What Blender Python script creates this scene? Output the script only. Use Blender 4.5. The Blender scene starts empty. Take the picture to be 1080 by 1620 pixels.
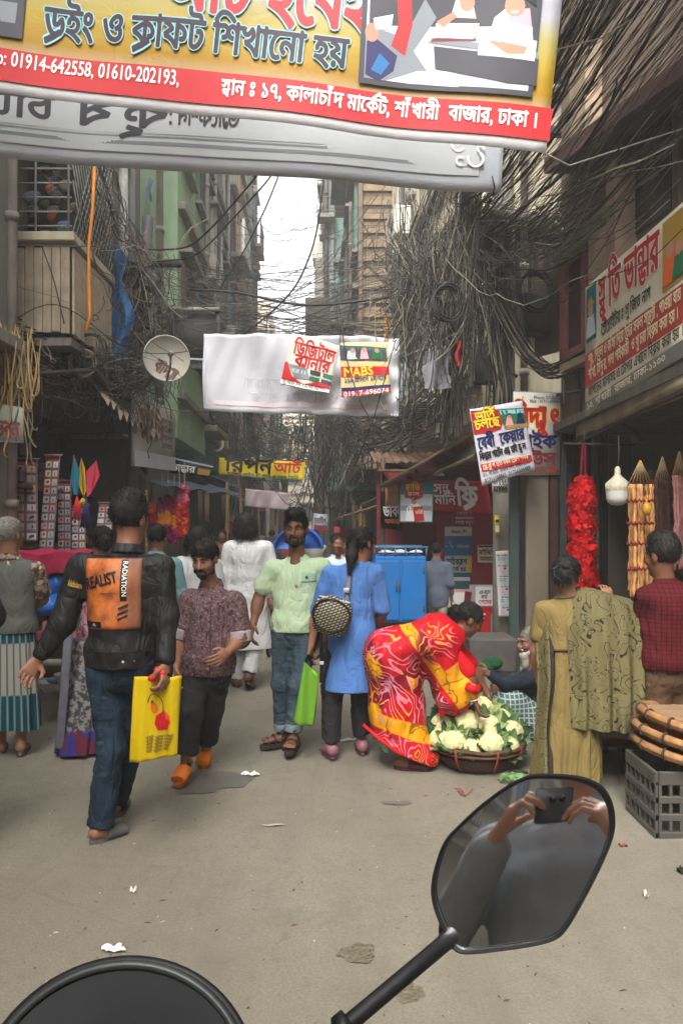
import bpy, math, random
import numpy as np
from mathutils import Vector
from mathutils.bvhtree import BVHTree
from mathutils.geometry import delaunay_2d_cdt
R = math.radians
random.seed(7); RNG = np.random.default_rng(7)
sc = bpy.context.scene; col = sc.collection
# ---------------------------------------------------------------- camera, sky, sun, exposure
CAMZ, F, CX, HY = 1.53, 1170.0, 540.0, 834.0      # focal length and horizon in pixels of the 1080x1620 photograph
cd = bpy.data.cameras.new('camera'); cam = bpy.data.objects.new('camera', cd); col.objects.link(cam)
cd.sensor_fit = 'VERTICAL'; cd.sensor_height = 36; cd.lens = 36 * F / 1620; cd.shift_y = (HY - 810) / 1620
cd.clip_start = .02; cd.clip_end = 600
cam.location = (0, 0, CAMZ); cam.rotation_euler = (R(90), 0, 0); sc.camera = cam
SUN_EL, SUN_ROT = 50, 200
w = bpy.data.worlds.new('World'); sc.world = w; w.use_nodes = True
nt = w.node_tree; bg = nt.nodes['Background']; bg.inputs[1].default_value = .15
sky = nt.nodes.new('ShaderNodeTexSky'); sky.sky_type = 'NISHITA'; sky.sun_disc = False
sky.sun_elevation = R(SUN_EL); sky.sun_rotation = R(SUN_ROT); sky.air_density = 1.2; sky.dust_density = 6; sky.ozone_density = .6
hs = nt.nodes.new('ShaderNodeHueSaturation'); hs.inputs['Saturation'].default_value = .10      # an overcast, milky sky
nt.links.new(sky.outputs[0], hs.inputs['Color']); nt.links.new(hs.outputs[0], bg.inputs[0])
sd = bpy.data.lights.new('sun', 'SUN'); sun = bpy.data.objects.new('sun', sd); col.objects.link(sun)
sd.energy = .85; sd.angle = R(40); sd.color = (1, .95, .86); sun.location = (0, -10, 30)
sun.rotation_euler = (R(90 - SUN_EL), 0, R(180 - SUN_ROT))
sc.view_settings.view_transform = 'Standard'; sc.view_settings.look = 'None'; sc.view_settings.gamma = 1
sc.view_settings.exposure = 2.1
def P(px, py, Y):      # the point at depth Y behind pixel (px, py)
 return np.array([(px - CX) / F * Y, Y, CAMZ + (HY - py) / F * Y])
def V3(*a): return np.array(a, float)
def unit(v):
 v = np.asarray(v, float); n = np.linalg.norm(v); return v / n if n > 1e-9 else v
UP = V3(0, 0, 1)
# ---------------------------------------------------------------- materials
MATS = {}
def lin(c):
 return tuple((v / 12.92 if v <= .04045 else ((v + .055) / 1.055) ** 2.4) for v in c)
class NT:              # a small wrapper for writing node trees
 def __init__(s, name):
  s.m = bpy.data.materials.new(name); s.m.use_nodes = True; s.t = s.m.node_tree
  s.b = s.t.nodes['Principled BSDF']
  s.tc = None
 def n(s, typ, **kw):
  nd = s.t.nodes.new(typ)
  for k, v in kw.items():
   if k[0] == 'i' and k[1:].isdigit(): s.set(nd.inputs[int(k[1:])], v)
   elif hasattr(nd, k): setattr(nd, k, v)
   else: s.set(nd.inputs[k.replace('_', ' ')], v)
  return nd
 def set(s, sock, v):
  if isinstance(v, bpy.types.NodeSocket): s.t.links.new(v, sock)
  elif isinstance(v, bpy.types.Node): s.t.links.new(v.outputs[0], sock)
  else:
   if isinstance(v, tuple) and len(v) == 3 and sock.type == 'RGBA': v = (*v, 1)
   sock.default_value = v
 def obj(s, uv=False):
  if s.tc is None: s.tc = s.t.nodes.new('ShaderNodeTexCoord')
  return s.tc.outputs['UV' if uv else 'Object']
 def map(s, scale=(1, 1, 1), uv=False, rot=(0, 0, 0), loc=(0, 0, 0)):
  return s.n('ShaderNodeMapping', i0=s.obj(uv), i1=loc, i2=rot, i3=scale).outputs[0]
 def noise(s, scale, detail=4, rough=.55, vec=None, dist=0):
  return s.n('ShaderNodeTexNoise', Vector=vec or s.obj(), Scale=scale, Detail=detail, Roughness=rough, Distortion=dist).outputs[0]
 def ramp(s, fac, pts, interp='LINEAR'):
  r = s.n('ShaderNodeValToRGB', i0=fac); e = r.color_ramp; e.interpolation = interp
  while len(e.elements) < len(pts): e.elements.new(.5)
  for el, (p, c) in zip(e.elements, pts):
   el.position = p; el.color = (*c, 1) if isinstance(c, tuple) else (c, c, c, 1)
  return r.outputs[0]
 def mix(s, f, a, b, mode='MIX'):
  x = s.n('ShaderNodeMixRGB', blend_type=mode); s.set(x.inputs[0], f); s.set(x.inputs[1], a); s.set(x.inputs[2], b); return x.outputs[0]
 def math(s, op, a, b=0.0, clamp=False):
  x = s.n('ShaderNodeMath', operation=op, use_clamp=clamp); s.set(x.inputs[0], a); s.set(x.inputs[1], b); return x.outputs[0]
 def out(s, color=None, rough=None, metal=None, bump=None, bstr=.3, bdist=.01, spec=None, fold=0):
  if color is not None: s.set(s.b.inputs['Base Color'], color)
  if rough is not None: s.set(s.b.inputs['Roughness'], rough)
  if metal is not None: s.set(s.b.inputs['Metallic'], metal)
  if spec is not None: s.set(s.b.inputs['Specular IOR Level'], spec)
  if bump is not None:
   bp = s.n('ShaderNodeBump', Strength=bstr, Distance=bdist); s.set(bp.inputs['Height'], bump); s.t.links.new(bp.outputs[0], s.b.inputs['Normal'])
  if bump is not None and fold:
   r = s.math('ABSOLUTE', s.math('SUBTRACT', s.noise(7, 3, .5, s.map((1, 1, .5)), 1.2), .5)); b2 = s.n('ShaderNodeBump', Strength=fold, Distance=.05); s.set(b2.inputs['Height'], s.math('POWER', r, .6)); s.t.links.new(b2.outputs[0], bp.inputs['Normal'])
  return s.m
def M(name, c, rough=.6, var=.18, scale=6, metal=0, bump=.25, bscale=60, bdist=.004, spec=.3, dirt=0, dirtc=(.05, .045, .04), dscale=2.5, streak=False, fold=0):
 """a plain weathered material: colour with soft variation, stains of dirt, fine bump"""
 if name in MATS: return MATS[name]
 q = NT(name); c = tuple(c)
 n1 = q.noise(scale, 5)
 a = tuple(v * (1 - var) for v in c); b = tuple(min(1, v * (1 + var)) for v in c)
 k = q.ramp(n1, [(.3, a), (.7, b)])
 if dirt:
  vec = q.map((6, 6, .7)) if streak else None
  f = q.ramp(q.noise(dscale, 7, .65, vec), [(.42, 0.0), (.72, 1.0)])
  k = q.mix(q.math('MULTIPLY', f, dirt), k, dirtc)
 MATS[name] = q.out(k, rough, metal, q.noise(bscale, 4) if bump else None, bump, bdist, spec, fold)
 return MATS[name]
# ---------------------------------------------------------------- mesh building
class MB:
 """collects shapes (world coordinates) that become ONE mesh object"""
 def __init__(s): s.v = []; s.f = []; s.m = []; s.uv = []; s.nv = 0
 def add(s, v, faces, m=0, uv=None):
  v = np.asarray(v, float).reshape(-1, 3)
  for fa in (faces if isinstance(faces, list) and len(faces) and isinstance(faces[0], np.ndarray) else [faces]):
   if isinstance(fa, np.ndarray):
    if len(fa): s.f.append(fa + s.nv); s.m.append(m)
   else:
    for t in fa: s.f.append(np.array([t]) + s.nv); s.m.append(m)
  s.v.append(v); s.uv.append(np.zeros((len(v), 2)) if uv is None else np.asarray(uv, float)); s.nv += len(v); return s
 def frame(s, o, ax, ay, az, faces, pts, m):
  pts = np.asarray(pts, float); s.add(np.asarray(o) + pts[:, :1] * ax + pts[:, 1:2] * ay + pts[:, 2:] * az, faces, m)
 def box(s, lo, hi, m=0, fr=None, bev=0):
  lo = np.array(lo, float); hi = np.array(hi, float); lo, hi = np.minimum(lo, hi), np.maximum(lo, hi)
  o, ax, ay, az = fr if fr else (V3(0, 0, 0), V3(1, 0, 0), V3(0, 1, 0), UP)
  if bev <= 0:
   p = [(x, y, z) for z in (lo[2], hi[2]) for y in (lo[1], hi[1]) for x in (lo[0], hi[0])]
   s.frame(o, ax, ay, az, np.array([(0, 2, 3, 1), (4, 5, 7, 6), (0, 1, 5, 4), (2, 6, 7, 3), (0, 4, 6, 2), (1, 3, 7, 5)]), p, m)
  else:     # chamfered box
   b = min(bev, *(hi - lo) * .45); p = []
   for sx in (0, 1):
    for sy in (0, 1):
     for sz in (0, 1):
      c = V3((lo, hi)[sx][0], (lo, hi)[sy][1], (lo, hi)[sz][2]); d = V3(1 - 2 * sx, 1 - 2 * sy, 1 - 2 * sz) * b
      p += [c + d * (0, 1, 1), c + d * (1, 0, 1), c + d * (1, 1, 0)]
   I = lambda x, y, z, k: (x * 4 + y * 2 + z) * 3 + k
   q = []
   for a in (0, 1):
    q += [(I(a, 0, 0, 0), I(a, 1, 0, 0), I(a, 1, 1, 0), I(a, 0, 1, 0)), (I(0, a, 0, 1), I(1, a, 0, 1), I(1, a, 1, 1), I(0, a, 1, 1)), (I(0, 0, a, 2), I(1, 0, a, 2), I(1, 1, a, 2), I(0, 1, a, 2))]
    for c in (0, 1):
     q += [(I(0, a, c, 1), I(1, a, c, 1), I(1, a, c, 2), I(0, a, c, 2)), (I(a, 0, c, 0), I(a, 1, c, 0), I(a, 1, c, 2), I(a, 0, c, 2)), (I(a, c, 0, 0), I(a, c, 1, 0), I(a, c, 1, 1), I(a, c, 0, 1))]
   t = [(I(x, y, z, 0), I(x, y, z, 1), I(x, y, z, 2)) for x in (0, 1) for y in (0, 1) for z in (0, 1)]
   s.frame(o, ax, ay, az, [np.array(q), np.array(t)], p, m)
  return s
 def tube(s, pts, r, n=8, m=0, cap=True, flat=1.0, ref=None):
  pts = np.asarray(pts, float); k = len(pts); r = np.broadcast_to(np.asarray(r, float), (k,))
  t = np.gradient(pts, axis=0); t /= np.linalg.norm(t, axis=1)[:, None] + 1e-12
  a0 = ref if ref is not None else (UP if abs(t[0][2]) < .9 else V3(1, 0, 0))
  u = np.cross(t, a0); bad = np.linalg.norm(u, axis=1) < 1e-3
  if bad.any(): u[bad] = np.cross(t[bad], V3(.3, 1, .1))
  u /= np.linalg.norm(u, axis=1)[:, None]; v = np.cross(t, u)
  an = np.arange(n) * 2 * math.pi / n
  ring = pts[:, None] + (np.cos(an)[None, :, None] * u[:, None] + flat * np.sin(an)[None, :, None] * v[:, None]) * r[:, None, None]
  i = np.arange(k - 1)[:, None] * n + np.arange(n)[None]; j = np.arange(k - 1)[:, None] * n + (np.arange(n)[None] + 1) % n
  q = np.stack([i, j, j + n, i + n], -1).reshape(-1, 4)
  uv = np.stack(np.broadcast_arrays(np.linspace(0, 1, n)[None], np.linspace(0, 1, k)[:, None]), -1).reshape(-1, 2)
  base = s.nv; s.add(ring.reshape(-1, 3), q, m, uv)
  if cap:
   s.f.append(base + np.arange(n)[::-1][None]); s.m.append(m); s.f.append(base + (k - 1) * n + np.arange(n)[None]); s.m.append(m)
  return s
 def grid(s, fn, nu, nv, m=0, closed=False, scale=(1, 1)):
  u, v = np.meshgrid(np.linspace(0, 1, nu), np.linspace(0, 1, nv), indexing='ij')
  p = fn(u.ravel(), v.ravel()); i = (np.arange(nu - 1)[:, None] * nv + np.arange(nv - 1)[None]).ravel()
  s.add(p, np.stack([i, i + nv, i + nv + 1, i + 1], -1), m, np.stack([u.ravel() * scale[0], v.ravel() * scale[1]], -1)); return s
 def lathe(s, prof, c, n=24, m=0, ax=None):
  """prof: list of (radius, height)"""
  an = np.linspace(0, 2 * math.pi, n + 1); pr = np.array(prof, float)
  def fn(u, v):
   r = np.interp(v, np.linspace(0, 1, len(pr)), pr[:, 0]); z = np.interp(v, np.linspace(0, 1, len(pr)), pr[:, 1])
   return np.asarray(c) + np.stack([r * np.cos(u * 2 * math.pi), r * np.sin(u * 2 * math.pi), z], -1)
  return s.grid(fn, n + 1, len(pr), m)
 def build(s, name, mats, parent=None, smooth=True, base=None):
  me = bpy.data.meshes.new(name); v = np.concatenate(s.v) if s.v else np.zeros((0, 3))
  if base is None: base = np.array(parent['_b']) if parent is not None and '_b' in parent else np.zeros(3)
  v = v - base
  me.vertices.add(len(v)); me.vertices.foreach_set('co', v.astype(np.float32).ravel())
  tot = np.concatenate([np.full(len(f), f.shape[1]) for f in s.f]); idx = np.concatenate([f.ravel() for f in s.f])
  mi = np.concatenate([np.full(len(f), m) for f, m in zip(s.f, s.m)])
  me.loops.add(len(idx)); me.loops.foreach_set('vertex_index', idx.astype(np.int32))
  me.polygons.add(len(tot)); me.polygons.foreach_set('loop_start', np.concatenate([[0], np.cumsum(tot)[:-1]]).astype(np.int32))
  me.polygons.foreach_set('material_index', mi.astype(np.int32))
  me.polygons.foreach_set('use_smooth', np.full(len(tot), bool(smooth)))
  uvl = me.uv_layers.new(name='UVMap'); uv = np.concatenate(s.uv)[idx]; uvl.data.foreach_set('uv', uv.astype(np.float32).ravel())
  me.update(calc_edges=True); me.validate()
  for m_ in (mats if isinstance(mats, (list, tuple)) else [mats]): me.materials.append(m_)
  o = bpy.data.objects.new(name, me); col.objects.link(o)
  if parent is not None: o.parent = parent
  else: o.location = base
  if '_b' not in o: o['_b'] = list(map(float, base))
  return o
def tag(o, label=None, cat=None, group=None, kind=None):
 if label: o['label'] = label
 if cat: o['category'] = cat
 if group: o['group'] = group
 if kind: o['kind'] = kind
 return o
def thing(name, label, cat, base=(0, 0, 0), group=None):
 o = bpy.data.objects.new(name, None); o.empty_display_size = .1; col.objects.link(o); o.location = base
 o['_b'] = [float(x) for x in base]; return tag(o, label, cat, group)
def solo(name, mb, mats, label, cat, base=(0, 0, 0), group=None, smooth=True):
 return tag(mb.build(name, mats, None, smooth, np.array(base, float)), label, cat, group)
def struct(name, mb, mats, smooth=True): return tag(mb.build(name, mats, None, smooth), kind='structure')
def children(o): return [c for c in bpy.data.objects if c.parent == o]
def copy_tree(o, kids, loc=None, rotz=None, label=None):
 c = o.copy(); col.objects.link(c)
 for ch, gk in kids:
  d = ch.copy(); col.objects.link(d); d.parent = c
  for g in gk: e = g.copy(); col.objects.link(e); e.parent = d
 if loc is not None: c.location = loc
 if rotz is not None: c.rotation_euler = rotz
 if label: c['label'] = label
 return c
# ---------------------------------------------------------------- implicit surfaces (smoothly joined bodies and cloth)
def wrinkle(p, seed, freq, stretch=(1, 1, 1), n=5):
 g = np.random.default_rng(seed); x = p * np.asarray(stretch); o = 0
 for i in range(n):
  d = g.normal(size=3); d /= np.linalg.norm(d); fr = freq * g.uniform(.6, 1.7); d2 = g.normal(size=3); d2 /= np.linalg.norm(d2)
  q = np.sin((x @ d) * fr + g.uniform(0, 6.3) + 1.5 * np.sin((x @ d2) * fr * .6 + g.uniform(0, 6.3))); o = o + (q if i % 2 else 1.72 - 2.4 * np.abs(q) ** .7)
 return o / n
class SDF:
 def __init__(s, h=.006): s.h = h; s.pr = []; s.planes = []; s.disp = None
 def cap(s, a, b, ra, rb=None, k=.01, op='u'):
  a = np.asarray(a, float); b = np.asarray(b, float); rb = ra if rb is None else rb; m = max(ra, rb)
  def fn(X, Y, Z):
   ab = b - a; L = ab @ ab + 1e-12
   t = np.clip(((X - a[0]) * ab[0] + (Y - a[1]) * ab[1] + (Z - a[2]) * ab[2]) / L, 0, 1)
   return np.sqrt((X - a[0] - t * ab[0]) ** 2 + (Y - a[1] - t * ab[1]) ** 2 + (Z - a[2] - t * ab[2]) ** 2) - (ra + (rb - ra) * t)
  s.pr.append((fn, np.minimum(a, b) - m, np.maximum(a, b) + m, k, op)); return s
 def ecap(s, a, b, wa, wb, lat, k=.02, op='u'):
  """elliptic tapered capsule; wa, wb = (half width along lat, half depth) at either end"""
  a = np.asarray(a, float); b = np.asarray(b, float); ab = b - a; L = np.linalg.norm(ab) + 1e-9; t_ = ab / L
  lat = np.asarray(lat, float); lat = unit(lat - t_ * (lat @ t_)); dep = np.cross(t_, lat); m = max(*wa, *wb)
  def fn(X, Y, Z):
   x, y, z = X - a[0], Y - a[1], Z - a[2]
   l = x * t_[0] + y * t_[1] + z * t_[2]; t = np.clip(l / L, 0, 1); e = l - t * L
   W = wa[0] + (wb[0] - wa[0]) * t; D = wa[1] + (wb[1] - wa[1]) * t
   u = (x * lat[0] + y * lat[1] + z * lat[2]) / W; v = (x * dep[0] + y * dep[1] + z * dep[2]) / D; q = e / np.minimum(W, D)
   k0 = np.sqrt(u * u + v * v + q * q) + 1e-9; k1 = np.sqrt((u / W) ** 2 + (v / D) ** 2 + (q / np.minimum(W, D)) ** 2) + 1e-9
   return k0 * (k0 - 1) / k1
  s.pr.append((fn, np.minimum(a, b) - m, np.maximum(a, b) + m, k, op)); return s
 def ell(s, c, r, ax=None, k=.01, op='u'):
  c = np.asarray(c, float); m = max(r); ax = ax if ax is not None else np.eye(3)
  def fn(X, Y, Z):
   x, y, z = X - c[0], Y - c[1], Z - c[2]
   q = [(x * A[0] + y * A[1] + z * A[2]) for A in ax]
   k0 = np.sqrt(sum((q[i] / r[i]) ** 2 for i in range(3))) + 1e-9; k1 = np.sqrt(sum((q[i] / r[i] ** 2) ** 2 for i in range(3))) + 1e-9
   return k0 * (k0 - 1) / k1
  s.pr.append((fn, c - m, c + m, k, op)); return s
 def plane(s, pt, n): s.planes.append((np.asarray(pt, float), unit(n))); return s      # keeps the side the normal points away from
 def mesh(s, sm=1):
  h = s.h; us = [p for p in s.pr if p[4] == 'u']
  lo = np.min([p[1] for p in us], 0) - 4 * h; hi = np.max([p[2] for p in us], 0) + 4 * h
  n = np.ceil((hi - lo) / h).astype(int) + 1; d = np.full(n, .3, np.float32)
  ax = [(lo[i] + h * np.arange(n[i])).astype(np.float32) for i in range(3)]
  for fn, a, b, k, op in s.pr:
   i0 = np.clip(((a - k - 3 * h - lo) / h).astype(int), 0, n - 1); i1 = np.clip(((b + k + 3 * h - lo) / h).astype(int) + 2, 1, n)
   if (i1 <= i0).any(): continue
   sl = tuple(slice(i0[i], i1[i]) for i in range(3))
   q = fn(ax[0][sl[0]][:, None, None], ax[1][sl[1]][None, :, None], ax[2][sl[2]][None, None, :]); o = d[sl]
   if op == 'u': hh = np.clip(.5 + .5 * (q - o) / k, 0, 1); d[sl] = q + (o - q) * hh - k * hh * (1 - hh)
   else: hh = np.clip(.5 - .5 * (o + q) / k, 0, 1); d[sl] = o + (-q - o) * hh + k * hh * (1 - hh)
  if s.disp is not None:
   I = np.nonzero(np.abs(d) < 5 * h); p = np.stack([ax[i][I[i]] for i in range(3)], -1).astype(float)
   d[I] += s.disp(p).astype(np.float32)
  for pt, nn in s.planes:
   q = ((ax[0] - pt[0]) * nn[0])[:, None, None] + ((ax[1] - pt[1]) * nn[1])[None, :, None] + ((ax[2] - pt[2]) * nn[2])[None, None, :]
   d = np.maximum(d, q)
  return surfnet(d, lo, h)
 def mb(s, m=0):
  v, q = s.mesh(); return MB().add(v, q, m, np.zeros((len(v), 2)))
def surfnet(d, lo, h):
 ins = d < 0; n = np.array(d.shape); c = np.zeros(n - 1, np.int8)
 for a in (0, 1):
  for b in (0, 1):
   for e in (0, 1): c += ins[a:n[0] - 1 + a, b:n[1] - 1 + b, e:n[2] - 1 + e]
 I = np.nonzero((c > 0) & (c < 8)); idx = np.full(n - 1, -1, np.int32); idx[I] = np.arange(len(I[0]))
 acc = np.zeros((len(I[0]), 3)); cnt = np.zeros(len(I[0]))
 cor = [(a, b, e) for a in (0, 1) for b in (0, 1) for e in (0, 1)]
 val = {q: d[I[0] + q[0], I[1] + q[1], I[2] + q[2]] for q in cor}
 for q in cor:
  for k in range(3):
   if q[k] == 0:
    q2 = list(q); q2[k] = 1; q2 = tuple(q2); A, B = val[q], val[q2]; cr = (A < 0) != (B < 0)
    t = np.where(cr, A / np.where(cr, A - B, 1), 0); pos = np.array(q, float)[None].repeat(len(t), 0); pos[:, k] += t
    acc += pos * cr[:, None]; cnt += cr
 v = lo + h * (np.stack(I, -1) + acc / cnt[:, None]); qs = []
 for k in range(3):
  s0 = [slice(1, n[i] - 1) for i in range(3)]; s1 = list(s0); s0[k] = slice(0, n[k] - 1); s1[k] = slice(1, n[k])
  A, B = ins[tuple(s0)], ins[tuple(s1)]
  J = np.nonzero(A != B); g = np.stack(J, -1); o = np.ones(3, int); o[k] = 0; g = g + o
  i, j = (k + 1) % 3, (k + 2) % 3; ei = np.eye(3, dtype=int)[i]; ej = np.eye(3, dtype=int)[j]
  q = np.stack([idx[tuple((g - ei - ej).T)], idx[tuple((g - ej).T)], idx[tuple(g.T)], idx[tuple((g - ei).T)]], -1)
  fl = ~A[J]; q[fl] = q[fl][:, ::-1]; qs.append(q)
 q = np.concatenate(qs); return v, q[(q >= 0).all(1)]
# ---------------------------------------------------------------- lettering
def fill2d(v, e):      # triangles inside the outline by winding number (the outlines overlap themselves)
 if not len(v): return v, []
 r = delaunay_2d_cdt([Vector(p) for p in v], [tuple(map(int, k)) for k in e], [], 0, 1e-6); nv = np.array([tuple(p) for p in r[0]]); t = np.array(r[2])
 c = nv[t].mean(1); A, B = v[e[:, 0]], v[e[:, 1]]; ay, by = A[None, :, 1] - c[:, 1:], B[None, :, 1] - c[:, 1:]; cr = (B[None, :, 0] - A[None, :, 0]) * -ay - (c[:, :1] - A[None, :, 0]) * (by - ay)
 w = ((ay <= 0) & (by > 0) & (cr > 0)).sum(1) - ((ay > 0) & (by <= 0) & (cr < 0)).sum(1); return nv, [tuple(map(int, k)) for k in t[w != 0]]
GLY = {}
def glyph(ch, bold):
 key = (ch, bold)
 if key in GLY: return GLY[key]
 def conv(body, off):
  c = bpy.data.curves.new('t', 'FONT'); c.body = body; c.size = 1; c.resolution_u = 3; c.fill_mode = 'NONE'
  o = bpy.data.objects.new('t', c); me = bpy.data.meshes.new_from_object(o); v = np.zeros(len(me.vertices) * 3); me.vertices.foreach_get('co', v)
  e = np.zeros(len(me.edges) * 2, int); me.edges.foreach_get('vertices', e); f = fill2d(v.reshape(-1, 3)[:, :2], e.reshape(-1, 2)); bpy.data.objects.remove(o); bpy.data.curves.remove(c); bpy.data.meshes.remove(me)
  return f
 if ch == ' ': GLY[key] = (np.zeros((0, 2)), [], .3); return GLY[key]
 v, f = conv(ch, 0); A = conv('I' + ch + 'MM', 0)[0]; B = conv('IMM', 0)[0]
 adv = (A[:, 0].max() - A[:, 0].min()) - (B[:, 0].max() - B[:, 0].min()); GLY[key] = (v, f, adv); return GLY[key]
CONS = set('কখগঘঙচছজঝঞটঠডঢণতথদধনপফবভমযরলশষসহড়ঢ়য়')
CONS |= {'\u09dc', '\u09dd', '\u09df'}
def layout(text, bold=.012):
 """lays a Bengali or Latin string out in reading order (no shaping engine): returns verts, faces, width"""
 text = text.replace('ড\u09bc', '\u09dc').replace('ঢ\u09bc', '\u09dd').replace('য\u09bc', '\u09df')
 Vs, Fs, x, nv, i = [], [], 0.0, 0, 0
 def put(v, f):
  nonlocal nv
  if len(v): Vs.append(np.asarray(v, float)); Fs.extend([tuple(k + nv for k in t) for t in f]); nv += len(v)
 def g(ch, sx=1, sy=1, oy=0, adv=True):
  nonlocal x
  v, f, a = glyph(ch, bold); put(v * (sx, sy) + (x, oy), f)
  if adv: x += a * sx
 def stroke(pts, t):
  pts = np.array(pts, float); d = np.gradient(pts, axis=0); n = np.stack([-d[:, 1], d[:, 0]], -1); n /= np.linalg.norm(n, axis=1)[:, None] + 1e-9
  k = len(pts); put(np.concatenate([pts + n * t, pts - n * t]) + (x, 0), [(j, j + 1, k + j + 1, k + j) for j in range(k - 1)])
 t0 = .035 + bold
 while i < len(text):
  ch = text[i]
  if ch not in CONS: g(ch); i += 1; continue
  cl = [ch]; i += 1
  while i + 1 < len(text) and text[i] == '্' and text[i + 1] in CONS: cl.append(text[i + 1]); i += 2
  signs = ''
  while i < len(text) and text[i] in 'ািীুূৃেৈোৌঁ': signs += text[i]; i += 1
  reph = len(cl) > 1 and cl[0] == 'র'
  if reph: cl = cl[1:]
  for sg in signs:
   if sg == 'ি': g('ি')
   if sg in 'েো': g('ে')
   if sg == 'ৈ': g('ৈ')
  rap = yap = False
  if len(cl) > 1 and cl[-1] == 'র': rap = True; cl = cl[:-1]
  if len(cl) > 1 and cl[-1] == 'য': yap = True; cl = cl[:-1]
  x0 = x
  if len(cl) == 1: g(cl[0])
  else:
   a = glyph(cl[0], bold)[2]; g(cl[0], .85, .62, .245, False); xs = x; x = xs + .12 * a; g(cl[1], .72, .56, -.1, False); x = xs + a * .95
  x1 = x; x = x0; wd = x1 - x0
  if rap: stroke([(wd * .75, .12), (wd * .45, .0), (wd * .12, -.1)], t0)
  if reph: stroke([(wd * .5, .64), (wd * .8, .78), (wd * 1.05, .86)], t0)
  x = x1
  if yap: stroke([(0, .615), (.33, .615)], t0); stroke([(.24, .6), (.25, .2), (.2, .03), (.08, .0), (.03, .12), (.1, .2)], t0); x += .33
  for sg in signs:
   if sg in 'োা': g('া')
   elif sg == 'ৌ': g('\u09d7')
   elif sg in 'ীুূৃঁ': g(sg)
 return (np.concatenate(Vs) if Vs else np.zeros((0, 2))), Fs, x
class Panel:
 """a flat or draped printed surface: everything is drawn in its own (u, v) metres and carried by surf(u, v)"""
 def __init__(s, surf, W, H, parent): s.surf = surf; s.W, s.H, s.par = W, H, parent; s.lay = 1
 def at(s, u, v, off):
  p = s.surf(u, v); e = 1e-3
  n = np.cross(s.surf(u + e, v) - p, s.surf(u, v + e) - p); n /= np.linalg.norm(n, axis=1)[:, None] + 1e-15
  return p + n * off
 def base(s, name, mat, nu=2, nv=2, thick=.002, mats=None):
  mb = MB()
  for o, sg in ((0, 1), (-thick, -1)):
   mb.grid(lambda u, v: s.at(u * s.W, v * s.H, o), nu, nv, scale=(s.W, s.H))
   if sg > 0: mb.f[-1] = mb.f[-1]
   else: mb.f[-1] = mb.f[-1][:, ::-1]
  n = nu * nv; ed = [k * nv for k in range(nu)] + [(nu - 1) * nv + k for k in range(1, nv)] + [k * nv + nv - 1 for k in range(nu - 2, -1, -1)] + [k for k in range(nv - 2, 0, -1)]
  e = np.array(ed); e2 = np.roll(e, -1); mb.f.append(np.stack([e, e2, e2 + n, e + n], -1)[:, ::-1]); mb.m.append(0)
  return mb.build(name, mat, s.par)
 def step(s): s.lay += 1; return s.lay * .0006 + .0012
 def rect(s, name, mat, u0, v0, u1, v1, nu=2, nv=2, off=None):
  off = s.step() if off is None else off
  return MB().grid(lambda u, v: s.at(u0 + (u1 - u0) * u, v0 + (v1 - v0) * v, off), nu, nv, scale=(u1 - u0, v1 - v0)).build(name, mat, s.par)
 def polys(s, name, mat, polys, off=None, mats=None):
  """polys: list of point lists (u, v), each may carry a material number as (pts, m)"""
  off = s.step() if off is None else off; mb = MB(); s.lay += len(polys) * .2
  for k, q in enumerate(polys):
   q, m = q if isinstance(q, tuple) and isinstance(q[1], int) else (q, 0); q = np.array(q, float)
   dq = np.roll(q, -1, 0) - q; nq = np.ceil(np.linalg.norm(dq, axis=1) / .03).astype(int).clip(1, 40)
   if nq.max() > 2:      # follow the waves of the sheet: cut into small triangles
    ring = np.concatenate([q[i] + dq[i] * (np.arange(nq[i]) / nq[i])[:, None] for i in range(len(q))]); lo, hi = q.min(0), q.max(0); gx, gy = np.meshgrid(np.arange(lo[0] + .02, hi[0], .035), np.arange(lo[1] + .02, hi[1], .035)); n0 = len(ring); e = np.stack([np.arange(n0), (np.arange(n0) + 1) % n0], -1)
    nv, tf = fill2d(np.concatenate([ring, np.stack([gx.ravel(), gy.ravel()], -1)]), e); mb.add(s.at(nv[:, 0], nv[:, 1], off + k * 1.2e-4), np.array(tf), m); continue
   a = np.sum(q[:, 0] * np.roll(q[:, 1], -1) - q[:, 1] * np.roll(q[:, 0], -1))
   if a < 0: q = q[::-1]
   mb.add(s.at(q[:, 0], q[:, 1], off + k * 1.2e-4), np.arange(len(q))[None], m)
  return mb.build(name, mats or mat, s.par, smooth=False)
 def text(s, txt, u, v, size, mat, bold=.012, width=None, rot=0, off=None, name='lettering', shear=0, mirror=False):
  pos, fa, wd = layout(txt, bold)
  if not len(pos): return
  off = s.step() if off is None else off
  pos = pos * size; wd *= size
  if width: pos[:, 0] *= width / wd
  pos[:, 0] += shear * pos[:, 1]
  if mirror: pos[:, 0] = (width or wd) - pos[:, 0]; fa = [t[::-1] for t in fa]
  c, sn = math.cos(rot), math.sin(rot); pos = np.stack([u + pos[:, 0] * c - pos[:, 1] * sn, v + pos[:, 0] * sn + pos[:, 1] * c], -1)
  mb = MB(); rb = bold * size
  for k in range(9 if bold > 0 else 1):      # thicken the strokes with shifted copies
   a = k * math.pi / 4; d = (rb if k < 8 and bold > 0 else 0); mb.add(s.at(pos[:, 0] + d * math.cos(a), pos[:, 1] + d * math.sin(a), off + k * 3e-5), fa)
  return mb.build(name, mat, s.par, smooth=False)
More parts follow.
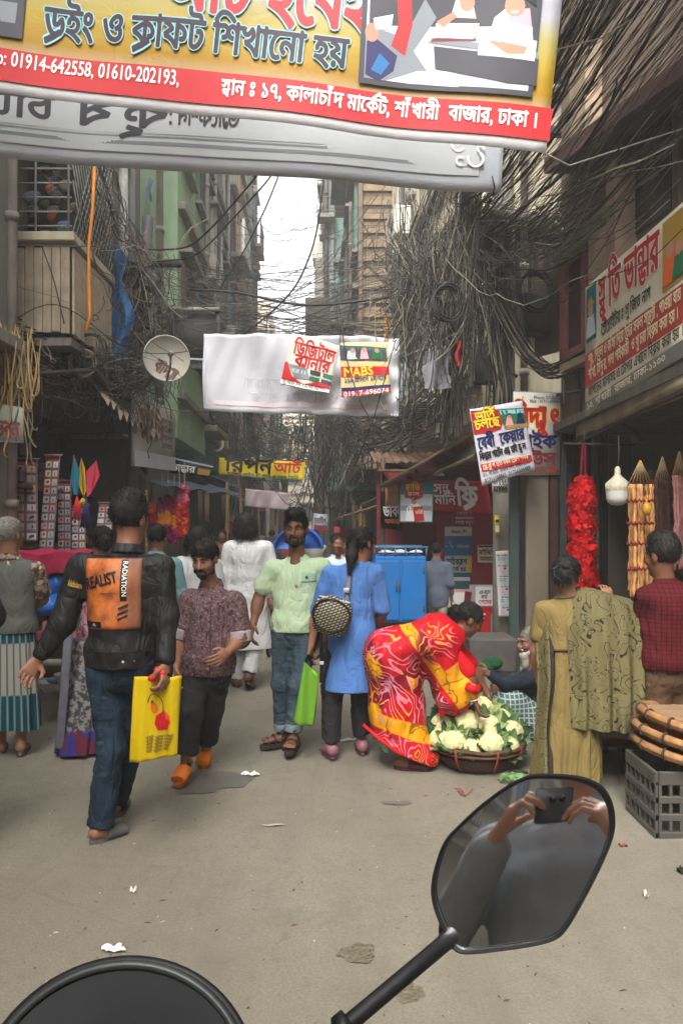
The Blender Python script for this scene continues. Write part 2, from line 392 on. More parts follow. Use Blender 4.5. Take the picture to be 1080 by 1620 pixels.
def quad_surf(bl, br, tl, tr, W, H, wave=None):
 bl, br, tl, tr = map(np.asarray, (bl, br, tl, tr)); n = unit(np.cross(br - bl, tl - bl))
 def f(u, v):
  a = (u / W)[:, None]; b = (v / H)[:, None]; p = (bl * (1 - a) + br * a) * (1 - b) + (tl * (1 - a) + tr * a) * b
  if wave is not None: p = p + n * wave(u / W, v / H)[:, None]
  return p
 return f
def pquad(Y, bl, br, tl, tr, wave=None, Y2=None):
 """a surface over four photograph points at depth Y (right edge at Y2)"""
 Y2 = Y2 or Y; q = [P(*bl, Y), P(*br, Y2), P(*tl, Y), P(*tr, Y2)]; W = np.linalg.norm(q[1] - q[0]); H = np.linalg.norm(q[2] - q[0])
 return quad_surf(*q, W, H, wave), W, H
# ---------------------------------------------------------------- the road
def m_road():
 q = NT('road_surface'); o = q.obj()
 big = q.noise(.55, 6, .6); mid = q.noise(3.2, 8, .7); fine = q.noise(90, 3, .7)
 c = q.ramp(big, [(.3, lin((.49, .465, .41))), (.7, lin((.555, .53, .47)))])
 c = q.mix(q.ramp(mid, [(.5, 0.0), (.75, .45)]), c, lin((.40, .37, .325)))
 c = q.mix(q.ramp(q.noise(1.1, 7, .65, q.map(loc=(7, 3, 0))), [(.56, 0.0), (.7, .35)]), c, lin((.59, .565, .51)))
 c = q.mix(q.ramp(fine, [(.35, .35), (.62, 0.0)]), c, lin((.34, .315, .28)), 'MIX')
 vor = q.n('ShaderNodeTexVoronoi', feature='DISTANCE_TO_EDGE', Vector=q.mix(.16, o, q.n('ShaderNodeTexNoise', Vector=o, Scale=2.5, Detail=6.0).outputs[1]), Scale=.55)
 crack = q.ramp(vor.outputs[0], [(.0, 1.0), (.006, 0.0)])
 c = q.mix(q.math('MULTIPLY', crack, q.ramp(q.noise(.8, 3), [(.45, 0.0), (.6, .18)])), c, lin((.33, .3, .27)))
 spk = q.ramp(q.n('ShaderNodeTexVoronoi', Scale=34.0, Vector=o).outputs[0], [(.05, 1.0), (.11, 0.0)])
 c = q.mix(q.math('MULTIPLY', spk, q.ramp(q.noise(5, 2), [(.5, 0.0), (.62, .8)])), c, lin((.30, .27, .23)))
 trk = q.noise(1.4, 6, .6, q.map((1.6, .22, 1))); c = q.mix(q.ramp(trk, [(.46, 0.0), (.62, .4)]), c, lin((.42, .395, .35))); c = q.mix(q.ramp(q.noise(11, 5, .7), [(.55, 0.0), (.7, .3)]), c, lin((.36, .335, .29)))
 h = q.math('ADD', q.math('MULTIPLY', fine, .35), q.math('SUBTRACT', q.math('MULTIPLY', mid, 1.5), q.math('MULTIPLY', crack, .4)))
 return q.out(c, .82, None, h, .38, .006, .25)
def ground_z(x, y): return .012 * np.sin(x * 1.3 + .4 * y) * np.sin(y * .9 + 1) * np.exp(-(y * .03) ** 2) + .006 * np.sin(3.1 * x + 1) * np.sin(2.3 * y)
mb = MB()
def _g(u, v):
 x = np.sign(u - .5) * (np.abs(u - .5) * 2) ** 3 * 150; y = -30 + 20 * v + 230 * v ** 3
 return np.stack([x, y, ground_z(x, y) * (np.abs(x) < 8)], -1)
mb.grid(_g, 121, 121)
struct('road', mb, m_road())
# damp patch and dung-like stains: thin irregular sheets lying on the road
def blob_sheet(name, c, rx, ry, mat, seed, z=.005, n=40, kind='structure'):
 g = np.random.default_rng(seed); a = np.linspace(0, 2 * math.pi, n, endpoint=False)
 r = 1 + .16 * np.sin(2 * a + g.uniform(0, 6)) + .12 * np.sin(3 * a + g.uniform(0, 6)) + .08 * np.sin(7 * a + g.uniform(0, 6)) + .05 * g.normal(size=n)
 x = c[0] + rx * r * np.cos(a); y = c[1] + ry * r * np.sin(a); b = MB()
 pts = [np.stack([c[0] + (x - c[0]) * t, c[1] + (y - c[1]) * t], -1) for t in (.01, .5, 1)]
 p = np.concatenate(pts); i = np.arange(n); j = (i + 1) % n
 b.add(np.column_stack([p, ground_z(p[:, 0], p[:, 1]) + z]), np.concatenate([np.stack([i, i + n, j + n, j], -1), np.stack([i + n, i + 2 * n, j + 2 * n, j + n], -1)]))
 o = b.build(name, mat); o['kind'] = kind; return o
wetm = M('damp_road', lin((.40, .385, .355)), .42, .16, 7, bump=.2, bscale=80)
blob_sheet('damp_patch', P(335, 1236, 4.45)[:2] * [1, 1], .2, .2, wetm, 3)
drym = M('straw_dung', lin((.47, .44, .36)), .9, .35, 40, bump=.9, bscale=90, bdist=.02)
Yd = CAMZ * F / (1508 - HY); blob_sheet('road_stain', P(565, 1508, Yd)[:2], .075, .055, drym, 5)
Yd = CAMZ * F / (1268 - HY); blob_sheet('road_stain', P(628, 1270, Yd)[:2], .075, .035, M('dark_stain', lin((.42, .39, .35)), .8, .3, 30), 8)
Yd = CAMZ * F / (1570 - HY); blob_sheet('road_stain', P(648, 1566, Yd)[:2], .05, .05, drym, 9)
# ---------------------------------------------------------------- buildings
def plaster(name, c, dirt=.45, dc=(.2, .18, .15), dscale=1.6): return M(name, lin(c), .88, .16, 1.5, bump=.35, bscale=25, bdist=.01, dirt=dirt, dirtc=dc, dscale=dscale, streak=True)
def m_brick(name, c1, c2, mort, dirt=.5):
 q = NT(name); uv = q.obj(True)
 b = q.n('ShaderNodeTexBrick', Vector=uv, Color1=c1, Color2=c2, Mortar=mort, Scale=1.0); b.inputs['Mortar Size'].default_value = .012; b.inputs['Brick Width'].default_value = .25; b.inputs['Row Height'].default_value = .085
 c = q.mix(q.math('MULTIPLY', q.ramp(q.noise(1.5, 7, .65, q.map((5, 5, .6))), [(.42, 0.0), (.7, 1.0)]), dirt), b.outputs[0], (.08, .07, .055))
 return q.out(c, .9, None, b.outputs[1], -.4, .01)
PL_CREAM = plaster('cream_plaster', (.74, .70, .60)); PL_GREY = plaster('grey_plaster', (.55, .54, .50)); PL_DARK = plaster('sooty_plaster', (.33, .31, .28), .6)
PL_GREEN = plaster('green_plaster', (.58, .69, .55), .45); PL_TEAL = plaster('teal_plaster', (.45, .58, .54), .6); PL_TAN = plaster('tan_plaster', (.66, .55, .43), .7)
PL_PALE = plaster('pale_plaster', (.80, .76, .68), .5); PL_BROWN = plaster('brown_plaster', (.42, .34, .28), .6); PL_YEL = plaster('ochre_plaster', (.72, .62, .40), .6); PL_PINK = plaster('salmon_plaster', (.78, .58, .48), .5)
BRICK = m_brick('old_brick', lin((.70, .46, .34)), lin((.78, .56, .42)), lin((.70, .66, .58)), .5); BRICK2 = m_brick('brown_brick', lin((.46, .38, .28)), lin((.56, .48, .37)), lin((.33, .30, .26)), .55)
DARKG = M('dark_glass', (.02, .022, .025), .15, .3, 3, bump=0, spec=.6); DARKIN = M('interior_shade_black', (.014, .012, .011), .95, .5, 5)  # DARKIN: near-black colour stands in for the shade inside unlit rooms
IRON = M('painted_iron', (.05, .05, .05), .55, .4, 12, dirt=.5, dirtc=(.12, .06, .03)); IRONL = M('pale_iron', lin((.55, .56, .53)), .5, .3, 12, dirt=.5, dirtc=(.16, .09, .05))
WOOD = M('old_wood', lin((.33, .24, .17)), .75, .35, 9, dirt=.4, dscale=5); CONC = M('concrete', lin((.52, .50, .46)), .9, .2, 3, dirt=.6, dirtc=(.10, .09, .075), streak=True)
FRAMES = [M('white_paint_frame', lin((.72, .70, .64)), .6, .2, 8, dirt=.5), M('green_paint_frame', lin((.30, .44, .36)), .6, .2, 8, dirt=.4), WOOD, M('blue_paint_frame', lin((.32, .46, .60)), .6, .2, 8, dirt=.4)]
class Bld:
 def __init__(s, label, side, Y0, Y1, x0, x1, z0, H, mat, depth=5, name='building', cat='building'):
  """side -1: left of the street, +1: right; the street face runs from (x0, Y0) to (x1, Y1)"""
  s.side = side; s.t = thing(name, label, cat, (x0, Y0, 0)); s.mat = mat; s.H = H
  s.A, s.B = V3(x0, Y0, 0), V3(x1, Y1, 0); s.L = np.linalg.norm(s.B - s.A)
  sv = unit(s.B - s.A); nv = V3(sv[1], -sv[0], 0) * (-side if sv[1] > 0 else side)
  s.street = (s.A, sv, nv, UP); s.end = (s.A, V3(side, 0, 0), V3(0, -1, 0), UP); s.depth = depth
  C, D = s.A + V3(side * depth, 0, 0), s.B + V3(side * depth, 0, 0); mb = MB(); z = V3(0, 0, z0); Z = V3(0, 0, H)
  for p, q in ((s.A, s.B), (C, s.A), (s.B, D), (D, C)):
   l = np.linalg.norm(q - p); f = np.array([(0, 1, 2, 3)]); f = f if side < 0 else f[:, ::-1]
   mb.add([p + z, q + z, q + Z, p + Z], f, 0, [(0, z0), (l, z0), (l, H), (0, H)])
  mb.add([s.A + Z, s.B + Z, D + Z, C + Z], np.array([(0, 1, 2, 3)])); mb.add([s.A + z, s.B + z, D + z, C + z], np.array([(3, 2, 1, 0)]))
  s.wall = mb.build('wall', mat, s.t, smooth=False)
 def bx(s, fr, name, lo, hi, mat, bev=.01, par=None):
  return MB().box(lo, hi, 0, fr, bev).build(name, mat, par or s.t, smooth=False)
 def ledge(s, fr, z, s0, s1, d=.12, h=.12, mat=None): return s.bx(fr, 'ledge', (s0, 0.001, z), (s1, d, z + h), mat or CONC)
 def window(s, fr, a, z, w, h, k=0, grille=True):
  fm = FRAMES[k % len(FRAMES)]; mb = MB(); t = .06
  for lo, hi in (((a - t, .001, z - t), (a, .07, z + h + t)), ((a + w, .001, z - t), (a + w + t, .07, z + h + t)), ((a, .001, z + h), (a + w, .068, z + h + t)), ((a, .001, z - t), (a + w, .068, z)), ((a + w / 2 - .02, .006, z), (a + w / 2 + .02, .05, z + h))): mb.box(lo, hi, 0, fr)
  f = mb.build('window', fm, s.t, smooth=False)
  MB().box((a, .002, z), (a + w, .02, z + h), 0, fr).build('pane', DARKG, f, smooth=False)
  if grille:
   g = MB()
   for i in range(int(w / .12)): g.box((a + .06 + i * .12, .055, z), (a + .072 + i * .12, .066, z + h), 0, fr)
   for i in range(1, int(h / .35) + 1): g.box((a, .05, z + i * .35 - .01), (a + w, .0545, z + i * .35), 0, fr)
   g.build('grille', IRON, f, smooth=False)
  MB().box((a - .12, .001, z - .12), (a + w + .12, .12, z - t - .003), 0, fr).build('sill', CONC, f, smooth=False)
  MB().box((a - .2, .001, z + h + .1), (a + w + .2, .2, z + h + .16), 0, fr).build('sunshade', CONC, f, smooth=False)
 def balcony(s, fr, s0, s1, z, d=.7, h=.95, mat=None, solid=False, wash=0):
  b = s.bx(fr, 'balcony', (s0, .001, z - .12), (s1, d, z), mat or CONC)
  g = MB()
  if solid: g.box((s0, d - .08, z + .001), (s1, d - .002, z + h), 0, fr)
  else:
   for i in range(int((s1 - s0) / .11) + 1): g.box((s0 + i * .11, d - .04, z), (s0 + i * .11 + .014, d - .026, z + h), 0, fr)
   for zz in (.08, h * .5, h): g.box((s0, d - .05, z + zz - .02), (s1, d - .022, z + zz + .01), 0, fr)
   for e in (s0, s1 - .02):
    for i in range(int(d / .12)): g.box((e, i * .12 + .02, z), (e + .014, i * .12 + .034, z + h), 0, fr)
    g.box((e, .002, z + h - .02), (e + .02, d - .055, z + h + .005), 0, fr)
  g.build('railing', mat if solid else IRON, b, smooth=False)
 def pipe(s, fr, a, z0, z1, r=.045, mat=None, d=.08):
  o, ax, ay, az = fr; p = lambda z: o + ax * a + ay * d + az * z; mb = MB().tube([p(z0), p(z1)], r, 10)
  for z in np.arange(z0 + .4, z1, 1.3): mb.tube([p(z), p(z + .08)], r * 1.35, 10)
  mb.build('drainpipe', mat or CONC, s.t)
 def cooler(s, fr, a, z):
  b = s.bx(fr, 'air_conditioner', (a, .05, z), (a + .75, .35, z + .5), M('off_white_metal', lin((.75, .73, .68)), .5, .15, 5, dirt=.5), .02)
  o, ax, ay, az = fr; g = MB(); c = o + ax * (a + .3) + ay * .353 + az * (z + .25)
  for k in range(5): r = .04 + k * .04; an = np.linspace(0, 6.2832, 25); g.tube([c + ax * r * math.cos(x) + az * r * math.sin(x) for x in an], .006, 4, cap=False)
  g.build('fan_grille', IRON, b)
 def storeys(s, fr, L, z0, n, hs=2.9, seed=1, wins=True, pipes=1, s0=.0):
  g = np.random.default_rng(seed)
  for i in range(n):
   z = z0 + i * hs; s.ledge(fr, z - .1, s0 + .01, L - .01, .1 + .02 * (i % 2))
   a = s0 + .35
   while a + .75 < L:
    w_ = g.uniform(.7, 1.05); w_ = min(w_, L - a - .2)
    if g.random() < .3 and fr is s.street and L - a > 1.5:
     s.balcony(fr, a - .15, min(a + 1.5, L), z + .05, g.uniform(.28, .5), .95, solid=g.random() < .35);
     s.window(fr, a + .3, z + .25, .8, 1.75, int(g.integers(4)), False); a += 1.9; continue
    s.window(fr, a, z + .85, w_, 1.25, int(g.integers(4)));
    if g.random() < .22: s.cooler(fr, a, z + .1)
    a += w_ + g.uniform(.45, .8)
  for _ in range(pipes): s.pipe(fr, g.uniform(s0 + .1, L - .1), z0, z0 + n * hs, mat=CONC if g.random() < .6 else IRONL)
# ---- left side, near to far
b = Bld('grey plastered house front at the left edge beside the street stall', -1, -13, 6.9, -3.06, -3.06, 0, 10.5, PL_GREY)
b.storeys(b.street, 18, 3.4, 2, 3, 3); b.pipe(b.street, 19.7, 0, 10); b.ledge(b.street, 3.1, 0, 19.8, .2)
b = Bld('brown house closing the lane behind the viewer', 1, -16, -13.2, -9, -9, 0, 7.5, PL_BROWN, depth=19); b.storeys((V3(-9, -13.2, 0), V3(1, 0, 0), V3(0, 1, 0), UP), 18, 3.2, 1, 3, 4)
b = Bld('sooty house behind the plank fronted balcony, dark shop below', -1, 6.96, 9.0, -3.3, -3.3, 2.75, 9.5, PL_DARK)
bal = b
# plank-fronted balcony with caged railing (faces the camera and the street)
b = Bld('dark grey side wall beside the blue tarpaulin', -1, 9.05, 9.35, -2.52, -2.54, 2.7, 12, M('slate_render', lin((.40, .40, .38)), .85, .12, 2, dirt=.35)); b.pipe(b.end, .12, 2.9, 6.1, .055, IRONL)
b = Bld('pale green house wall rising beside the grey pipe', -1, 11.3, 14.2, -2.5, -2.62, 2.9, 14, PL_GREEN); b.storeys(b.street, 2.9, 3.6, 3, 2.9, 7); b.pipe(b.end, .25, 3, 14, .05); b.pipe(b.end, .9, 3, 14, .03);
b = Bld('grey teal house with the long red strip on its corner', -1, 14.4, 18, -2.86, -2.9, 2.8, 13, PL_TEAL); b.storeys(b.street, 3.6, 3.5, 3, 2.9, 9); b.window(b.end, .5, 5.6, .6, 1.1, 0); b.cooler(b.end, .1, 4.4)
b.bx(b.street, 'red_strip', (.02, .002, 3.2), (.3, .05, 9.3), M('red_paint', lin((.72, .22, .18)), .6, .15, 5, dirt=.3))
b = Bld('cream house with stacked balconies left of the sky gap', -1, 18.3, 23.5, -3.2, -3.3, 2.8, 14.5, PL_CREAM); b.storeys(b.street, 5.2, 3.4, 3, 3, 11, pipes=2); b.window(b.end, .3, 5.2, .7, 1.1, 0); b.window(b.end, .3, 8.2, .7, 1.1, 2); b.pipe(b.end, .1, 3, 14)
for z in (4.6, 7.6, 10.6): b.balcony(b.end, -.35, .9, z, .6, .9, solid=z > 7)
b = Bld('orange brick house facing down the street at the left of the sky', -1, 24, 31, -3.3, -3.5, 2.6, 17, BRICK); b.storeys(b.street, 7, 3.4, 4, 3, 13, pipes=2); b.window(b.end, .35, 9.4, .7, 1.2, 0); b.window(b.end, .35, 6.2, .7, 1.2, 2); b.window(b.end, .35, 12.6, .7, 1.2, 0); b.ledge(b.end, 8.4, 0, 3, .2); b.ledge(b.end, 11.6, 0, 3, .2)
b = Bld('pale low block far behind the orange brick house', -1, 38, 52, -3.7, -4.2, 0, 13.2, PL_PALE); b.storeys(b.street, 14, 3.4, 3, 3, 17, pipes=2); b.window(b.end, .5, 9.5, .9, 1.4, 0); b.window(b.end, .5, 6, .9, 1.4, 0); b.balcony(b.end, .1, 1.7, 11.6, .6)
b = Bld('ochre house filling the left side past the brick house', -1, 31.4, 37.8, -4, -4, 0, 9, PL_YEL); b.storeys(b.street, 6.4, 3.4, 2, 2.9, 19)
# ---- right side
b = Bld('dark brown house on the right with the pink framed window', 1, -13, 7.15, 3.03, 2.12, 2.55, 11, PL_BROWN, name='building')
RB1 = b
b = Bld('cream rendered house behind the big wire tangle', 1, 9.2, 14.3, 1.75, .98, 2.9, 14, PL_CREAM); b.storeys(b.street, 5, 3.4, 3, 3, 23, pipes=3); b.pipe(b.end, .5, 3, 14); b.window(b.end, .3, 4, .8, 1.2, 2); b.window(b.end, .3, 7, .8, 1.2, 0)
b = Bld('brown ribbed brick wall right of the sky gap', 1, 14.8, 21, .34, .1, 2.7, 16, BRICK2); b.storeys(b.street, 6, 3.4, 4, 3, 29, pipes=3)
for z in np.arange(3.2, 15.8, .28): b.bx(b.end, 'rib', (.02, .001, z), (1.15, .05, z + .1), M('brown_rib', lin((.54, .46, .36)), .9, .2, 4, dirt=.4), .004)
b.bx(b.end, 'pier', (1.2, .001, 2.72), (1.5, .25, 15.9), PL_CREAM); b.bx(b.end, 'pier', (-.001, .052, 2.72), (.08, .12, 15.9), PL_BROWN)
b = Bld('pale green grey house edging the sky on the right', 1, 21.6, 30, -.5, -.5, 2.6, 17.5, PL_TEAL); b.storeys(b.street, 8, 3.4, 4, 3, 31, pipes=3); b.pipe(b.end, .06, 3, 17, .06, IRON); b.pipe(b.end, .25, 3, 17, .05, IRONL)
for z in (5, 8, 11, 14): b.window(b.end, .45, z, .6, 1.1, 1); b.balcony(b.end, -.2, .3, z - .5, .5)
b = Bld('grey block past the green grey house on the right', 1, 30.6, 42, -.8, -.8, 0, 12.5, PL_GREY); b.storeys(b.street, 11, 3.4, 3, 3, 37, pipes=2)
b = Bld('tan house at the far bend of the street', 1, 42.5, 56, -1.1, -1.2, 0, 10.5, PL_TAN); b.storeys(b.street, 13, 3.4, 2, 3, 41, pipes=2)
b = Bld('weathered block closing the far end of the street', -1, 58, 66, 4, 4, 0, 13.5, PL_PALE, depth=14); b.storeys(b.end, 12, 1.2, 4, 3, 43, pipes=3)
# plain ground-floor masses behind the shop fronts so that the street is closed
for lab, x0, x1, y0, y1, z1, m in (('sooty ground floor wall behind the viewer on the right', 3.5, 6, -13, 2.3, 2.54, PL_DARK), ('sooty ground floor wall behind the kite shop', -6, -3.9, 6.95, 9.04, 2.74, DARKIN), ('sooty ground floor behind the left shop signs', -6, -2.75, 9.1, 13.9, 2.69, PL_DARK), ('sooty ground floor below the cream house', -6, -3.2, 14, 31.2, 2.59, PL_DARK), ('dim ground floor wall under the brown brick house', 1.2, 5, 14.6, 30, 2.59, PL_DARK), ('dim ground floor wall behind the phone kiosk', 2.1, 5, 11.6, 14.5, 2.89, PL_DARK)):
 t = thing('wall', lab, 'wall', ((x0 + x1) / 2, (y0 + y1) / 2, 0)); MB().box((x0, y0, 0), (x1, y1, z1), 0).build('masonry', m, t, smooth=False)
# ---------------------------------------------------------------- banners, boards and posters
def ink(name, c, rough=.55): return M('ink_' + name, lin(c), rough, .06, 3, bump=0, spec=.35)
I_RED = ink('red', (.74, .07, .11)); I_DRED = ink('dark_red', (.62, .12, .12)); I_PUR = ink('purple', (.17, .03, .15)); I_WHITE = ink('white', (.93, .92, .90)); I_CREAM = ink('cream', (.90, .84, .70))
I_BLACK = ink('black', (.06, .055, .06)); I_NAVY = ink('navy', (.10, .10, .34)); I_YEL = ink('yellow', (.93, .80, .14)); I_GREEN = ink('green', (.10, .42, .26)); I_GREY = ink('grey', (.50, .52, .55)); I_LGREY = ink('light_grey', (.74, .76, .78))
I_BLUE = ink('blue', (.08, .42, .66)); I_CYAN = ink('cyan', (.55, .82, .86)); I_SKIN = ink('skin', (.74, .52, .42)); I_TEAL = ink('teal', (.12, .42, .46)); I_MAR = ink('maroon', (.46, .10, .14)); I_PINK = ink('pink', (.88, .62, .66)); I_ORANGE = ink('orange', (.85, .40, .12)); I_DGREY = ink('dark_grey', (.22, .22, .25)); I_GOLD = ink('gold', (.70, .55, .22)); I_BROWN = ink('brown', (.34, .22, .15))
PAL = [I_WHITE, I_RED, I_BLACK, I_BLUE, I_YEL, I_SKIN, I_DGREY, I_LGREY, I_GREEN, I_NAVY, I_PINK, I_BROWN, I_TEAL, I_GREY, I_CREAM, I_MAR, I_ORANGE, I_GOLD, I_CYAN]
PI = {k: i for i, k in enumerate('white red black blue yellow skin dgrey lgrey green navy pink brown teal grey cream maroon orange gold cyan'.split())}
def vinyl(name, c, c2=None, glow=.25):
 """printed vinyl sheet that lets some daylight through"""
 q = NT(name); k = q.ramp(q.noise(2, 4), [(.3, tuple(v * .93 for v in lin(c))), (.7, lin(c))])
 if c2:
  sx = q.n('ShaderNodeSeparateXYZ', i0=q.obj(True)); k = q.ramp(sx.outputs[1], [(p, lin(cc)) for p, cc in c2])
 q.out(k, .5, None, q.noise(7, 4, .6, None, 1.2), .3, .02, .25)
 tr = q.n('ShaderNodeBsdfTranslucent', Color=k); mx = q.n('ShaderNodeMixShader', i0=glow, i1=q.b.outputs[0], i2=tr)
 q.t.links.new(mx.outputs[0], q.t.nodes['Material Output'].inputs[0]); return q.m
class PxPanel(Panel):
 """a panel given by photograph corners bottom-left, bottom-right, top-left at depth Y (right end at Y2)"""
 def __init__(s, Y, bl, br, tl, par, Y2=None, tr=None, wave=None):
  s.Y = Y; s.q = [np.array(k, float) for k in (bl, br, tl)]; tr = tr or tuple(s.q[1] + s.q[2] - s.q[0])
  f, W, H = pquad(Y, bl, br, tl, tr, wave, Y2); super().__init__(f, W, H, par); s.lay = 1 + (int(Y * .5) if wave else 0); s.sc = s.W / np.linalg.norm(s.q[1] - s.q[0])
  s.tr = np.array(tr, float); s.Y2 = Y2 or Y
 def uv(s, px, py):
  A = np.stack([s.q[1] - s.q[0], s.q[2] - s.q[0]], -1); a = np.linalg.solve(A, np.array([px, py], float) - s.q[0]); return a[0] * s.W, a[1] * s.H
 def uvs(s, pts): return [s.uv(*p) for p in pts]
 def tx(s, txt, px, py, ht, mat, width=None, bold=.012, **kw):
  u, v = s.uv(px, py); vs = s.H / np.linalg.norm(s.q[2] - s.q[0]); return s.text(txt, u, v, ht * vs, mat, bold, width * s.sc if width else None, **kw)
 def pp(s, name, items, off=None):
  """items: (colour, [(px, py)...]); a 4-number list is a rectangle x0, y0, x1, y1"""
  L = []
  for c, pts in items:
   if len(pts) == 4 and not isinstance(pts[0], tuple): x0, y0, x1, y1 = pts; pts = [(x0, y1), (x1, y1), (x1, y0), (x0, y0)]
   L.append((s.uvs(pts), PI[c]))
  return s.polys(name, None, L, off, PAL)
def circ(cx, cy, rx, ry=None, n=14, a0=0, a1=6.2832): return [(cx + rx * math.cos(a0 + (a1 - a0) * i / n), cy + (ry or rx) * math.sin(a0 + (a1 - a0) * i / n)) for i in range(n)]
def cord(name, pts, r=.004, mat=None, par=None): return MB().tube(pts, r, 6).build(name, mat or IRONL, par)
# 1. big school banner over the lane
def wv(a, f1, f2, ph=0): return lambda u, v: a * np.sin(f1 * u + 2 * v + ph) + a * .5 * np.sin(f2 * u - 3 * v + ph)
def wv_tied(a, f, n=1.0, ph=0):       # tied corners: slack grows between them
 return lambda u, v: a * (np.sin(f * u + 2.2 * v + ph) + .5 * np.sin(f * 2.3 * u - 4 * v + ph)) + a * 1.2 * np.exp(-((v - .9 - .1 * np.cos(u * 9)) * 7) ** 2)
t = thing('street_banner', 'large yellow and red school banner with classroom photo hung highest across the lane', 'banner', P(400, 100, 3.3))
b1 = PxPanel(3.3, (-160, 129), (862, 243), (-128, -170), t, wave=wv(.012, 14, 23))
b1.lay = 8; b1.base('sheet', vinyl('banner_print', (.9, .9, .9), [(.0, (.88, .88, .9)), (.25, (.72, .55, .12)), (.38, (.76, .65, .24)), (.50, (.74, .70, .46)), (.60, (.74, .74, .77)), (1.0, (.72, .73, .79))], .2), 60, 24)
L_ = lambda x, y: (x, y + .1115 * x)          # heights measured along the banner's own slope
W60 = lambda x0, x1, y0, y1: [L_(x0, y0)] + [L_(x0 + (x1 - x0) * i / 12, y0) for i in range(1, 13)] + [L_(x1 - (x1 - x0) * i / 12, y1) for i in range(13)]
b1.rect('red_band', I_RED, *b1.uv(*L_(-158, 129)), *b1.uv(*L_(872, 78)), nu=60, nv=4)
b1.tx('আর্ট হবেই', *L_(255, -14), 150, I_CYAN, 330, .035); b1.tx('আর্ট হবেই', *L_(255, -14), 150, I_RED, 330, .018)
b1.tx('ড্রইং ও ক্রাফট শিখানো হয়', *L_(68, 48), 72, I_CYAN, 482, .045); b1.tx('ড্রইং ও ক্রাফট শিখানো হয়', *L_(68, 48), 72, I_PUR, 482, .022)
b1.tx('Mob: 01914-642558, 01610-202193,', *L_(-32, 105), 33, I_WHITE, 318, .012)
b1.tx('স্থান ঃ ১৭, কালাচাঁদ মার্কেট, শাঁখারী বাজার, ঢাকা ।', *L_(350, 112), 36, I_WHITE, 500, .02)
b1.pp('photo', [('dgrey', [(-60, -80), (48, -72), (36, 64), (-60, 54)]), ('grey', [(0, 5), (30, 8), (26, 40), (4, 38)])])
b1.pp('photo', [('dgrey', [(566, 131), (839, 159), (862, -60), (578, -85)]), ('lgrey', [(575, 123), (832, 150), (848, -60), (586, -80)]),
  ('grey', [(575, 123), (690, 135), (640, 60), (580, 40)]), ('white', [(610, 127), (725, 140), (720, 115), (660, 112)]),
  ('dgrey', [(584, 40), (850, 50), (856, -60), (588, -80)]), ('grey', [(640, 100), (690, 30), (672, 0), (650, 40)]),
  ('navy', [(577, 118), (598, 128), (622, 112), (628, 88), (606, 70), (590, 58), (580, 66)]), ('blue', [(586, 110), (602, 118), (616, 100), (600, 84)]), ('skin', circ(588, 52, 11, 15)),
  ('red', [(628, 0), (650, -8), (652, 40), (640, 88), (618, 72), (630, 40)]), ('white', [(590, 30), (622, 24), (618, 46), (594, 48)]), ('dgrey', circ(640, -14, 13)),
  ('grey', [(676, 68), (850, 100), (848, 90), (690, 60)]), ('dgrey', [(686, 74), (688, 110), (800, 138), (845, 142), (848, 102)]),
  ('maroon', [(681, 67), (752, 69), (750, 63), (683, 62)]), ('white', [(683, 60), (748, 66), (757, 42), (690, 38)]), ('cream', [(712, 30), (752, 34), (746, 6), (720, 4)]), ('skin', circ(738, 8, 12, 14)), ('black', circ(739, -4, 12, 8)), ('skin', [(690, 36), (716, 22), (722, 30), (700, 46)]),
  ('lgrey', [(754, 92), (842, 104), (846, 72), (758, 56)]), ('cream', [(772, 60), (840, 74), (836, 30), (800, 18), (780, 34)]), ('pink', [(800, 40), (838, 50), (835, 20), (806, 24)]), ('skin', circ(812, 16, 16, 17)), ('black', [(794, 4), (812, -22), (846, -14), (846, 18), (824, 2)]), ('skin', [(770, 70), (800, 92), (826, 92), (830, 82), (796, 74)])])
tA = P(862, 243, 3.3); cord('tie', [P(893, -60, 3.3), P(1000, -120, 3.5), P(1240, -250, 4)], .005, par=t); cord('tie', [tA, P(900, 262, 3.4), P(1090, 200, 4.0)], .004, par=t)
# 2. grey banner seen from behind
t = thing('street_banner', 'pale grey banner seen from its back just behind the yellow school banner', 'banner', P(400, 220, 3.9))
b2 = PxPanel(3.9, (-90, 245), (792, 305), (-80, 40), t, wave=wv(.014, 11, 19, 1))
b2.lay = 6; b2.base('sheet', vinyl('banner_back', (.85, .87, .90), None, .4), 120, 14)
K_ = lambda x, y: (x, y + .068 * x); q_ = lambda *r: [b2.uv(*K_(r[0], r[1])), b2.uv(*K_(r[2], r[3]))]
for nm, m, r in (('inner_field', I_LGREY, (-85, 226, 765, 60)), ('stripe', I_GREY, (-85, 214, 765, 208)), ('stripe', I_GREY, (-85, 202, 518, 199)), ('field', I_LGREY, (-85, 196, 518, 80))): (u0, v0), (u1, v1) = q_(*r); b2.rect(nm, m, u0, v0, u1, v1, 120, 4)
b2.tx('চার্ট', *K_(-20, 184), 60, I_DGREY, 105, .03, mirror=True); b2.tx('কৃর্ষ', *K_(118, 186), 66, I_DGREY, 150, .03, mirror=True); b2.tx('ভ্যাকেশন :', *K_(268, 180), 40, I_DGREY, 112, .02, mirror=True)
sw = []
for cx, cy, r, a0, a1 in ((725, 178, 12, .5, 5), (748, 170, 9, 3, 7.5), (752, 200, 14, -1, 4), (728, 204, 8, 1, 6), (760, 184, 7, 2, 7)):
 o_ = [K_(*p) for p in circ(cx, cy, r, None, 12, a0, a1)]; i_ = [K_(*p) for p in circ(cx, cy, r - 4, None, 12, a0, a1)]; sw += [('white', [o_[k], o_[k + 1], i_[k + 1], i_[k]]) for k in range(11)]
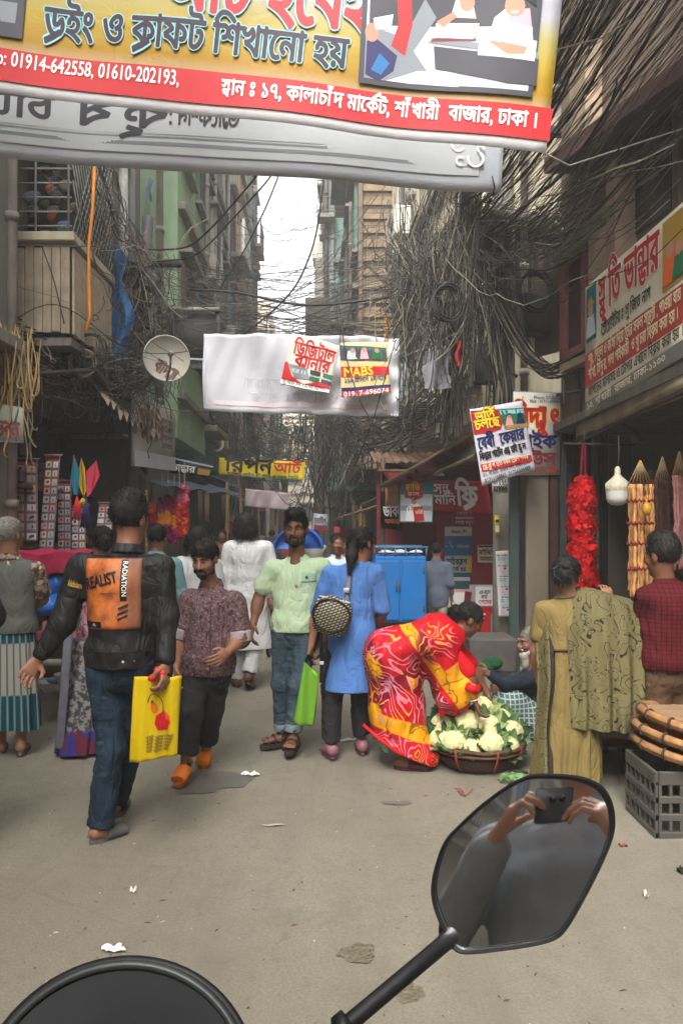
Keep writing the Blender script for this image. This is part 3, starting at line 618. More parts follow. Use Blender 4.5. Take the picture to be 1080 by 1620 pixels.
b2.pp('corner_scroll', sw); cord('tie', [P(778, 279, 3.89), P(782, 296, 3.87), P(780, 305, 3.9)], .004, IRON, t); cord('tie', [P(800, 100, 3.9), P(950, 60, 4.2), P(1150, -60, 4.5)], .004, par=t)
# 3. white cloth banner with two small printed sheets in front
t = thing('street_banner', 'wide wrinkled white banner seen from its back behind two small printed sheets', 'banner', P(477, 590, 7.9))
b3 = PxPanel(7.9, (322, 651), (630, 659), (322, 527), t, tr=(632, 535), wave=lambda u, v: .035 * np.sin(14 * u + 3 * v) + .025 * np.sin(26 * u * (1.2 - v) + 5 * v) + .012 * np.sin(60 * u - 9 * v) * v + .08 * np.maximum(0, v - .55) * np.sin(17 * u) ** 2)
b3.base('sheet', vinyl('white_cloth_banner', (.92, .92, .94), None, .4), 70, 22)
for x, w_ in ((324, 3), (626, 2)): u, v = b3.uv(x, 648); b3.rect('hem', I_LGREY, u, .03, u + w_ * b3.sc, b3.H - .03, 2, 20)
u, v = b3.uv(340, 648); b3.rect('faint_band', ink('faint_pink', (.88, .80, .82)), u, .07, b3.W - .1, .12, 60, 3)
FAINT = ink('faint_print', (.82, .81, .84)); b3.tx('সমাপনী উৎসব ও মিলন মেলা', 385, 612, 22, FAINT, 190, .0, mirror=True); b3.tx('পরীক্ষা শুরু', 385, 632, 20, FAINT, 160, 0, mirror=True)
for a, c in (((322, 527), (250, 470)), ((322, 651), (240, 640)), ((632, 535), (700, 500)), ((630, 659), (700, 690))): cord('tie', [P(*a, 7.9), P((a[0] + c[0]) / 2, (a[1] + c[1]) / 2 + 5, 8), P(*c, 8.2)], .004, IRON, t)
t = thing('printed_sheet', 'tilted small sheet with red banner-shop lettering hung left of its yellow neighbour', 'banner', P(490, 575, 7.7), 'small printed sheets on the white banner')
p = PxPanel(7.7, (443, 608), (521, 623), (463, 527), t, tr=(538, 547), wave=wv(.012, 9, 15)); p.base('sheet', vinyl('sheet_cream', (.88, .86, .80), None, .15), 14, 14)
p.tx('ডিজিটাল', 463, 558, 30, I_RED, 68, .02); p.tx('ব্যানার', 464, 578, 30, I_RED, 58, .02)
p.pp('print', [('red', [(451, 573), (455, 572), (462, 596), (480, 607), (521, 602), (521, 622), (444, 607)]), ('grey', [(456, 575), (486, 582), (490, 600), (466, 598)]), ('lgrey', [(461, 582), (484, 586), (484, 592), (463, 589)]), ('dgrey', [(492, 584), (508, 588), (507, 595), (491, 591)]), ('green', [(512, 589), (528, 593), (526, 600), (511, 596)]), ('green', [(490, 594), (506, 598), (505, 605), (489, 601)]), ('dgrey', [(509, 599), (525, 603), (524, 610), (508, 606)]), ('white', [(444, 607), (445, 600), (521, 617), (520, 622)])])
p.tx('সুলভে সব ধরনের ব্যানার', 447, 606, 9, I_BLACK, 68, .01)
for c in ((463, 527), (538, 547)): cord('string', [P(*c, 7.7), P(c[0] + 4, c[1] - 60, 7.8)], .003, IRON, t)
t = thing('printed_sheet', 'small tutor sheet with photo on top and yellow word MABS on red', 'banner', P(577, 585, 7.7), 'small printed sheets on the white banner')
p = PxPanel(7.7, (540, 629), (618, 621), (537, 542), t, tr=(613, 541), wave=wv(.01, 8, 13, 2)); p.base('sheet', vinyl('sheet_yellow', (.86, .80, .56), None, .15), 14, 14)
p.pp('print', [('dgrey', [(538, 570), (614, 567), (612, 544), (537, 546)]), ('teal', [(540, 552), (610, 550), (610, 545), (540, 547)]), ('lgrey', [(548, 568), (566, 566), (562, 552), (550, 554)]), ('pink', [(570, 566), (584, 565), (580, 550), (572, 551)]), ('green', [(588, 565), (608, 562), (604, 548), (590, 550)]), ('skin', circ(558, 553, 4)), ('skin', circ(577, 551, 4)), ('skin', circ(597, 550, 4)), ('red', [(539, 597), (616, 590), (616, 576), (539, 580)]), ('navy', [(540, 621), (618, 612), (618, 607), (540, 614)]), ('red', [(540, 629), (618, 620), (618, 612), (540, 620)])])
p.tx('MABS', 543, 596, 20, I_YEL, 48, .02); p.tx('১২০ আসনে ১ম ব্যাচ', 544, 606, 11, I_NAVY, 68, .012); p.tx('01917-696074', 543, 628, 11, I_WHITE, 72, .014)
for c in ((537, 542), (613, 541)): cord('string', [P(*c, 7.7), P(c[0] + 2, c[1] - 70, 7.8)], .003, IRON, t)
# 4. yellow banner and blank pink-white one farther on
t = thing('street_banner', 'narrow yellow banner with black and red Bengali art-shop lettering over the far lane', 'banner', P(415, 741, 15))
p = PxPanel(15, (346, 751), (480, 760), (347, 724), t, tr=(483, 731), wave=wv(.03, 9, 14)); p.base('sheet', vinyl('sheet_bright_yellow', (.93, .82, .10), None, .25), 30, 8)
p.tx('রিপন', 356, 745, 32, I_BLACK, 74, .03); p.tx('আর্ট', 432, 747, 22, I_RED, 42, .02); p.tx('ব্যানার সাইন ষ্টীকার ও ক্রেষ্ট তৈরি', 360, 752, 8, I_GREEN, 112, .02)
p.pp('print', [('black', [(358, 728), (380, 726), (402, 731), (400, 733), (380, 729), (360, 732)]), ('red', [(366, 747), (378, 748), (376, 751), (368, 750)])])
for c in ((347, 726), (483, 733)): cord('tie', [P(*c, 15), P(c[0] + (-40 if c[0] < 400 else 30), c[1] - 20, 15)], .006, IRON, t)
t = thing('street_banner', 'blank pinkish white cloth banner hung below the yellow art-shop banner', 'banner', P(423, 790, 18))
p = PxPanel(18, (387, 801), (456, 807), (389, 773), t, tr=(459, 780), wave=wv(.04, 12, 20)); p.base('sheet', vinyl('sheet_pink_white', (.92, .84, .86), None, .3), 30, 10)
for c in ((389, 773), (459, 780)): cord('tie', [P(*c, 18), P(c[0] + (-40 if c[0] < 400 else 30), c[1] - 12, 18)], .006, IRON, t)
# ---------------------------------------------------------------- right side boards
def board(par, p, name, mat, thick=.03, frame=None): return p.base(name, mat, 2, 2, thick)
t = thing('shop_sign', 'long angled shop board with big red name above a red band over the right stall', 'sign', P(925, 560, 6))
p = PxPanel(6.0, (925, 658), (1088, 556), (925, 455), t, Y2=4.6, tr=(1088, 312)); p.base('board', M('board_white', lin((.84, .81, .72)), .5, .08, 2, bump=.1, dirt=.35, dirtc=(.35, .28, .18)), 8, 8, .03)
W_, H_ = p.W, p.H
def rr(nm, m, a, b, c, d): return p.rect(nm, m, a * W_, b * H_, c * W_, d * H_)
rr('red_band', ink('faded_red', (.66, .22, .18)), .003, .21, .997, .47); rr('grey_band', ink('slate', (.42, .42, .40)), .003, .004, .997, .10); rr('picture', I_TEAL, .02, .55, .14, .97); rr('picture', I_GOLD, .80, .50, .985, .97)
p.text('স্মৃতি ভান্ডার', .17 * W_, .70 * H_, .40 * H_, I_WHITE, .035, .60 * W_); p.text('স্মৃতি ভান্ডার', .17 * W_, .70 * H_, .40 * H_, I_RED, .02, .60 * W_)
p.text('প্রোপ্রাইটর ঃ সুজিত নাগ', .2 * W_, .53 * H_, .13 * H_, I_BLACK, .012, .5 * W_)
p.text('শঙ্খ, পিতল ও কাঁসা দিয়ে তৈরি সকল সামগ্রী, পাওয়া যায়', .05 * W_, .37 * H_, .125 * H_, I_CREAM, .012, .9 * W_); p.text('শাঁখা, সিঁদুর, পলা পাইকারী ও খুচরা বিক্রয় করা হয় ।', .05 * W_, .255 * H_, .125 * H_, I_CREAM, .012, .88 * W_)
p.text('কাপড়ের মালাসহ ও টোপর এখানে বিক্রয় করা হয় ।', .05 * W_, .125 * H_, .11 * H_, I_BLACK, .012, .92 * W_); p.text('১০, শাঁখারী বাজার, ঢাকা-১১০০', .03 * W_, .03 * H_, .08 * H_, I_CREAM, .008, .8 * W_)
def fig(u, v, s_, c1, c2): return [(([(u - .5 * s_, v), (u + .5 * s_, v), (u + .32 * s_, v + 1.0 * s_), (u - .32 * s_, v + 1.0 * s_)]), PI[c1]), ([(u + .26 * s_ * math.cos(k * .52), v + 1.25 * s_ + .3 * s_ * math.sin(k * .52)) for k in range(12)], PI[c2]), ([(u - .42 * s_, v + 1.5 * s_), (u + .42 * s_, v + 1.5 * s_), (u, v + 1.95 * s_)], PI['gold'])]
for a_ in ((.08 * W_, .58 * H_, .16 * H_, 'lgrey', 'skin'), (.87 * W_, .53 * H_, .18 * H_, 'orange', 'skin'), (.94 * W_, .53 * H_, .15 * H_, 'green', 'skin')): p.polys('print', None, fig(*a_), None, PAL)
for u in (.1, .9): q0 = p.surf(np.array([u * W_]), np.array([H_ * .9]))[0]; cord('bracket', [q0 + V3(.04, 0, 0), q0 + V3(.35, .1, .1)], .015, IRON, t)
t = thing('shop_sign', 'white board with red Bengali word for electricity and red arrow, jutting behind the school poster', 'sign', P(850, 690, 7.0))
p = PxPanel(7.0, (815, 752), (885, 751), (812, 620), t, tr=(886, 622)); p.base('board', M('board_offwhite', lin((.82, .80, .76)), .5, .06, 3, bump=.1, dirt=.2, dirtc=(.3, .25, .2)), 2, 2, .03)
p.tx('বিদ্যুৎ', 812, 676, 48, I_YEL, 70, .05); p.tx('বিদ্যুৎ', 812, 676, 48, I_RED, 70, .03); p.tx('Phone: 57160333', 842, 630, 7, I_DGREY, 42, .01); p.tx('Mob : 01711-095834', 836, 636, 7, I_DGREY, 47, .01)
p.tx('বাইক', 818, 708, 30, I_NAVY, 60, .035); p.tx('হাউস', 815, 735, 28, I_MAR, 63, .035); p.tx('ই মার্কেট', 836, 746, 9, I_RED, 26, .01); p.pp('arrow', [('red', [(866, 741), (872, 741), (872, 738), (881, 743.5), (872, 749), (872, 746), (866, 746)])])
fr_ = [P(812, 620, 7.02), P(886, 622, 7.02), P(885, 751, 7.02), P(815, 752, 7.02), P(812, 620, 7.02)]; cord('frame', fr_, .008, IRONL, t); cord('bracket', [P(886, 640, 7.03), P(935, 642, 7.05)], .014, IRON, t); cord('bracket', [P(886, 735, 7.03), P(935, 738, 7.05)], .014, IRON, t)
t = thing('poster_sheet', 'tilted school admission sheet with yellow on red heading hung on the pole', 'poster', P(795, 700, 6.7))
p = PxPanel(6.7, (762, 769), (846, 743), (742, 648), t, tr=(825, 634), wave=wv(.008, 7, 12)); p.base('sheet', vinyl('sheet_white', (.88, .87, .90), None, .12), 16, 16)
p.pp('print', [('red', [(743, 650), (788, 641), (796, 660), (793, 674), (775, 682), (749, 688)]), ('green', [(788, 641), (826, 635), (835, 666), (798, 674)]), ('cyan', [(790, 643), (826, 637), (828, 644), (792, 650)]), ('gold', [(796, 668), (833, 660), (835, 667), (799, 675)]), ('pink', [(800, 668), (812, 666), (808, 650), (802, 652)]), ('navy', [(816, 665), (830, 662), (826, 650), (818, 650)]), ('black', circ(806, 650, 4)), ('black', circ(822, 648, 4)), ('skin', circ(806, 652, 3)), ('red', [(759, 735), (839, 717), (842, 728), (762, 747)])])
p.tx('ভর্তি', 752, 668, 24, I_BLACK, 33, .06); p.tx('ভর্তি', 752, 668, 24, I_YEL, 33, .03); p.tx('চলছে', 751, 681, 24, I_BLACK, 42, .06); p.tx('চলছে', 751, 681, 24, I_YEL, 42, .03)
p.tx('বেবী কেয়ার', 757, 711, 28, I_NAVY, 76, .03); p.tx('কিন্ডার গার্টেন এন্ড হাই স্কুল', 759, 729, 17, I_BLACK, 76, .03); p.tx('প্লে-গ্রুপ হতে নবম শ্রেণি পর্যন্ত', 764, 744, 12, I_CREAM, 74, .02); p.tx('৪২, শাঁখারী বাজার লেন, ঢাকা-১১০০', 764, 755, 9, I_BLACK, 78, .01); p.tx('01711168865  01726504489', 766, 764, 9, I_BLACK, 76, .014)
for c in ((742, 648), (825, 634), (762, 769)): cord('string', [P(*c, 6.7), P(c[0] + (20 if c[0] < 800 else 5), c[1] - 18, 7.5)], .003, IRON, t)
t = thing('notice_plate', 'small white plate ending in the figures 39066 below the school admission sheet', 'sign', P(790, 768, 7.3))
p = PxPanel(7.3, (778, 781), (802, 779), (778, 756), t); p.base('plate', I_WHITE, 2, 2, .01); p.tx('ছবি তুলুন', 779, 766, 9, I_BLACK, 21, .02); p.tx('839066', 780, 777, 11, I_BLACK, 21, .025)
t = thing('poster_strip', 'long pale notice strip with pink stamps pasted down the concrete pole', 'poster', P(796, 920, 7.5))
p = PxPanel(7.5, (788, 976), (810, 975), (783, 872), t, tr=(804, 871), wave=wv(.006, 4, 9)); p.base('paper', M('newsprint', lin((.78, .76, .74)), .8, .1, 20, bump=.2), 6, 20)
it = []
for k in range(6):
 y = 877 + k * 16.5; x = 784.5 + k * .9; it += [('lgrey', [x, y, x + 19, y + 14]), ('dgrey', [x + 1, y + 1, x + 18, y + 2.5])] + ([('pink', circ(x + 6, y + 8, 4)), ('maroon', [x + 11, y + 4, x + 17, y + 7])] if k % 2 else [('grey', [x + 2, y + 5, x + 17, y + 6.5]), ('grey', [x + 2, y + 8, x + 14, y + 9.5])])
p.pp('print', it)
t = thing('poster_sheet', 'faded yellow notice pasted high on the concrete pole', 'poster', P(787, 830, 7.5))
p = PxPanel(7.52, (782, 850), (790, 850), (782, 815), t); p.base('paper', M('yellow_paper', lin((.78, .68, .2)), .8, .15, 10), 2, 2, .004); p.pp('print', [('dgrey', [783, 822, 789, 826]), ('cream', [783, 832, 789, 842])])
# ---------------------------------------------------------------- left side boards
t = thing('shop_sign', 'grey white board with tall faded red letters facing along the left lane', 'sign', P(245, 690, 9.5))
p = PxPanel(8.7, (213, 737), (277, 745), (213, 620), t, Y2=10.3, tr=(277, 650)); p.base('board', M('board_grey', lin((.66, .65, .60)), .6, .12, 2, dirt=.5, dirtc=(.25, .22, .18)), 4, 4, .04)
W_, H_ = p.W, p.H; FR = ink('faded_rust', (.55, .30, .26)); p.text('প্লা', .1 * W_, .42 * H_, .62 * H_, FR, .03, .34 * W_); p.text('জি', .48 * W_, .45 * H_, .5 * H_, FR, .02, .2 * W_)
for k in range(4): p.text(['মালা ঘর', 'শাঁখা', 'পলা', 'ঢাকা'][k], .62 * W_, (.72 - .13 * k) * H_, .12 * H_, I_DGREY, .012, .3 * W_)
rr('hood', I_LGREY, .0, .0, 1, .22)
t = thing('shop_sign', 'dark blue board with white Bengali lettering and pale edge farther down the left lane', 'sign', P(300, 738, 11.5))
p = PxPanel(11.5, (268, 748), (330, 754), (268, 722), t, tr=(334, 733)); p.base('board', M('board_ink_blue', lin((.10, .16, .20)), .5, .1, 3), 2, 2, .04); p.tx('ভান্ডার', 270, 744, 17, I_WHITE, 38, .025); p.pp('edge', [('lgrey', [(268, 722), (268, 725), (334, 736), (334, 733)]), ('gold', [(312, 738), (332, 741), (330, 752), (312, 750)])])
t = thing('shop_sign', 'pale green board with red floral lettering at the left edge above the calendars', 'sign', P(15, 670, 6.6))
p = PxPanel(6.6, (-60, 697), (36, 700), (-60, 628), t, tr=(36, 645)); p.base('board', M('board_mint', lin((.70, .74, .66)), .6, .1, 3, dirt=.5, dirtc=(.3, .25, .18)), 2, 2, .03); p.tx('শাঁখা ভবন', -55, 688, 46, FR, 86, .03); p.pp('edge', [('grey', [(-60, 697), (36, 700), (36, 697), (-60, 694)])])
t = thing('dark_hoarding', 'dark grey blank board jutting out above the left lane beside the white banner', 'sign', P(315, 560, 9.6))
p = PxPanel(9.6, (262, 566), (343, 568), (262, 492), t, tr=(343, 492)); p.base('board', M('board_charcoal', lin((.27, .27, .26)), .7, .12, 3, dirt=.3), 2, 2, .12); cord('top_rail', [P(255, 489, 9.55), P(347, 490, 9.55)], .03, IRONL, t); cord('side_post', [P(345, 480, 9.6), P(346, 580, 9.6)], .04, IRON, t); p.pp('edge', [('lgrey', [(300, 566), (343, 568), (343, 571), (300, 569)])]); cord('side_post', [P(338, 571, 9.6), P(338, 625, 9.6)], .03, IRON, t)
# dish with lettering
t = thing('satellite_dish', 'round weathered white satellite dish with dark handwriting above the left lane', 'dish', P(265, 567, 8.2))
c0 = P(264, 567, 8.2); ax_ = unit(V3(.35, -.9, -.05)); ux = unit(np.cross(UP, ax_)); uy = np.cross(ax_, ux); rd = .25
def dish(u, v, o=0): r = rd * v; a = u * 6.2832; return c0 + (r * np.cos(a))[:, None] * ux + (r * np.sin(a))[:, None] * uy + (.09 * (v ** 2 - 1) + o)[:, None] * ax_
mb = MB().grid(lambda u, v: dish(u, v), 41, 9); mb.grid(lambda u, v: dish(1 - u, v, -.012), 41, 9); mb.tube([c0 + ux * rd * math.cos(a) + uy * rd * math.sin(a) for a in np.linspace(0, 6.2832, 41)], .009, 6, cap=False)
mb.build('reflector', M('dish_white', lin((.72, .70, .65)), .5, .12, 3, dirt=.6, dirtc=(.2, .17, .13)), t)
Panel(lambda u, v: c0 + u[:, None] * ux + v[:, None] * uy + (.09 * ((u * u + v * v) / rd ** 2 - 1))[:, None] * ax_, .6, .6, t).text('বাদ্যা', -.15, -.11, .22, I_BROWN, .03, .26, rot=-.6)
cord('feed_arm', [c0 - uy * rd, c0 + ax_ * .28 - uy * .12, c0 + ax_ * .3], .012, IRONL, t); MB().tube([c0 + ax_ * .27, c0 + ax_ * .36], .03, 10).build('feed_horn', IRONL, t); cord('mount', [c0 - ax_ * .09, c0 - ax_ * .3, c0 + V3(-.35, .3, -.3)], .025, IRON, t)
# ---------------------------------------------------------------- shops, stalls and goods
def cloth(name, c, rough=.8, var=.2, scale=9, bs=.35): return M('cloth_' + name, lin(c), rough, var, scale, bump=bs, bscale=120, bdist=.003, spec=.15, fold=.25)
def metal(name, c, rough=.45, dirt=.4): return M('metal_' + name, lin(c), rough, .12, 5, bump=.15, bscale=30, dirt=dirt, dirtc=(.10, .06, .035))
RUST = M('rusty_tin', lin((.46, .34, .27)), .7, .35, 6, bump=.3, dirt=.7, dirtc=(.08, .05, .035)); TIN = M('grey_tin', lin((.60, .60, .58)), .5, .2, 4, metal=.3, dirt=.5, dirtc=(.15, .12, .09)); TARP_D = cloth('sooty_tarp', (.20, .18, .17)); BAMBOO = M('bamboo', lin((.47, .38, .27)), .6, .3, 14, bump=.3, dirt=.3)
# concrete utility pole
t = thing('utility_pole', 'thick grey concrete pole carrying notices and the black wire tangle', 'pole', P(797, 1066, 7.7))
bx_, by_ = P(797, 1066, 7.7)[:2]; mb = MB().tube([V3(bx_, by_, z) for z in (-.05, 1, 2.5, 4.5, 8.2)], [.125, .12, .115, .105, .09], 16); mb.build('shaft', CONC, t)
for z in (5.6, 6.3): MB().box((bx_ - .7, by_ - .05, z), (bx_ + .7, by_ + .05, z + .09), 0, None, .01).build('crossarm', IRON, t); [MB().lathe([(.0, .0), (.035, .0), (.045, .04), (.03, .07), (.04, .1), (.0, .13)], (bx_ + d, by_, z + .09), 12).build('insulator', I_BROWN, t) for d in (-.6, -.3, .3, .6)]
for z in (2.05, 3.1): MB().tube([V3(bx_ + .13 * math.cos(a), by_ + .13 * math.sin(a), z) for a in np.linspace(0, 6.2832, 20)], .012, 6, cap=False).build('band', IRON, t)
for k, (dx, z, w, h) in enumerate(((-.35, 3.0, .3, .4), (.16, 3.5, .3, .42), (-.3, 4.3, .34, .4))): MB().box((bx_ + dx, by_ - .2, z), (bx_ + dx + w, by_ - .02, z + h), 0, None, .012).build('junction_box', M('junction_grey', lin((.30, .31, .31)), .55, .15, 6, dirt=.4), t)
t = thing('utility_pole', 'distant dark pole wrapped in hanging cables in the middle of the far lane', 'pole', P(505, 905, 16.5)); x_, y_ = P(505, 905, 16.5)[:2]
MB().tube([V3(x_, y_, z) for z in (-.05, 3, 7.5)], [.13, .12, .1], 12).build('shaft', CONC, t); MB().box((x_ - .6, y_ - .05, 5.2), (x_ + .6, y_ + .05, 5.3)).build('crossarm', IRON, t); MB().box((x_ - .3, y_ - .2, 5.6), (x_ + .25, y_ - .06, 6.6), 0, None, .02).build('transformer_box', IRON, t)
t = thing('utility_pole', 'leaning dark pole among the coiled cables on the left side', 'pole', (-2.45, 9.0, 0))
MB().tube([V3(-2.62, 9.0, 0), V3(-2.5, 9.0, 3), V3(-2.35, 9.0, 5.3)], [.09, .08, .07], 12).build('shaft', IRON, t); MB().box((-2.9, 8.96, 4.7), (-1.95, 9.04, 4.78)).build('crossarm', IRON, t)
# --- balcony with plank front and caged railing on the left
x0, x1, yA, yB, z0 = -3.28, -2.66, 7.25, 8.5, 3.42
t = thing('balcony', 'caged iron balcony with weathered vertical planks below, above the left stall', 'balcony', (x0, yA, z0)); PLANK = M('grey_planks', lin((.66, .60, .51)), .85, .25, 5, bump=.4, bscale=40, dirt=.4, dirtc=(.10, .08, .06), streak=True)
g = np.random.default_rng(4); mb = MB()
for k in range(7): a = x0 + k * .0885; mb.box((a + .003, yA + g.uniform(-.008, .008), z0 + g.uniform(-.02, .03)), (a + .084, yA + .03, z0 + .86 + g.uniform(-.03, .02)), 0, None, .004)
for k in range(12): a = yA + .04 + k * .1; mb.box((x1 + g.uniform(-.006, .006), a, z0 + g.uniform(-.02, .03)), (x1 + .03, a + .094, z0 + .86), 0, None, .004)
mb.build('plank_front', PLANK, t, smooth=False)
MB().box((x0, yA + .035, z0 - .1), (x1 - .003, yB, z0 - .022), 0).build('floor_slab', CONC, t, smooth=False); MB().box((x0, yA - .06, z0 + .9), (x1 + .06, yB, z0 + .99), 0, None, .01).build('rail_slab', PL_CREAM, t, smooth=False); MB().box((x0, yA + .04, z0 + .55), (x1 - .02, yB, z0 + .88), 0).build('back_board', TARP_D, t, smooth=False)
mb = MB()
for k in range(9): z = z0 + 1.05 + k * .14; mb.tube([V3(x0, yA - .03, z), V3(x1 + .03, yA - .03, z)], .009, 5)
for k in range(14): a = yA + k * .09; mb.tube([V3(x1 + .03, a, z0 + 1), V3(x1 + .03, min(a + .75, yB), z0 + 1 + min(.75, yB - a) * 1.7)], .007, 5); mb.tube([V3(x1 + .03, a + .3, z0 + 1), V3(x1 + .03, max(a + .3 - .7, yA), z0 + 1 + (a + .3 - max(a - .4, yA)) * 1.7)], .007, 5)
for a in (x0 + .02, x0 + .3, x1): mb.tube([V3(a, yA - .035, z0 + 1), V3(a, yA - .035, z0 + 2.5)], .012, 5)
mb.build('cage', IRONL, t)
MB().box((x0, yA + .5, z0 + 1), (x1 - .06, yB, z0 + 2.5)).build('room_shade_block', DARKIN, t, smooth=False); MB().box((x0, yA - .05, z0 + 2.5), (x1 + .05, yB, z0 + 2.62)).build('upper_slab', CONC, t, smooth=False)  # solid near-black block paints the shade of the room behind the cage
for k in range(26):
 c = V3(g.uniform(x0 + .05, x1 - .1), yA + g.uniform(.1, .4), z0 + 1.05 + g.uniform(0, .9)); r = g.uniform(.03, .06)
 SDF(.015).ell(c, (r, r * .8, r * 1.1)).ell(c + V3(r * .7, 0, .03), (r * .7, r * .6, r * .6)).mb().build('bundle', cloth('bundle%d' % (k % 5), [(.25, .24, .26), (.3, .42, .5), (.55, .27, .14), (.22, .33, .24), (.45, .42, .38)][k % 5]), t)
# orange and other sheathing
solo('orange_cable', MB().tube([P(150, 255, 7.1), P(147, 330, 7.08), P(141, 385, 7.06), P(141, 450, 7.06), P(143, 500, 7.05), P(136, 525, 7.0)], .016, 8), M('orange_plastic', lin((.80, .48, .12)), .5, .15, 9), 'thick orange cable hanging down in front of the planked balcony', 'cable', P(141, 525, 7.06))
mb = MB().grid(lambda u, v: P(160, 400, 8.7) + np.stack([(.33 * u + .06 * np.sin(9 * v + 3 * u)) , .06 * np.sin(11 * u + 4 * v), -1.25 * v + .08 * np.sin(5 * u)], -1), 14, 24)
solo('tarpaulin', mb, M('blue_tarp', lin((.20, .40, .60)), .5, .25, 5, bump=.4, bscale=14, bdist=.02), 'crumpled blue tarpaulin hung behind the left cable coils', 'tarpaulin', P(180, 550, 8.7))
# ragged awning and rusty tin of the kite shop
def ragged(u, v):
 p = (P(138, 600, 8.0)[None] * (1 - u[:, None]) + P(228, 662, 9.7)[None] * u[:, None]); d = np.stack([.28 * v, -.15 * v, -.20 * v - .12 * v * v], -1)
 return p + d + np.stack([0 * u, 0 * u, v ** 3 * (.05 * np.sin(60 * u) + .03 * np.sin(23 * u)) + .02 * np.sin(15 * u)], -1)
solo('awning', MB().grid(ragged, 90, 8), M('dirty_canvas', lin((.62, .56, .48)), .9, .3, 5, bump=.4, bscale=40, dirt=.5), 'ragged scalloped beige canvas awning over the kite shop corner', 'awning', P(190, 640, 9))
t = thing('tin_roof', 'sooty tin roof sheet over the dark kite shop', 'roof', (-3.3, 8, 2.7)); q4 = [P(-80, 600, 6.9), P(150, 585, 7.6), P(222, 660, 9.7), P(60, 640, 10)]
mb = MB(); mb.grid(lambda u, v: (q4[0] * (1 - u[:, None]) + q4[1] * u[:, None]) * (1 - v[:, None]) + (q4[3] * (1 - u[:, None]) + q4[2] * u[:, None]) * v[:, None] + V3(0, 0, 1) * (.012 * np.sin(u * 90))[:, None], 120, 6); mb.build('sheet', RUST, t); MB().tube([q4[0], q4[1], q4[2]], .025, 6).build('edge_pole', IRON, t)
# --- kite shop interior
t = thing('stall', 'dark open shop front on the left hung with calendar strips and stacked goods', 'stall', (-3.2, 8, 0))
MB().box((-3.3, 9.0, 0), (-2.55, 9.04, 2.6)).build('side_partition', M('dark_board', lin((.20, .17, .15)), .9, .4, 5, dirt=.5), t, smooth=False); MB().box((-3.88, 7.0, 1.9), (-3.0, 9.0, 1.94)).build('shelf', WOOD, t); MB().box((-3.88, 7.0, 1.3), (-3.1, 9.0, 1.34)).build('shelf', WOOD, t); MB().box((-3.6, 6.7, 0), (-2.95, 8.8, .82)).build('counter', WOOD, t)
g = np.random.default_rng(11)
def goods(n, x0, x1, y0, y1, z0, z1, cols, lab, cat, grp, smin=.07, smax=.16):
 protos = []
 for k in range(n):
  s_ = g.uniform(smin, smax, 3); c = V3(g.uniform(x0, x1), g.uniform(y0, y1), g.uniform(z0, z1)); kk = int(g.integers(len(cols)))
  o = solo('carton', MB().box(c - s_ / 2, c + s_ / 2, 0, None, .006), M('goods_%s_%d' % (cat, kk), lin(cols[kk]), .6, .15, 9), lab, cat, c - V3(0, 0, s_[2] / 2), grp, False)
# calendar strips
STRIPM = M('strip_film', lin((.58, .42, .44)), .45, .25, 12)
def strip(lab, Y, bl, br, tl, tr, rows, cols_, seed, Y2=None):
 g = np.random.default_rng(seed); t = thing('calendar_strip', lab, 'poster', P((bl[0] + br[0]) / 2, bl[1], Y), 'calendar strips hung in the left stall'); p = PxPanel(Y, bl, br, tl, t, Y2, tr, wv(.006, 5, 9)); p.base('film', STRIPM, 6, 14); u = np.linspace(0, 1, cols_ + 1); W, H = p.W, p.H; L = []
 L.append(([(.03 * W, .955 * H), (.97 * W, .955 * H), (.97 * W, .99 * H), (.03 * W, .99 * H)], PI['maroon']))
 for r in range(rows):
  for c in range(cols_):
   a, b = (c + .1) / cols_ * W, (c + .88) / cols_ * W; d, e = (r + .12) / (rows + .6) * H, (r + .85) / (rows + .6) * H; m = ['white', 'lgrey', 'cream', 'pink', 'lgrey'][g.integers(5)]; L.append(([(a, d), (b, d), (b, e), (a, e)], PI[m]))
   mm = ['dgrey', 'maroon', 'grey', 'brown', 'teal'][g.integers(5)]; x, y = (a + b) / 2, (d + e) / 2; s = (e - d) * .3; L.append((circ(x, y, min(s, (b - a) * .3), s, 8) if g.random() < .5 else [(a + .2 * (b - a), y - s), (b - .2 * (b - a), y - s * .3), (b - .25 * (b - a), y + s), (a + .3 * (b - a), y + s * .5)], PI[mm]))
   L.append(([(a + .1 * (b - a), d + .08 * (e - d)), (b - .1 * (b - a), d + .08 * (e - d)), (b - .1 * (b - a), d + .16 * (e - d)), (a + .1 * (b - a), d + .16 * (e - d))], PI['grey']))
 p.polys('print', None, L, None, PAL); MB().tube([P(*tl, Y) + V3(-.02, -.005, 0), P(*tr, Y2 or Y) + V3(.02, -.005, 0)], .008, 6).build('hanger', IRONL, t)
strip('wide calendar strip with two columns of white cards, second from the left edge', 7.2, (22, 856), (60, 856), (22, 724), (60, 726), 8, 2, 1); strip('tilted narrow pink calendar strip right of the wide white one', 7.4, (61, 880), (84, 880), (74, 720), (96, 720), 11, 2, 2)
strip('dim calendar strip cut by the left edge of the view', 7.1, (-20, 850), (18, 850), (-20, 735), (18, 738), 6, 2, 3); strip('grey card strip hanging behind the kites', 8.0, (92, 878), (113, 878), (92, 760), (113, 760), 9, 2, 4)
strip('short card strip beside the grey strip, under the kites', 8.05, (114, 880), (136, 880), (114, 800), (136, 800), 6, 2, 5); strip('red and white card strip high behind the jacketed man', 9.2, (185, 790), (210, 788), (185, 752), (211, 752), 3, 2, 6); strip('small patterned strip left of the jacketed man\'s head', 8.3, (152, 838), (178, 838), (158, 795), (178, 795), 4, 2, 7)
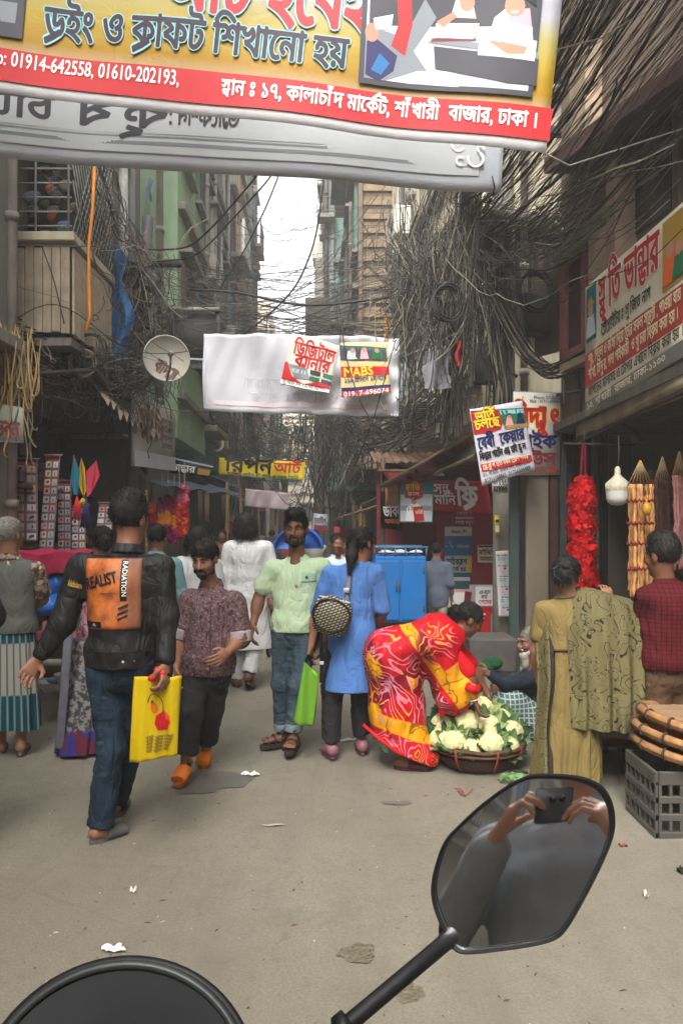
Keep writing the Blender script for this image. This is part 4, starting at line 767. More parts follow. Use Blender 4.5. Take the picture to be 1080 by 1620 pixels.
def cart_paint(n, c): return M('paint_' + n, lin(c), .45, .12, 5, bump=.12, bscale=40, dirt=.3, dirtc=(.1, .07, .05))
goods(46, -3.75, -3.05, 7.1, 8.9, .9, 2.3, [(.45, .38, .36), (.6, .5, .5), (.35, .3, .33), (.62, .58, .52), (.5, .3, .32)], 'small carton stacked in the dim left shop', 'carton', 'cartons stacked in the left shop')
# kites
def kite(lab, pts, c, tail, tc, Y):
 t = thing('paper_kite', lab, 'kite', P(*pts[0], Y), 'paper kites at the left shop'); mb = MB(); v = np.array([P(*q, Y + .02 * i) for i, q in enumerate(pts)]); n = len(v); mb.add(np.concatenate([v, v + V3(0, .004, 0)]), [np.arange(n)[None], np.arange(n, 2 * n)[::-1][None], np.array([(i, i + n, (i + 1) % n + n, (i + 1) % n) for i in range(n)])]); mb.build('sail', M('kite_%s' % c[0], lin(c[1]), .6, .1, 6, bump=.1), t, smooth=False); MB().tube([v[0] + V3(0, -.006, 0), v[n // 2] + V3(0, -.006, 0)], .004, 5).build('spine', BAMBOO, t)
 if tail: a = P(*tail[0], Y + .03); b_ = P(*tail[1], Y + .03); m2 = MB(); [m2.tube([a, (a + b_) / 2 + V3((k - 4) * .008, 0, 0), b_ + V3((k - 4) * .012, .01 * (k % 3), .01 * (k % 2))], .006, 4) for k in range(9)]; m2.build('tail', M('kite_tail_%s' % tc[0], lin(tc[1]), .7, .15, 9), t)
kite('blue and turquoise paper kite, leftmost of the three, with red tail', [(117, 720), (126, 745), (124, 782), (117, 782), (112, 755)], ('blue', (.16, .60, .70)), ((122, 785), (123, 824)), ('red', (.80, .16, .20)), 7.35)
kite('yellow paper kite between the blue and the pink one', [(129, 724), (135, 742), (137, 775), (133, 787), (126, 770), (124, 745)], ('yellow', (.85, .72, .18)), ((131, 788), (133, 800)), ('yellow', (.85, .72, .18)), 7.3)
kite('broad pink red paper kite with dark blue tail', [(153, 728), (158, 752), (146, 778), (138, 787), (137, 745)], ('pink', (.86, .26, .36)), ((137, 788), (135, 836)), ('navy', (.16, .16, .36)), 7.25)
# --- left cart with pink cloth, blue bundles, bowls
t = thing('vendor_cart', 'low vendor cart with raspberry cloth and blue rail beside the left shop', 'cart', P(100, 1085, 6.2))
x0, x1, y0, y1 = -3.0, -2.08, 5.9, 6.9
mb = MB().grid(lambda u, v: np.stack([x0 - .02 + (x1 - x0 + .04) * u, y0 - .03 + .02 * np.sin(20 * u) * v + 0 * u, 1.32 - .16 * v + .012 * np.sin(17 * u)], -1), 40, 6); mb.grid(lambda u, v: np.stack([x0 - .02 + (x1 - x0 + .04) * u, y0 - .03 + v, 1.32 + .015 * np.sin(17 * u) * np.cos(9 * v)], -1), 40, 12); mb.build('cloth', cloth('raspberry', (.62, .14, .28)), t)
MB().box((x0, y0 - .01, .62), (x1, y1, .70), 0, None, .01).build('deck', metal('pink', (.56, .22, .30)), t, smooth=False)
for a in (x0 + .03, x1 - .03):
 for b_ in (y0 + .05, y1 - .1): MB().tube([V3(a, b_, 0), V3(a, b_, 1.3)], .025, 8).build('leg', IRON, t)
MB().box((x0, y0 + .02, .42), (x1, y0 + .06, .47)).build('rail', IRONL, t); MB().box((x0, y0 + .02, .28), (x1, y0 + .06, .32)).build('rail', metal('blue_rail', (.2, .3, .5)), t)
for px, py, s_, c, lab in ((75, 927, .15, (.14, .42, .78), 'bright blue plastic wrapped bundle, upper of two on the left cart'), (78, 955, .16, (.10, .38, .74), 'bright blue plastic wrapped bundle, lower of two on the left cart')):
 c_ = P(px, py, 6.05); S = SDF(.012); S.ell(c_, (s_ * 1.3, s_, s_ * .62)).ell(c_ + V3(.1, -.03, .03), (s_ * .7, s_ * .7, s_ * .5)); S.disp = lambda p: .012 * wrinkle(p, 3, 40); solo('plastic_bundle', S.mb(), M('blue_plastic', lin(c), .3, .15, 9, bump=.4, bscale=25, spec=.5), lab, 'bundle', c_ - V3(0, 0, s_ * .62))
for k, (px, py, r, lab) in enumerate(((88, 1078, .13, 'dented pale aluminium bowl, left of the pair under the left cart'), (112, 1066, .12, 'dented pale aluminium bowl, right of the pair under the left cart'))):
 c_ = P(px, py, 5.85); solo('metal_bowl', MB().lathe([(.0, -.09), (r * .6, -.085), (r * .95, -.03), (r, 0), (r * 1.06, .005), (r * .96, 0), (r * .56, -.078), (0, -.082)], c_, 28), M('aluminium', lin((.72, .71, .68)), .4, .1, 8, metal=.7, bump=.3, bscale=12), lab, 'bowl', c_ - V3(0, 0, .09))
solo('storage_box', MB().box(P(66, 1000, 5.95), P(104, 976, 6.25), 0, None, .01), M('salmon_card', lin((.66, .45, .42)), .7, .2, 8), 'salmon coloured box on the deck of the left cart', 'box', P(85, 1000, 6.05), smooth=False)
for k in range(7):
 c_ = V3(x0 + .1 + .12 * k, 6.2 + .1 * (k % 3), .73 + .03 * (k % 2)); solo('cloth_sack', SDF(.014).ell(c_ + V3(0, 0, .08), (.09, .12, .1)).cap(c_ + V3(0, 0, .15), c_ + V3(.02, 0, .22), .035, .02, .05).mb(), cloth('sack%d' % (k % 3), [(.45, .38, .3), (.3, .27, .27), (.5, .46, .44)][k % 3]), 'small tied cloth sack on the low deck of the left cart', 'sack', c_, 'cloth sacks on the left cart')
# hanging flower garlands left
def petals(mb, c, r, n, s_, g, m=0, mk=1):
 a = g.normal(size=(n, 3)); a /= np.linalg.norm(a, axis=1)[:, None]; p = np.asarray(c) + a * np.asarray(r) * g.uniform(.75, 1.05, (n, 1)); t1 = np.cross(a, g.normal(size=(n, 3))); t1 /= np.linalg.norm(t1, axis=1)[:, None]; t2 = np.cross(a, t1); s1 = s_ * g.uniform(.6, 1.3, (n, 1)); ti = a * s1 * g.uniform(.1, .9, (n, 1))
 v = np.stack([p - t1 * s1, p + t2 * s1 * .7 + ti * .4, p + t1 * s1 + ti, p - t2 * s1 * .7 + ti * .5], 1).reshape(-1, 3); i = np.arange(n)[:, None] * 4; mb.add(v, i + np.array([[0, 1, 2, 3]]), m)
def flower_mat(n, c): return M('petal_' + n, lin(c), .65, .25, 30, bump=.1, spec=.2)
g = np.random.default_rng(21); FC = dict(magenta=(.62, .10, .38), marigold=(.92, .56, .06), orange=(.90, .32, .06), crimson=(.76, .08, .16), pink=(.92, .40, .52), white=(.85, .82, .78))
for k, (px, y0, y1, seq, lab) in enumerate(((257, 790, 855, ['magenta', 'marigold', 'crimson'], 'hanging garland of magenta, marigold and crimson tiers, leftmost'), (266, 788, 852, ['magenta', 'marigold', 'magenta'], 'hanging garland of magenta and marigold tiers in the middle of the cluster'), (276, 792, 858, ['crimson', 'marigold', 'magenta'], 'hanging garland with crimson top and magenta fringe'), (284, 776, 850, ['pink', 'orange', 'crimson'], 'fluffy pink and orange garland'), (292, 772, 846, ['pink', 'crimson', 'orange'], 'fluffy pink garland, rightmost of the cluster'), (240, 800, 826, ['orange', 'crimson'], 'short orange and crimson garland left of the tiered ones'))):
 t = thing('flower_garland', lab, 'garland', P(px, y1, 9.6), 'flower garlands at the left shop'); n = len(seq); MB().tube([P(px, y0 - 40, 9.65), P(px, y1, 9.6)], .006, 5).build('string', IRONL, t)
 for i, cn in enumerate(seq):
  mb = MB(); h = (y1 - y0) / n; [petals(mb, P(px + g.uniform(-1, 1), y0 + h * (i + j / 4 + .1), 9.6), (.055, .055, .06), 60, .022, g) for j in range(4)]; mb.build('blossom_tier', flower_mat(cn, FC[cn]), t)
# small stall canopies behind garlands
t = thing('awning', 'patched dark canopy sheet above the hanging flower garlands', 'awning', P(260, 770, 10)); mb = MB().grid(lambda u, v: (P(205, 752, 9.4)[None] * (1 - u[:, None]) + P(330, 768, 11.5)[None] * u[:, None]) + np.stack([.55 * v, -.3 * v, -.16 * v + .02 * np.sin(20 * u)], -1), 30, 6); mb.build('sheet', cloth('patched_blue', (.26, .30, .34)), t); [MB().tube([P(px, 775, Y), P(px, 1000, Y)], .02, 6).build('post', BAMBOO, t) for px, Y in ((232, 9.2), (322, 11.2))]
t = thing('awning', 'folded striped cloth roll under the pale shop board on the left', 'awning', P(215, 720, 9.6)); mb = MB().tube([P(212, 672, 9.5), P(216, 700, 9.4), P(222, 725, 9.5), P(232, 748, 9.8)], [.05, .07, .06, .03], 10); mb.build('roll', cloth('striped_red', (.56, .40, .42), var=.6, scale=25), t)
# --- phone kiosk on the right
t = thing('kiosk', 'red phone recharge kiosk with banner front beside the blue cabinet', 'kiosk', (1.2, 9.6, 0))
KRED = M('kiosk_red', lin((.66, .13, .19)), .55, .15, 4, dirt=.25); x0, x1 = P(602, 900, 9.8)[0], P(790, 900, 9.8)[0]
MB().box((x0, 10.9, 0), (2.1, 10.96, 2.45)).build('back_panel', M('kiosk_back', lin((.50, .17, .19)), .7, .3, 5), t, smooth=False); MB().box((x1 - .06, 9.5, 0), (x1, 10.9, 2.4)).build('side_panel', KRED, t, smooth=False); MB().box((P(690, 0, 9.9)[0], 9.9, 0), (x1 - .06, 9.94, 1.98)).build('front_panel', KRED, t, smooth=False); MB().box((x0, 9.6, .0), (P(690, 0, 9.9)[0], 9.9, .5)).build('counter', WOOD, t, smooth=False)
MB().grid(lambda u, v: np.stack([x0 - .1 + 1.7 * u, 9.45 + 1.5 * v, 2.36 + .28 * v + .2 * u * 0 + .012 * np.sin(100 * u)], -1), 100, 4).build('tin_roof', RUST, t)
for a in (x0, x1 - .1): MB().tube([V3(a, 9.3, 0), V3(a, 9.3, 2.4)], .03, 8).build('post', IRON, t)
kp = PxPanel(9.2, (640, 806), (778, 812), (640, 757), t, tr=(770, 762), wave=wv(.01, 7, 12)); kp.base('banner', vinyl('kiosk_banner_red', (.72, .10, .18), None, .1), 24, 8)
kp.tx('সন্ড', 686, 781, 24, I_WHITE, 28, .02); kp.tx('মানি', 688, 797, 22, I_WHITE, 34, .02); kp.tx('ফ্রি', 724, 799, 46, I_WHITE, 34, .03)
kp = PxPanel(9.15, (602, 836), (636, 838), (602, 778), t, tr=(636, 776)); kp.base('banner', vinyl('kiosk_banner_red', (0, 0, 0)), 2, 2); kp.tx('ডাবল', 606, 817, 24, I_WHITE, 32, .02); kp.tx('অফার', 608, 828, 10, I_ORANGE, 24, .02)
for Y, bl, br, tl, items, txts in (
  (9.85, (703, 930), (746, 931), (703, 833), [('white', [703, 833, 746, 848]), ('blue', [703, 848, 746, 879]), ('lgrey', [704, 880, 738, 905]), ('yellow', [738, 880, 745, 905]), ('teal', [703, 906, 746, 931]), ('white', [706, 913, 743, 919]), ('red', [(730, 836), (737, 840), (730, 844), (733, 840)])], [('মাইক্যাশ', 706, 893, 14, I_BLACK, 32), ('রিচার্জ হয়', 706, 903, 9, I_BLACK, 30), ('telenor', 722, 866, 9, I_LGREY, 20), ('bkash', 714, 843, 7, I_DGREY, 14)]),
  (9.86, (755, 890), (785, 891), (755, 862), [('cream', [755, 862, 785, 890]), ('dgrey', [756, 863, 784, 866])], [('মাইজিপি', 757, 877, 11, I_BLACK, 26), ('অফার', 758, 887, 10, I_BLACK, 24)]), (9.86, (716, 832), (752, 832), (716, 808), [('red', [716, 808, 752, 832]), ('white', [720, 818, 748, 821])], [('বিকাশ', 722, 814, 9, I_WHITE, 24), ('পেমেন্ট করুন', 720, 829, 8, I_WHITE, 28)]),
  (9.6, (742, 955), (790, 958), (744, 925), [('lgrey', [742, 925, 790, 956]), ('maroon', [744, 912, 790, 925])], []), (9.4, (745, 1000), (788, 1003), (748, 960), [('red', [745, 960, 788, 1001]), ('white', [750, 970, 768, 973]), ('white', [750, 977, 765, 980]), ('grey', [(776, 1000), (790, 1000), (788, 970), (782, 962), (775, 975)])], []),
  (9.45, (750, 960), (790, 960), (752, 928), [('white', [752, 928, 790, 958])], [('এম-ক্যাশ', 757, 940, 9, I_DGREY, 18), ('কর', 760, 947, 9, I_DGREY, 10), ('পেমেন্ট', 757, 955, 9, I_RED, 20)]), (9.5, (702, 962), (746, 968), (703, 930), [('pink', [703, 932, 746, 962]), ('white', [706, 937, 735, 960]), ('maroon', [(735, 935), (746, 937), (742, 966), (732, 966)])], [('', 0, 0, 1, I_RED, 1)])):
 kp = PxPanel(Y, bl, br, tl, t); kp.base('poster', I_LGREY, 2, 2, .01); kp.pp('print', items)
 for a in txts:
  if a[0]: kp.tx(a[0], *a[1:5], a[5], .02)
 if bl[0] == 703: kp.pp('logo', [('white', [(711 + 4 * math.cos(a), 862 + 4 * math.sin(a)), (711 + 6 * math.cos(a + .5), 862 + 6 * math.sin(a + .5)), (711 + 7 * math.cos(a + .2), 862 + 7 * math.sin(a + .2)), (712, 863)]) for a in (.3, 2.4, 4.5)])
t = thing('poster_sheet', 'green bordered poster of a white shirted person with red placard hung at the kiosk', 'poster', P(657, 828, 8.9)); p = PxPanel(8.9, (630, 827), (684, 828), (631, 760), t, tr=(686, 761), wave=wv(.006, 6, 9)); p.base('sheet', vinyl('sheet_green', (.36, .50, .36), None, .1), 8, 8); p.pp('print', [('lgrey', [633, 763, 683, 825]), ('teal', [633, 763, 683, 782]), ('red', [(637, 763), (667, 762), (669, 786), (661, 790), (640, 788)]), ('grey', [634, 800, 682, 808]), ('white', [(641, 824), (643, 803), (650, 797), (662, 797), (668, 806), (670, 824)]), ('skin', circ(654, 792, 4.5, 6)), ('black', circ(654, 787, 5.5, 3.5)), ('red', [(652, 802), (668, 801), (671, 824), (655, 825)])]); p.tx('স্টাডি', 641, 775, 14, I_YEL, 22, .02); p.tx('ক্লাস', 644, 784, 9, I_CREAM, 18, .02); p.tx('ভর্তি', 656, 813, 8, I_CREAM, 12, .02)
t = thing('poster_sheet', 'small peach coloured sheet hung left of the green bordered poster', 'poster', P(620, 800, 9.0)); p = PxPanel(9.0, (609, 801), (631, 801), (609, 764), t, tr=(631, 762)); p.base('sheet', vinyl('sheet_peach', (.72, .46, .40), None, .1), 4, 4); p.tx('ভর্তি', 611, 780, 14, I_GOLD, 17, .02); p.tx('চলছে', 611, 793, 12, I_GOLD, 17, .02)
# blue cabinet cart
t = thing('cabinet_cart', 'bright blue two door cabinet cart with roof rail standing before the kiosk', 'cart', P(640, 1015, 8.3)); BL = cart_paint('blue', (.07, .42, .70)); xa, xb = P(592, 0, 8.3)[0], P(674, 0, 8.3)[0]; zt, zb = P(0, 880, 8.3)[2], P(0, 985, 8.3)[2]
MB().box((xa, 8.3, zb), (xb, 8.95, zt), 0, None, .012).build('body', BL, t, smooth=False)
for k in (0, 1): d = (xb - xa) / 2; q = MB().box((xa + .02 + k * d, 8.282, zb + .03), (xa + d - .012 + k * d, 8.298, zt - .05), 0, None, .006).build('door', BL, t, smooth=False); MB().box((xa + d - .05 + k * .03, 8.27, zb + .35), (xa + d - .035 + k * .03, 8.281, zb + .47)).build('handle', IRON, q); [MB().tube([V3(xa + .03 + k * (2 * d - .06), 8.285, z), V3(xa + .03 + k * (2 * d - .06), 8.285, z + .07)], .01, 6).build('hinge', IRON, q) for z in (zb + .12, zt - .2)]
mb = MB(); [mb.tube([V3(xa - .02, y, zt + .1), V3(xb + .02, y, zt + .1)], .014, 6) for y in (8.3, 8.95)]; [mb.tube([V3(x, y, zt), V3(x, y, zt + .1)], .01, 6) for x in np.linspace(xa, xb, 6) for y in (8.3, 8.95)]; mb.build('roof_rail', cart_paint('blue_grey', (.28, .46, .58)), t)
for x in (xa + .04, xb - .04):
 for y in (8.36, 8.9): MB().tube([V3(x, y, 0), V3(x, y, zb + .01)], .025, 8).build('leg', IRON, t)
solo('folded_sheet', MB().grid(lambda u, v: np.stack([xa + .05 + .5 * u, 8.36 + .3 * v, zt + .02 + .03 * np.sin(9 * u) * np.sin(5 * v) + .02], -1), 20, 10), I_LGREY, 'crumpled white plastic sheet lying on the blue cabinet', 'plastic sheet', (xa + .3, 8.5, zt))
# awnings over kiosk
for lab, q, m, nm in (('torn orange red tin awning above the red kiosk', [(600, 770, 8.6), (745, 688, 8.2), (750, 712, 9.6), (640, 775, 10)], M('red_tin', lin((.58, .30, .24)), .6, .3, 5, dirt=.6), 'tin'), ('corrugated grey sheet leaning above the kiosk banner', [(690, 748, 8.4), (748, 722, 8.0), (760, 700, 8.9), (690, 735, 9.3)], TIN, 'tin'), ('sagging dark red cloth canopy left of the kiosk banner', [(598, 745, 9.0), (660, 745, 8.8), (720, 730, 9.7), (600, 728, 10)], cloth('dark_red', (.40, .10, .13)), 'cloth'), ('thin grey tin sheet sloping over the far right stalls', [(530, 822, 12.6), (612, 795, 12.0), (620, 800, 14), (545, 815, 14)], TIN, 'tin')):
 a = [P(*k) for k in q]; f = lambda u, v: (a[0] * (1 - u[:, None]) + a[1] * u[:, None]) * (1 - v[:, None]) + (a[3] * (1 - u[:, None]) + a[2] * u[:, None]) * v[:, None] + V3(0, 0, 1) * ((.014 * np.sin(u * 110)) if nm == 'tin' else (-.12 * np.sin(u * 3.1416) + .03 * np.sin(13 * u + 5 * v)))[:, None]
 tt = thing('awning', lab, 'awning', a[0]); MB().grid(f, 130 if nm == 'tin' else 40, 8).build('sheet', m, tt); MB().tube([a[0], a[1]], .02, 6).build('edge_pole', BAMBOO, tt)
for k, (px, py, Y, r, c, lab) in enumerate(((705, 693, 8.3, .08, (.75, .68, .55), 'small cream pot lid lying on the tin awning'), (693, 752, 8.9, .07, (.66, .68, .72), 'grey round cap over the kiosk banner'))): solo('lid', MB().lathe([(0, .05), (.03, .045), (r, .01), (r * 1.1, 0), (0, -.01)], P(px, py, Y), 16), metal('lid%d' % k, c), lab, 'lid', P(px, py, Y))
# --- right shop
t = thing('stall', 'right hand garland stall with pale slab awning, hooked rod and dim interior', 'stall', (2.3, 5.6, 0)); XS = 2.16
MB().box((3.4, 2.5, 0), (3.46, 7.3, 2.54)).build('back_wall', M('shop_dark_wall', lin((.36, .32, .28)), .9, .3, 3, dirt=.3), t, smooth=False); MB().box((1.92, 7.16, 0), (3.4, 7.22, 2.54)).build('end_wall', M('shop_grey_wall', lin((.45, .43, .39)), .9, .2, 3, dirt=.3), t, smooth=False); MB().box((2.0, 2.5, 2.43), (3.4, 7.15, 2.5)).build('ceiling', PL_DARK, t, smooth=False)
a0, a1, a2, a3 = P(915, 692, 6.6), P(1120, 585, 4.2), P(1130, 560, 4.2) + V3(.45, 0, .0), P(918, 655, 6.6) + V3(.4, 0, .05)
mb = MB(); f = lambda u, v: (a0 * (1 - u[:, None]) + a1 * u[:, None]) * (1 - v[:, None]) + (a3 * (1 - u[:, None]) + a2 * u[:, None]) * v[:, None]; mb.grid(f, 12, 4); mb.grid(lambda u, v: f(1 - u, v) - V3(0, 0, .05), 12, 4); mb.grid(lambda u, v: f(u, 0 * v) - V3(0, 0, .05)[None] * (1 - v[:, None]) - V3(.002, 0, 0), 12, 2); mb.build('awning_slab', M('awning_cement', lin((.66, .62, .52)), .85, .2, 4, dirt=.35), t); PxPanel(6.55, (911, 697), (1092, 604), (911, 668), t, Y2=4.25, tr=(1092, 572)).base('fascia', MATS['awning_cement'], 8, 4, .03)
cord('awning_bar', [P(914, 694, 6.5), P(1120, 600, 4.2)], .02, IRON, t); cord('rod', [P(890, 702, 6.2), P(1005, 703, 5.9)], .01, IRON, t)
for px, py, Y in ((924, 700, 6.1), (945, 690, 6.1), (1024, 640, 5.2), (1046, 632, 5.0)): c = P(px, py, Y); MB().tube([c + V3(0, 0, .1), c + V3(0, 0, .02), c + V3(.02, 0, -.02), c + V3(.05, 0, -.01), c + V3(.055, 0, .02)], .006, 6).build('hook', IRON, t)
cord('strut', [P(985, 672, 5.8), P(1018, 698, 5.7)], .018, IRON, t)
for k, (pa, pb, c, nm) in enumerate(((806, 822, (.24, .30, .29), 'dark_green'), (832, 868, (.50, .46, .40), 'putty'), (870, 884, (.26, .15, .15), 'oxblood'), (886, 898, (.22, .26, .26), 'slate'), (905, 935, (.13, .12, .12), 'black'), (938, 948, (.36, .42, .38), 'sage'), (950, 962, (.08, .08, .08), 'soot'), (962, 1000, (.36, .33, .29), 'khaki'))):
 Y = 7.05 - .01 * k; MB().box((P(pa, 0, Y)[0], Y, .02), (P(pb, 0, Y)[0], Y + .06, 2.42), 0, None, .012).build('shutter_post', metal('shutter_' + nm, c, .6, .5), t, smooth=False)
cord('threshold', [P(822, 1062, 7.0), P(1000, 1062, 7.0)], .05, CONC, t)
# hanging red garland
g = np.random.default_rng(33); t = thing('paper_garland', 'long thick bright red ruffled garland hanging from the stall rod', 'garland', P(922, 942, 6.0)); mb = MB(); RG = [flower_mat('scarlet', (.83, .06, .09)), flower_mat('deep_scarlet', (.62, .03, .06))]
for k in range(95):
 y = 760 + k * 1.95; wd = .105 * min(1, .55 + (k / 14)) * (1 - .1 * math.sin(k * .3)); c = P(922 - 2.5 * math.sin(k * .045) + g.normal() * .8, y, 6.0); petals(mb, c, (wd, wd * .9, .03), 46, .03, g, int(k * 7 % 3 == 0))
mb.build('ruffles', RG, t); [MB().tube([P(922 + d, 762, 6), P(923 + d * .4, 704, 6.1)], .012, 6).build('ribbon', flower_mat('wine', (.42, .04, .14)), t) for d in (-4, 4)]
# LED bulb
t = thing('light_bulb', 'big white capsule bulb hanging unlit from a thin wire in the right stall', 'light bulb', P(976, 800, 5.2)); c = P(976, 800, 5.2); s_ = 5.2 / F
MB().lathe([(0, 0), (9 * s_, 1.2 * s_), (15 * s_, 6 * s_), (17 * s_, 12 * s_), (17.5 * s_, 23 * s_)], c, 28).build('diffuser', M('bulb_white', lin((.86, .85, .82)), .35, .03, 4, bump=0, spec=.5), t)
mb = MB(); mb.lathe([(17.6 * s_, 23 * s_), (17.8 * s_, 36 * s_), (12 * s_, 41 * s_), (6 * s_, 47 * s_), (4.5 * s_, 50 * s_), (4.5 * s_, 58 * s_), (2 * s_, 62 * s_), (0, 62 * s_)], c, 28)
for k in range(28): a = k * 6.2832 / 28; mb.tube([c + V3(17.9 * s_ * math.cos(a), 17.9 * s_ * math.sin(a), 24 * s_), c + V3(17.9 * s_ * math.cos(a), 17.9 * s_ * math.sin(a), 35 * s_)], .6 * s_, 4)
mb.build('heat_sink', M('bulb_cream', lin((.78, .75, .66)), .45, .08, 4), t); MB().tube([c + V3(0, 0, 60 * s_), c + V3(.01, 0, 80 * s_), P(978, 690, 5.2)], .004, 5).build('wire', IRON, t)
# tan cloth garlands, maroon strands
def strands(lab, px0, px1, y0, y1, Y, c, n, seed, grp=None, knots=None):
 g = np.random.default_rng(seed); t = thing('cloth_garland', lab, 'garland', P((px0 + px1) / 2, y1, Y), grp); mb = MB(); hk = P((px0 + px1) / 2, y0 - 38, Y)
 for k in range(n):
  px = px0 + (px1 - px0) * (k + .5) / n + g.normal() * .8; yy = Y + g.uniform(-.06, .06); ys = np.linspace(y0, y1 + g.uniform(-14, 6), 26); tw = g.uniform(0, 6)
  mb.tube([P(px + .7 * math.sin(i * .9 + tw) + 2.5 * math.sin(i * .12), y, yy) for i, y in enumerate(ys)], [.0115 * (1 + .28 * math.sin(i * 2.1 + tw)) for i in range(26)], 7)
 mb.build('ropes', M('rope_' + c[0], lin(c[1]), .8, .3, 25, bump=.5, bscale=70), t); m2 = MB(); [m2.tube([P(px0 + (px1 - px0) * k / 6, y0 + 3, Y), hk], .004, 4) for k in range(7)]; m2.build('strings', cloth('string_tan', (.6, .5, .36)), t)
 if knots:
  for ky in knots: MB().tube([P(px, ky + 2 * math.sin(px), Y - .075) for px in np.linspace(px0 - 1, px1 + 1, 14)], .009, 6).build('tie', cloth('tie_red', (.48, .16, .12)), t)
strands('broad bunch of tan rope garlands with red ties in the right stall', 992, 1032, 766, 945, 4.9, ('tan', (.80, .58, .36)), 11, 1, None, (792, 828, 860, 900)); strands('dark brown strand bunch behind the tan rope garlands', 1034, 1060, 760, 880, 4.95, ('dark_brown', (.26, .16, .13)), 9, 2); strands('pinkish white bunch of bead strands at the right edge', 1062, 1085, 752, 900, 4.8, ('rose', (.62, .42, .40)), 7, 3)
c_ = P(1022, 806, 4.78); solo('gold_tassel', SDF(.006).ell(c_, (.03, .03, .04)).cap(c_, c_ + V3(0, 0, .07), .012, .006).mb(), M('gold_thread', lin((.74, .54, .16)), .5, .2, 30), 'round golden tassel hung on the tan ropes', 'tassel', c_)
g = np.random.default_rng(5); goods(26, 2.5, 3.3, 3.6, 6.8, 1.1, 2.1, [(.42, .2, .2), (.5, .4, .28), (.3, .22, .2), (.55, .5, .42)], 'small parcel in the dim interior of the right garland stall', 'parcel', 'parcels in the right garland stall')
# --- right foreground: crate, trays, box, bench, blue crate
def crate(lab, lo, hi, c, nm, open_top=True):
 t = thing('plastic_crate', lab, 'crate', ((lo[0] + hi[0]) / 2, (lo[1] + hi[1]) / 2, lo[2])); m = M('crate_' + nm, lin(c), .5, .15, 8, dirt=.45, dirtc=(.1, .08, .06)); lo = V3(*lo); hi = V3(*hi)
 for ax in (0, 1):
  for sgn in (0, 1):
   mb = MB(); L = hi[1 - ax] - lo[1 - ax]; H = hi[2] - lo[2]; wal = (hi if sgn else lo)[ax]; o = V3(0, 0, lo[2]); o[ax] = wal; o[1 - ax] = lo[1 - ax]; d = V3(0, 0, 0); d[1 - ax] = 1; n = V3(0, 0, 0); n[ax] = -1 if sgn else 1; fr = (o, d, n, UP); e = .022 if ax else 0
   for zz in (0, .27, .53, .8): mb.box((e, 0, H * zz), (L - e, .02, H * zz + (.035 if zz < .8 else H * .2)), 0, fr, .004)
   nb = max(3, int(L / .055))
   for k in range(nb + 1): a = e + (L - 2 * e - .014) * k / nb; mb.box((a, .003, .01), (a + .014, .016, H * .85), 0, fr)
   mb.build('side', m, t, smooth=False)
 MB().box(lo + V3(.02, .02, .005), V3(hi[0] - .02, hi[1] - .02, lo[2] + .03)).build('bottom', m, t, smooth=False); return t
cx0 = P(1031, 0, 3.65)[0]; crate('open grey plastic crate on the road under the stacked bamboo trays', (cx0, 3.62, .0), (cx0 + .52, 4.0, .33), (.31, .30, .28), 'grey')
TRAY = M('tray_cane', lin((.60, .44, .28)), .6, .35, 30, bump=.5, bscale=50, dirt=.3)
for k, (dx, dz, tl, lab) in enumerate(((0, .36, .16, 'shallow bamboo tray at the bottom of the stack on the crate'), (.0, .43, .18, 'shallow bamboo tray in the middle of the stack on the crate'), (.03, .50, .20, 'shallow bamboo tray on top of the stack on the crate'))):
 c = V3(cx0 + .36 + dx, 3.83, dz); t = thing('bamboo_tray', lab, 'tray', c, 'bamboo trays stacked on the crate'); rt = .345; rotf = lambda p: np.stack([p[:, 0], p[:, 1], p[:, 2] - tl * p[:, 0]], -1) + c
 def tor(u, v, rr=rt, r_=.023): return rotf(np.stack([(rr + r_ * np.cos(v * 6.2832)) * np.cos(u * 6.2832), (rr + r_ * np.cos(v * 6.2832)) * np.sin(u * 6.2832), r_ * 1.1 * np.sin(v * 6.2832)], -1))
 MB().grid(tor, 61, 11).build('rim', TRAY, t); MB().grid(lambda u, v: rotf(np.stack([rt * v * np.cos(u * 6.2832), rt * v * np.sin(u * 6.2832), -.03 + .03 * v ** 4 + .004 * np.sin(80 * v) * np.sin(60 * u)], -1)), 41, 14).build('weave', TRAY, t)
 for a in np.linspace(.45, 1.0, 9): MB().tube([tor(np.array([a]), np.array([v_]), rt, .026)[0] for v_ in np.linspace(0, 1, 13)], .007, 6, cap=False).build('binding', WOOD, t)
c_ = P(1052, 1190, 3.72); solo('carton', MB().box(c_ + V3(0, 0, 0), c_ + V3(.26, .3, .17), 0, None, .008), M('tan_card', lin((.58, .46, .34)), .8, .15, 9, dirt=.2), 'tan cardboard box resting on the bamboo trays', 'box', c_, smooth=False)
t = thing('wooden_bench', 'low dark wooden bench behind the olive dressed woman', 'bench', P(985, 1232, 4.6)); xa, xb, zt = P(930, 0, 4.6)[0], P(1040, 0, 4.6)[0], P(0, 1165, 4.6)[2]; MB().box((xa, 4.55, zt - .05), (xb, 5.1, zt), 0, None, .008).build('seat', WOOD, t, smooth=False); [MB().box((x, y, 0), (x + .05, y + .05, zt - .052), 0, None, .005).build('leg', WOOD, t, smooth=False) for x in (xa + .03, P(988, 0, 4.6)[0], xb - .08) for y in (4.58, 5.02)]; MB().box((xa + .03, 4.56, .17), (xb - .03, 4.575, .21)).build('stretcher', WOOD, t)
crate('navy plastic crate standing on the bench', (P(1000, 0, 4.7)[0], 4.65, zt + .003), (P(1052, 0, 4.7)[0], 5.05, zt + .27), (.10, .13, .24), 'navy')
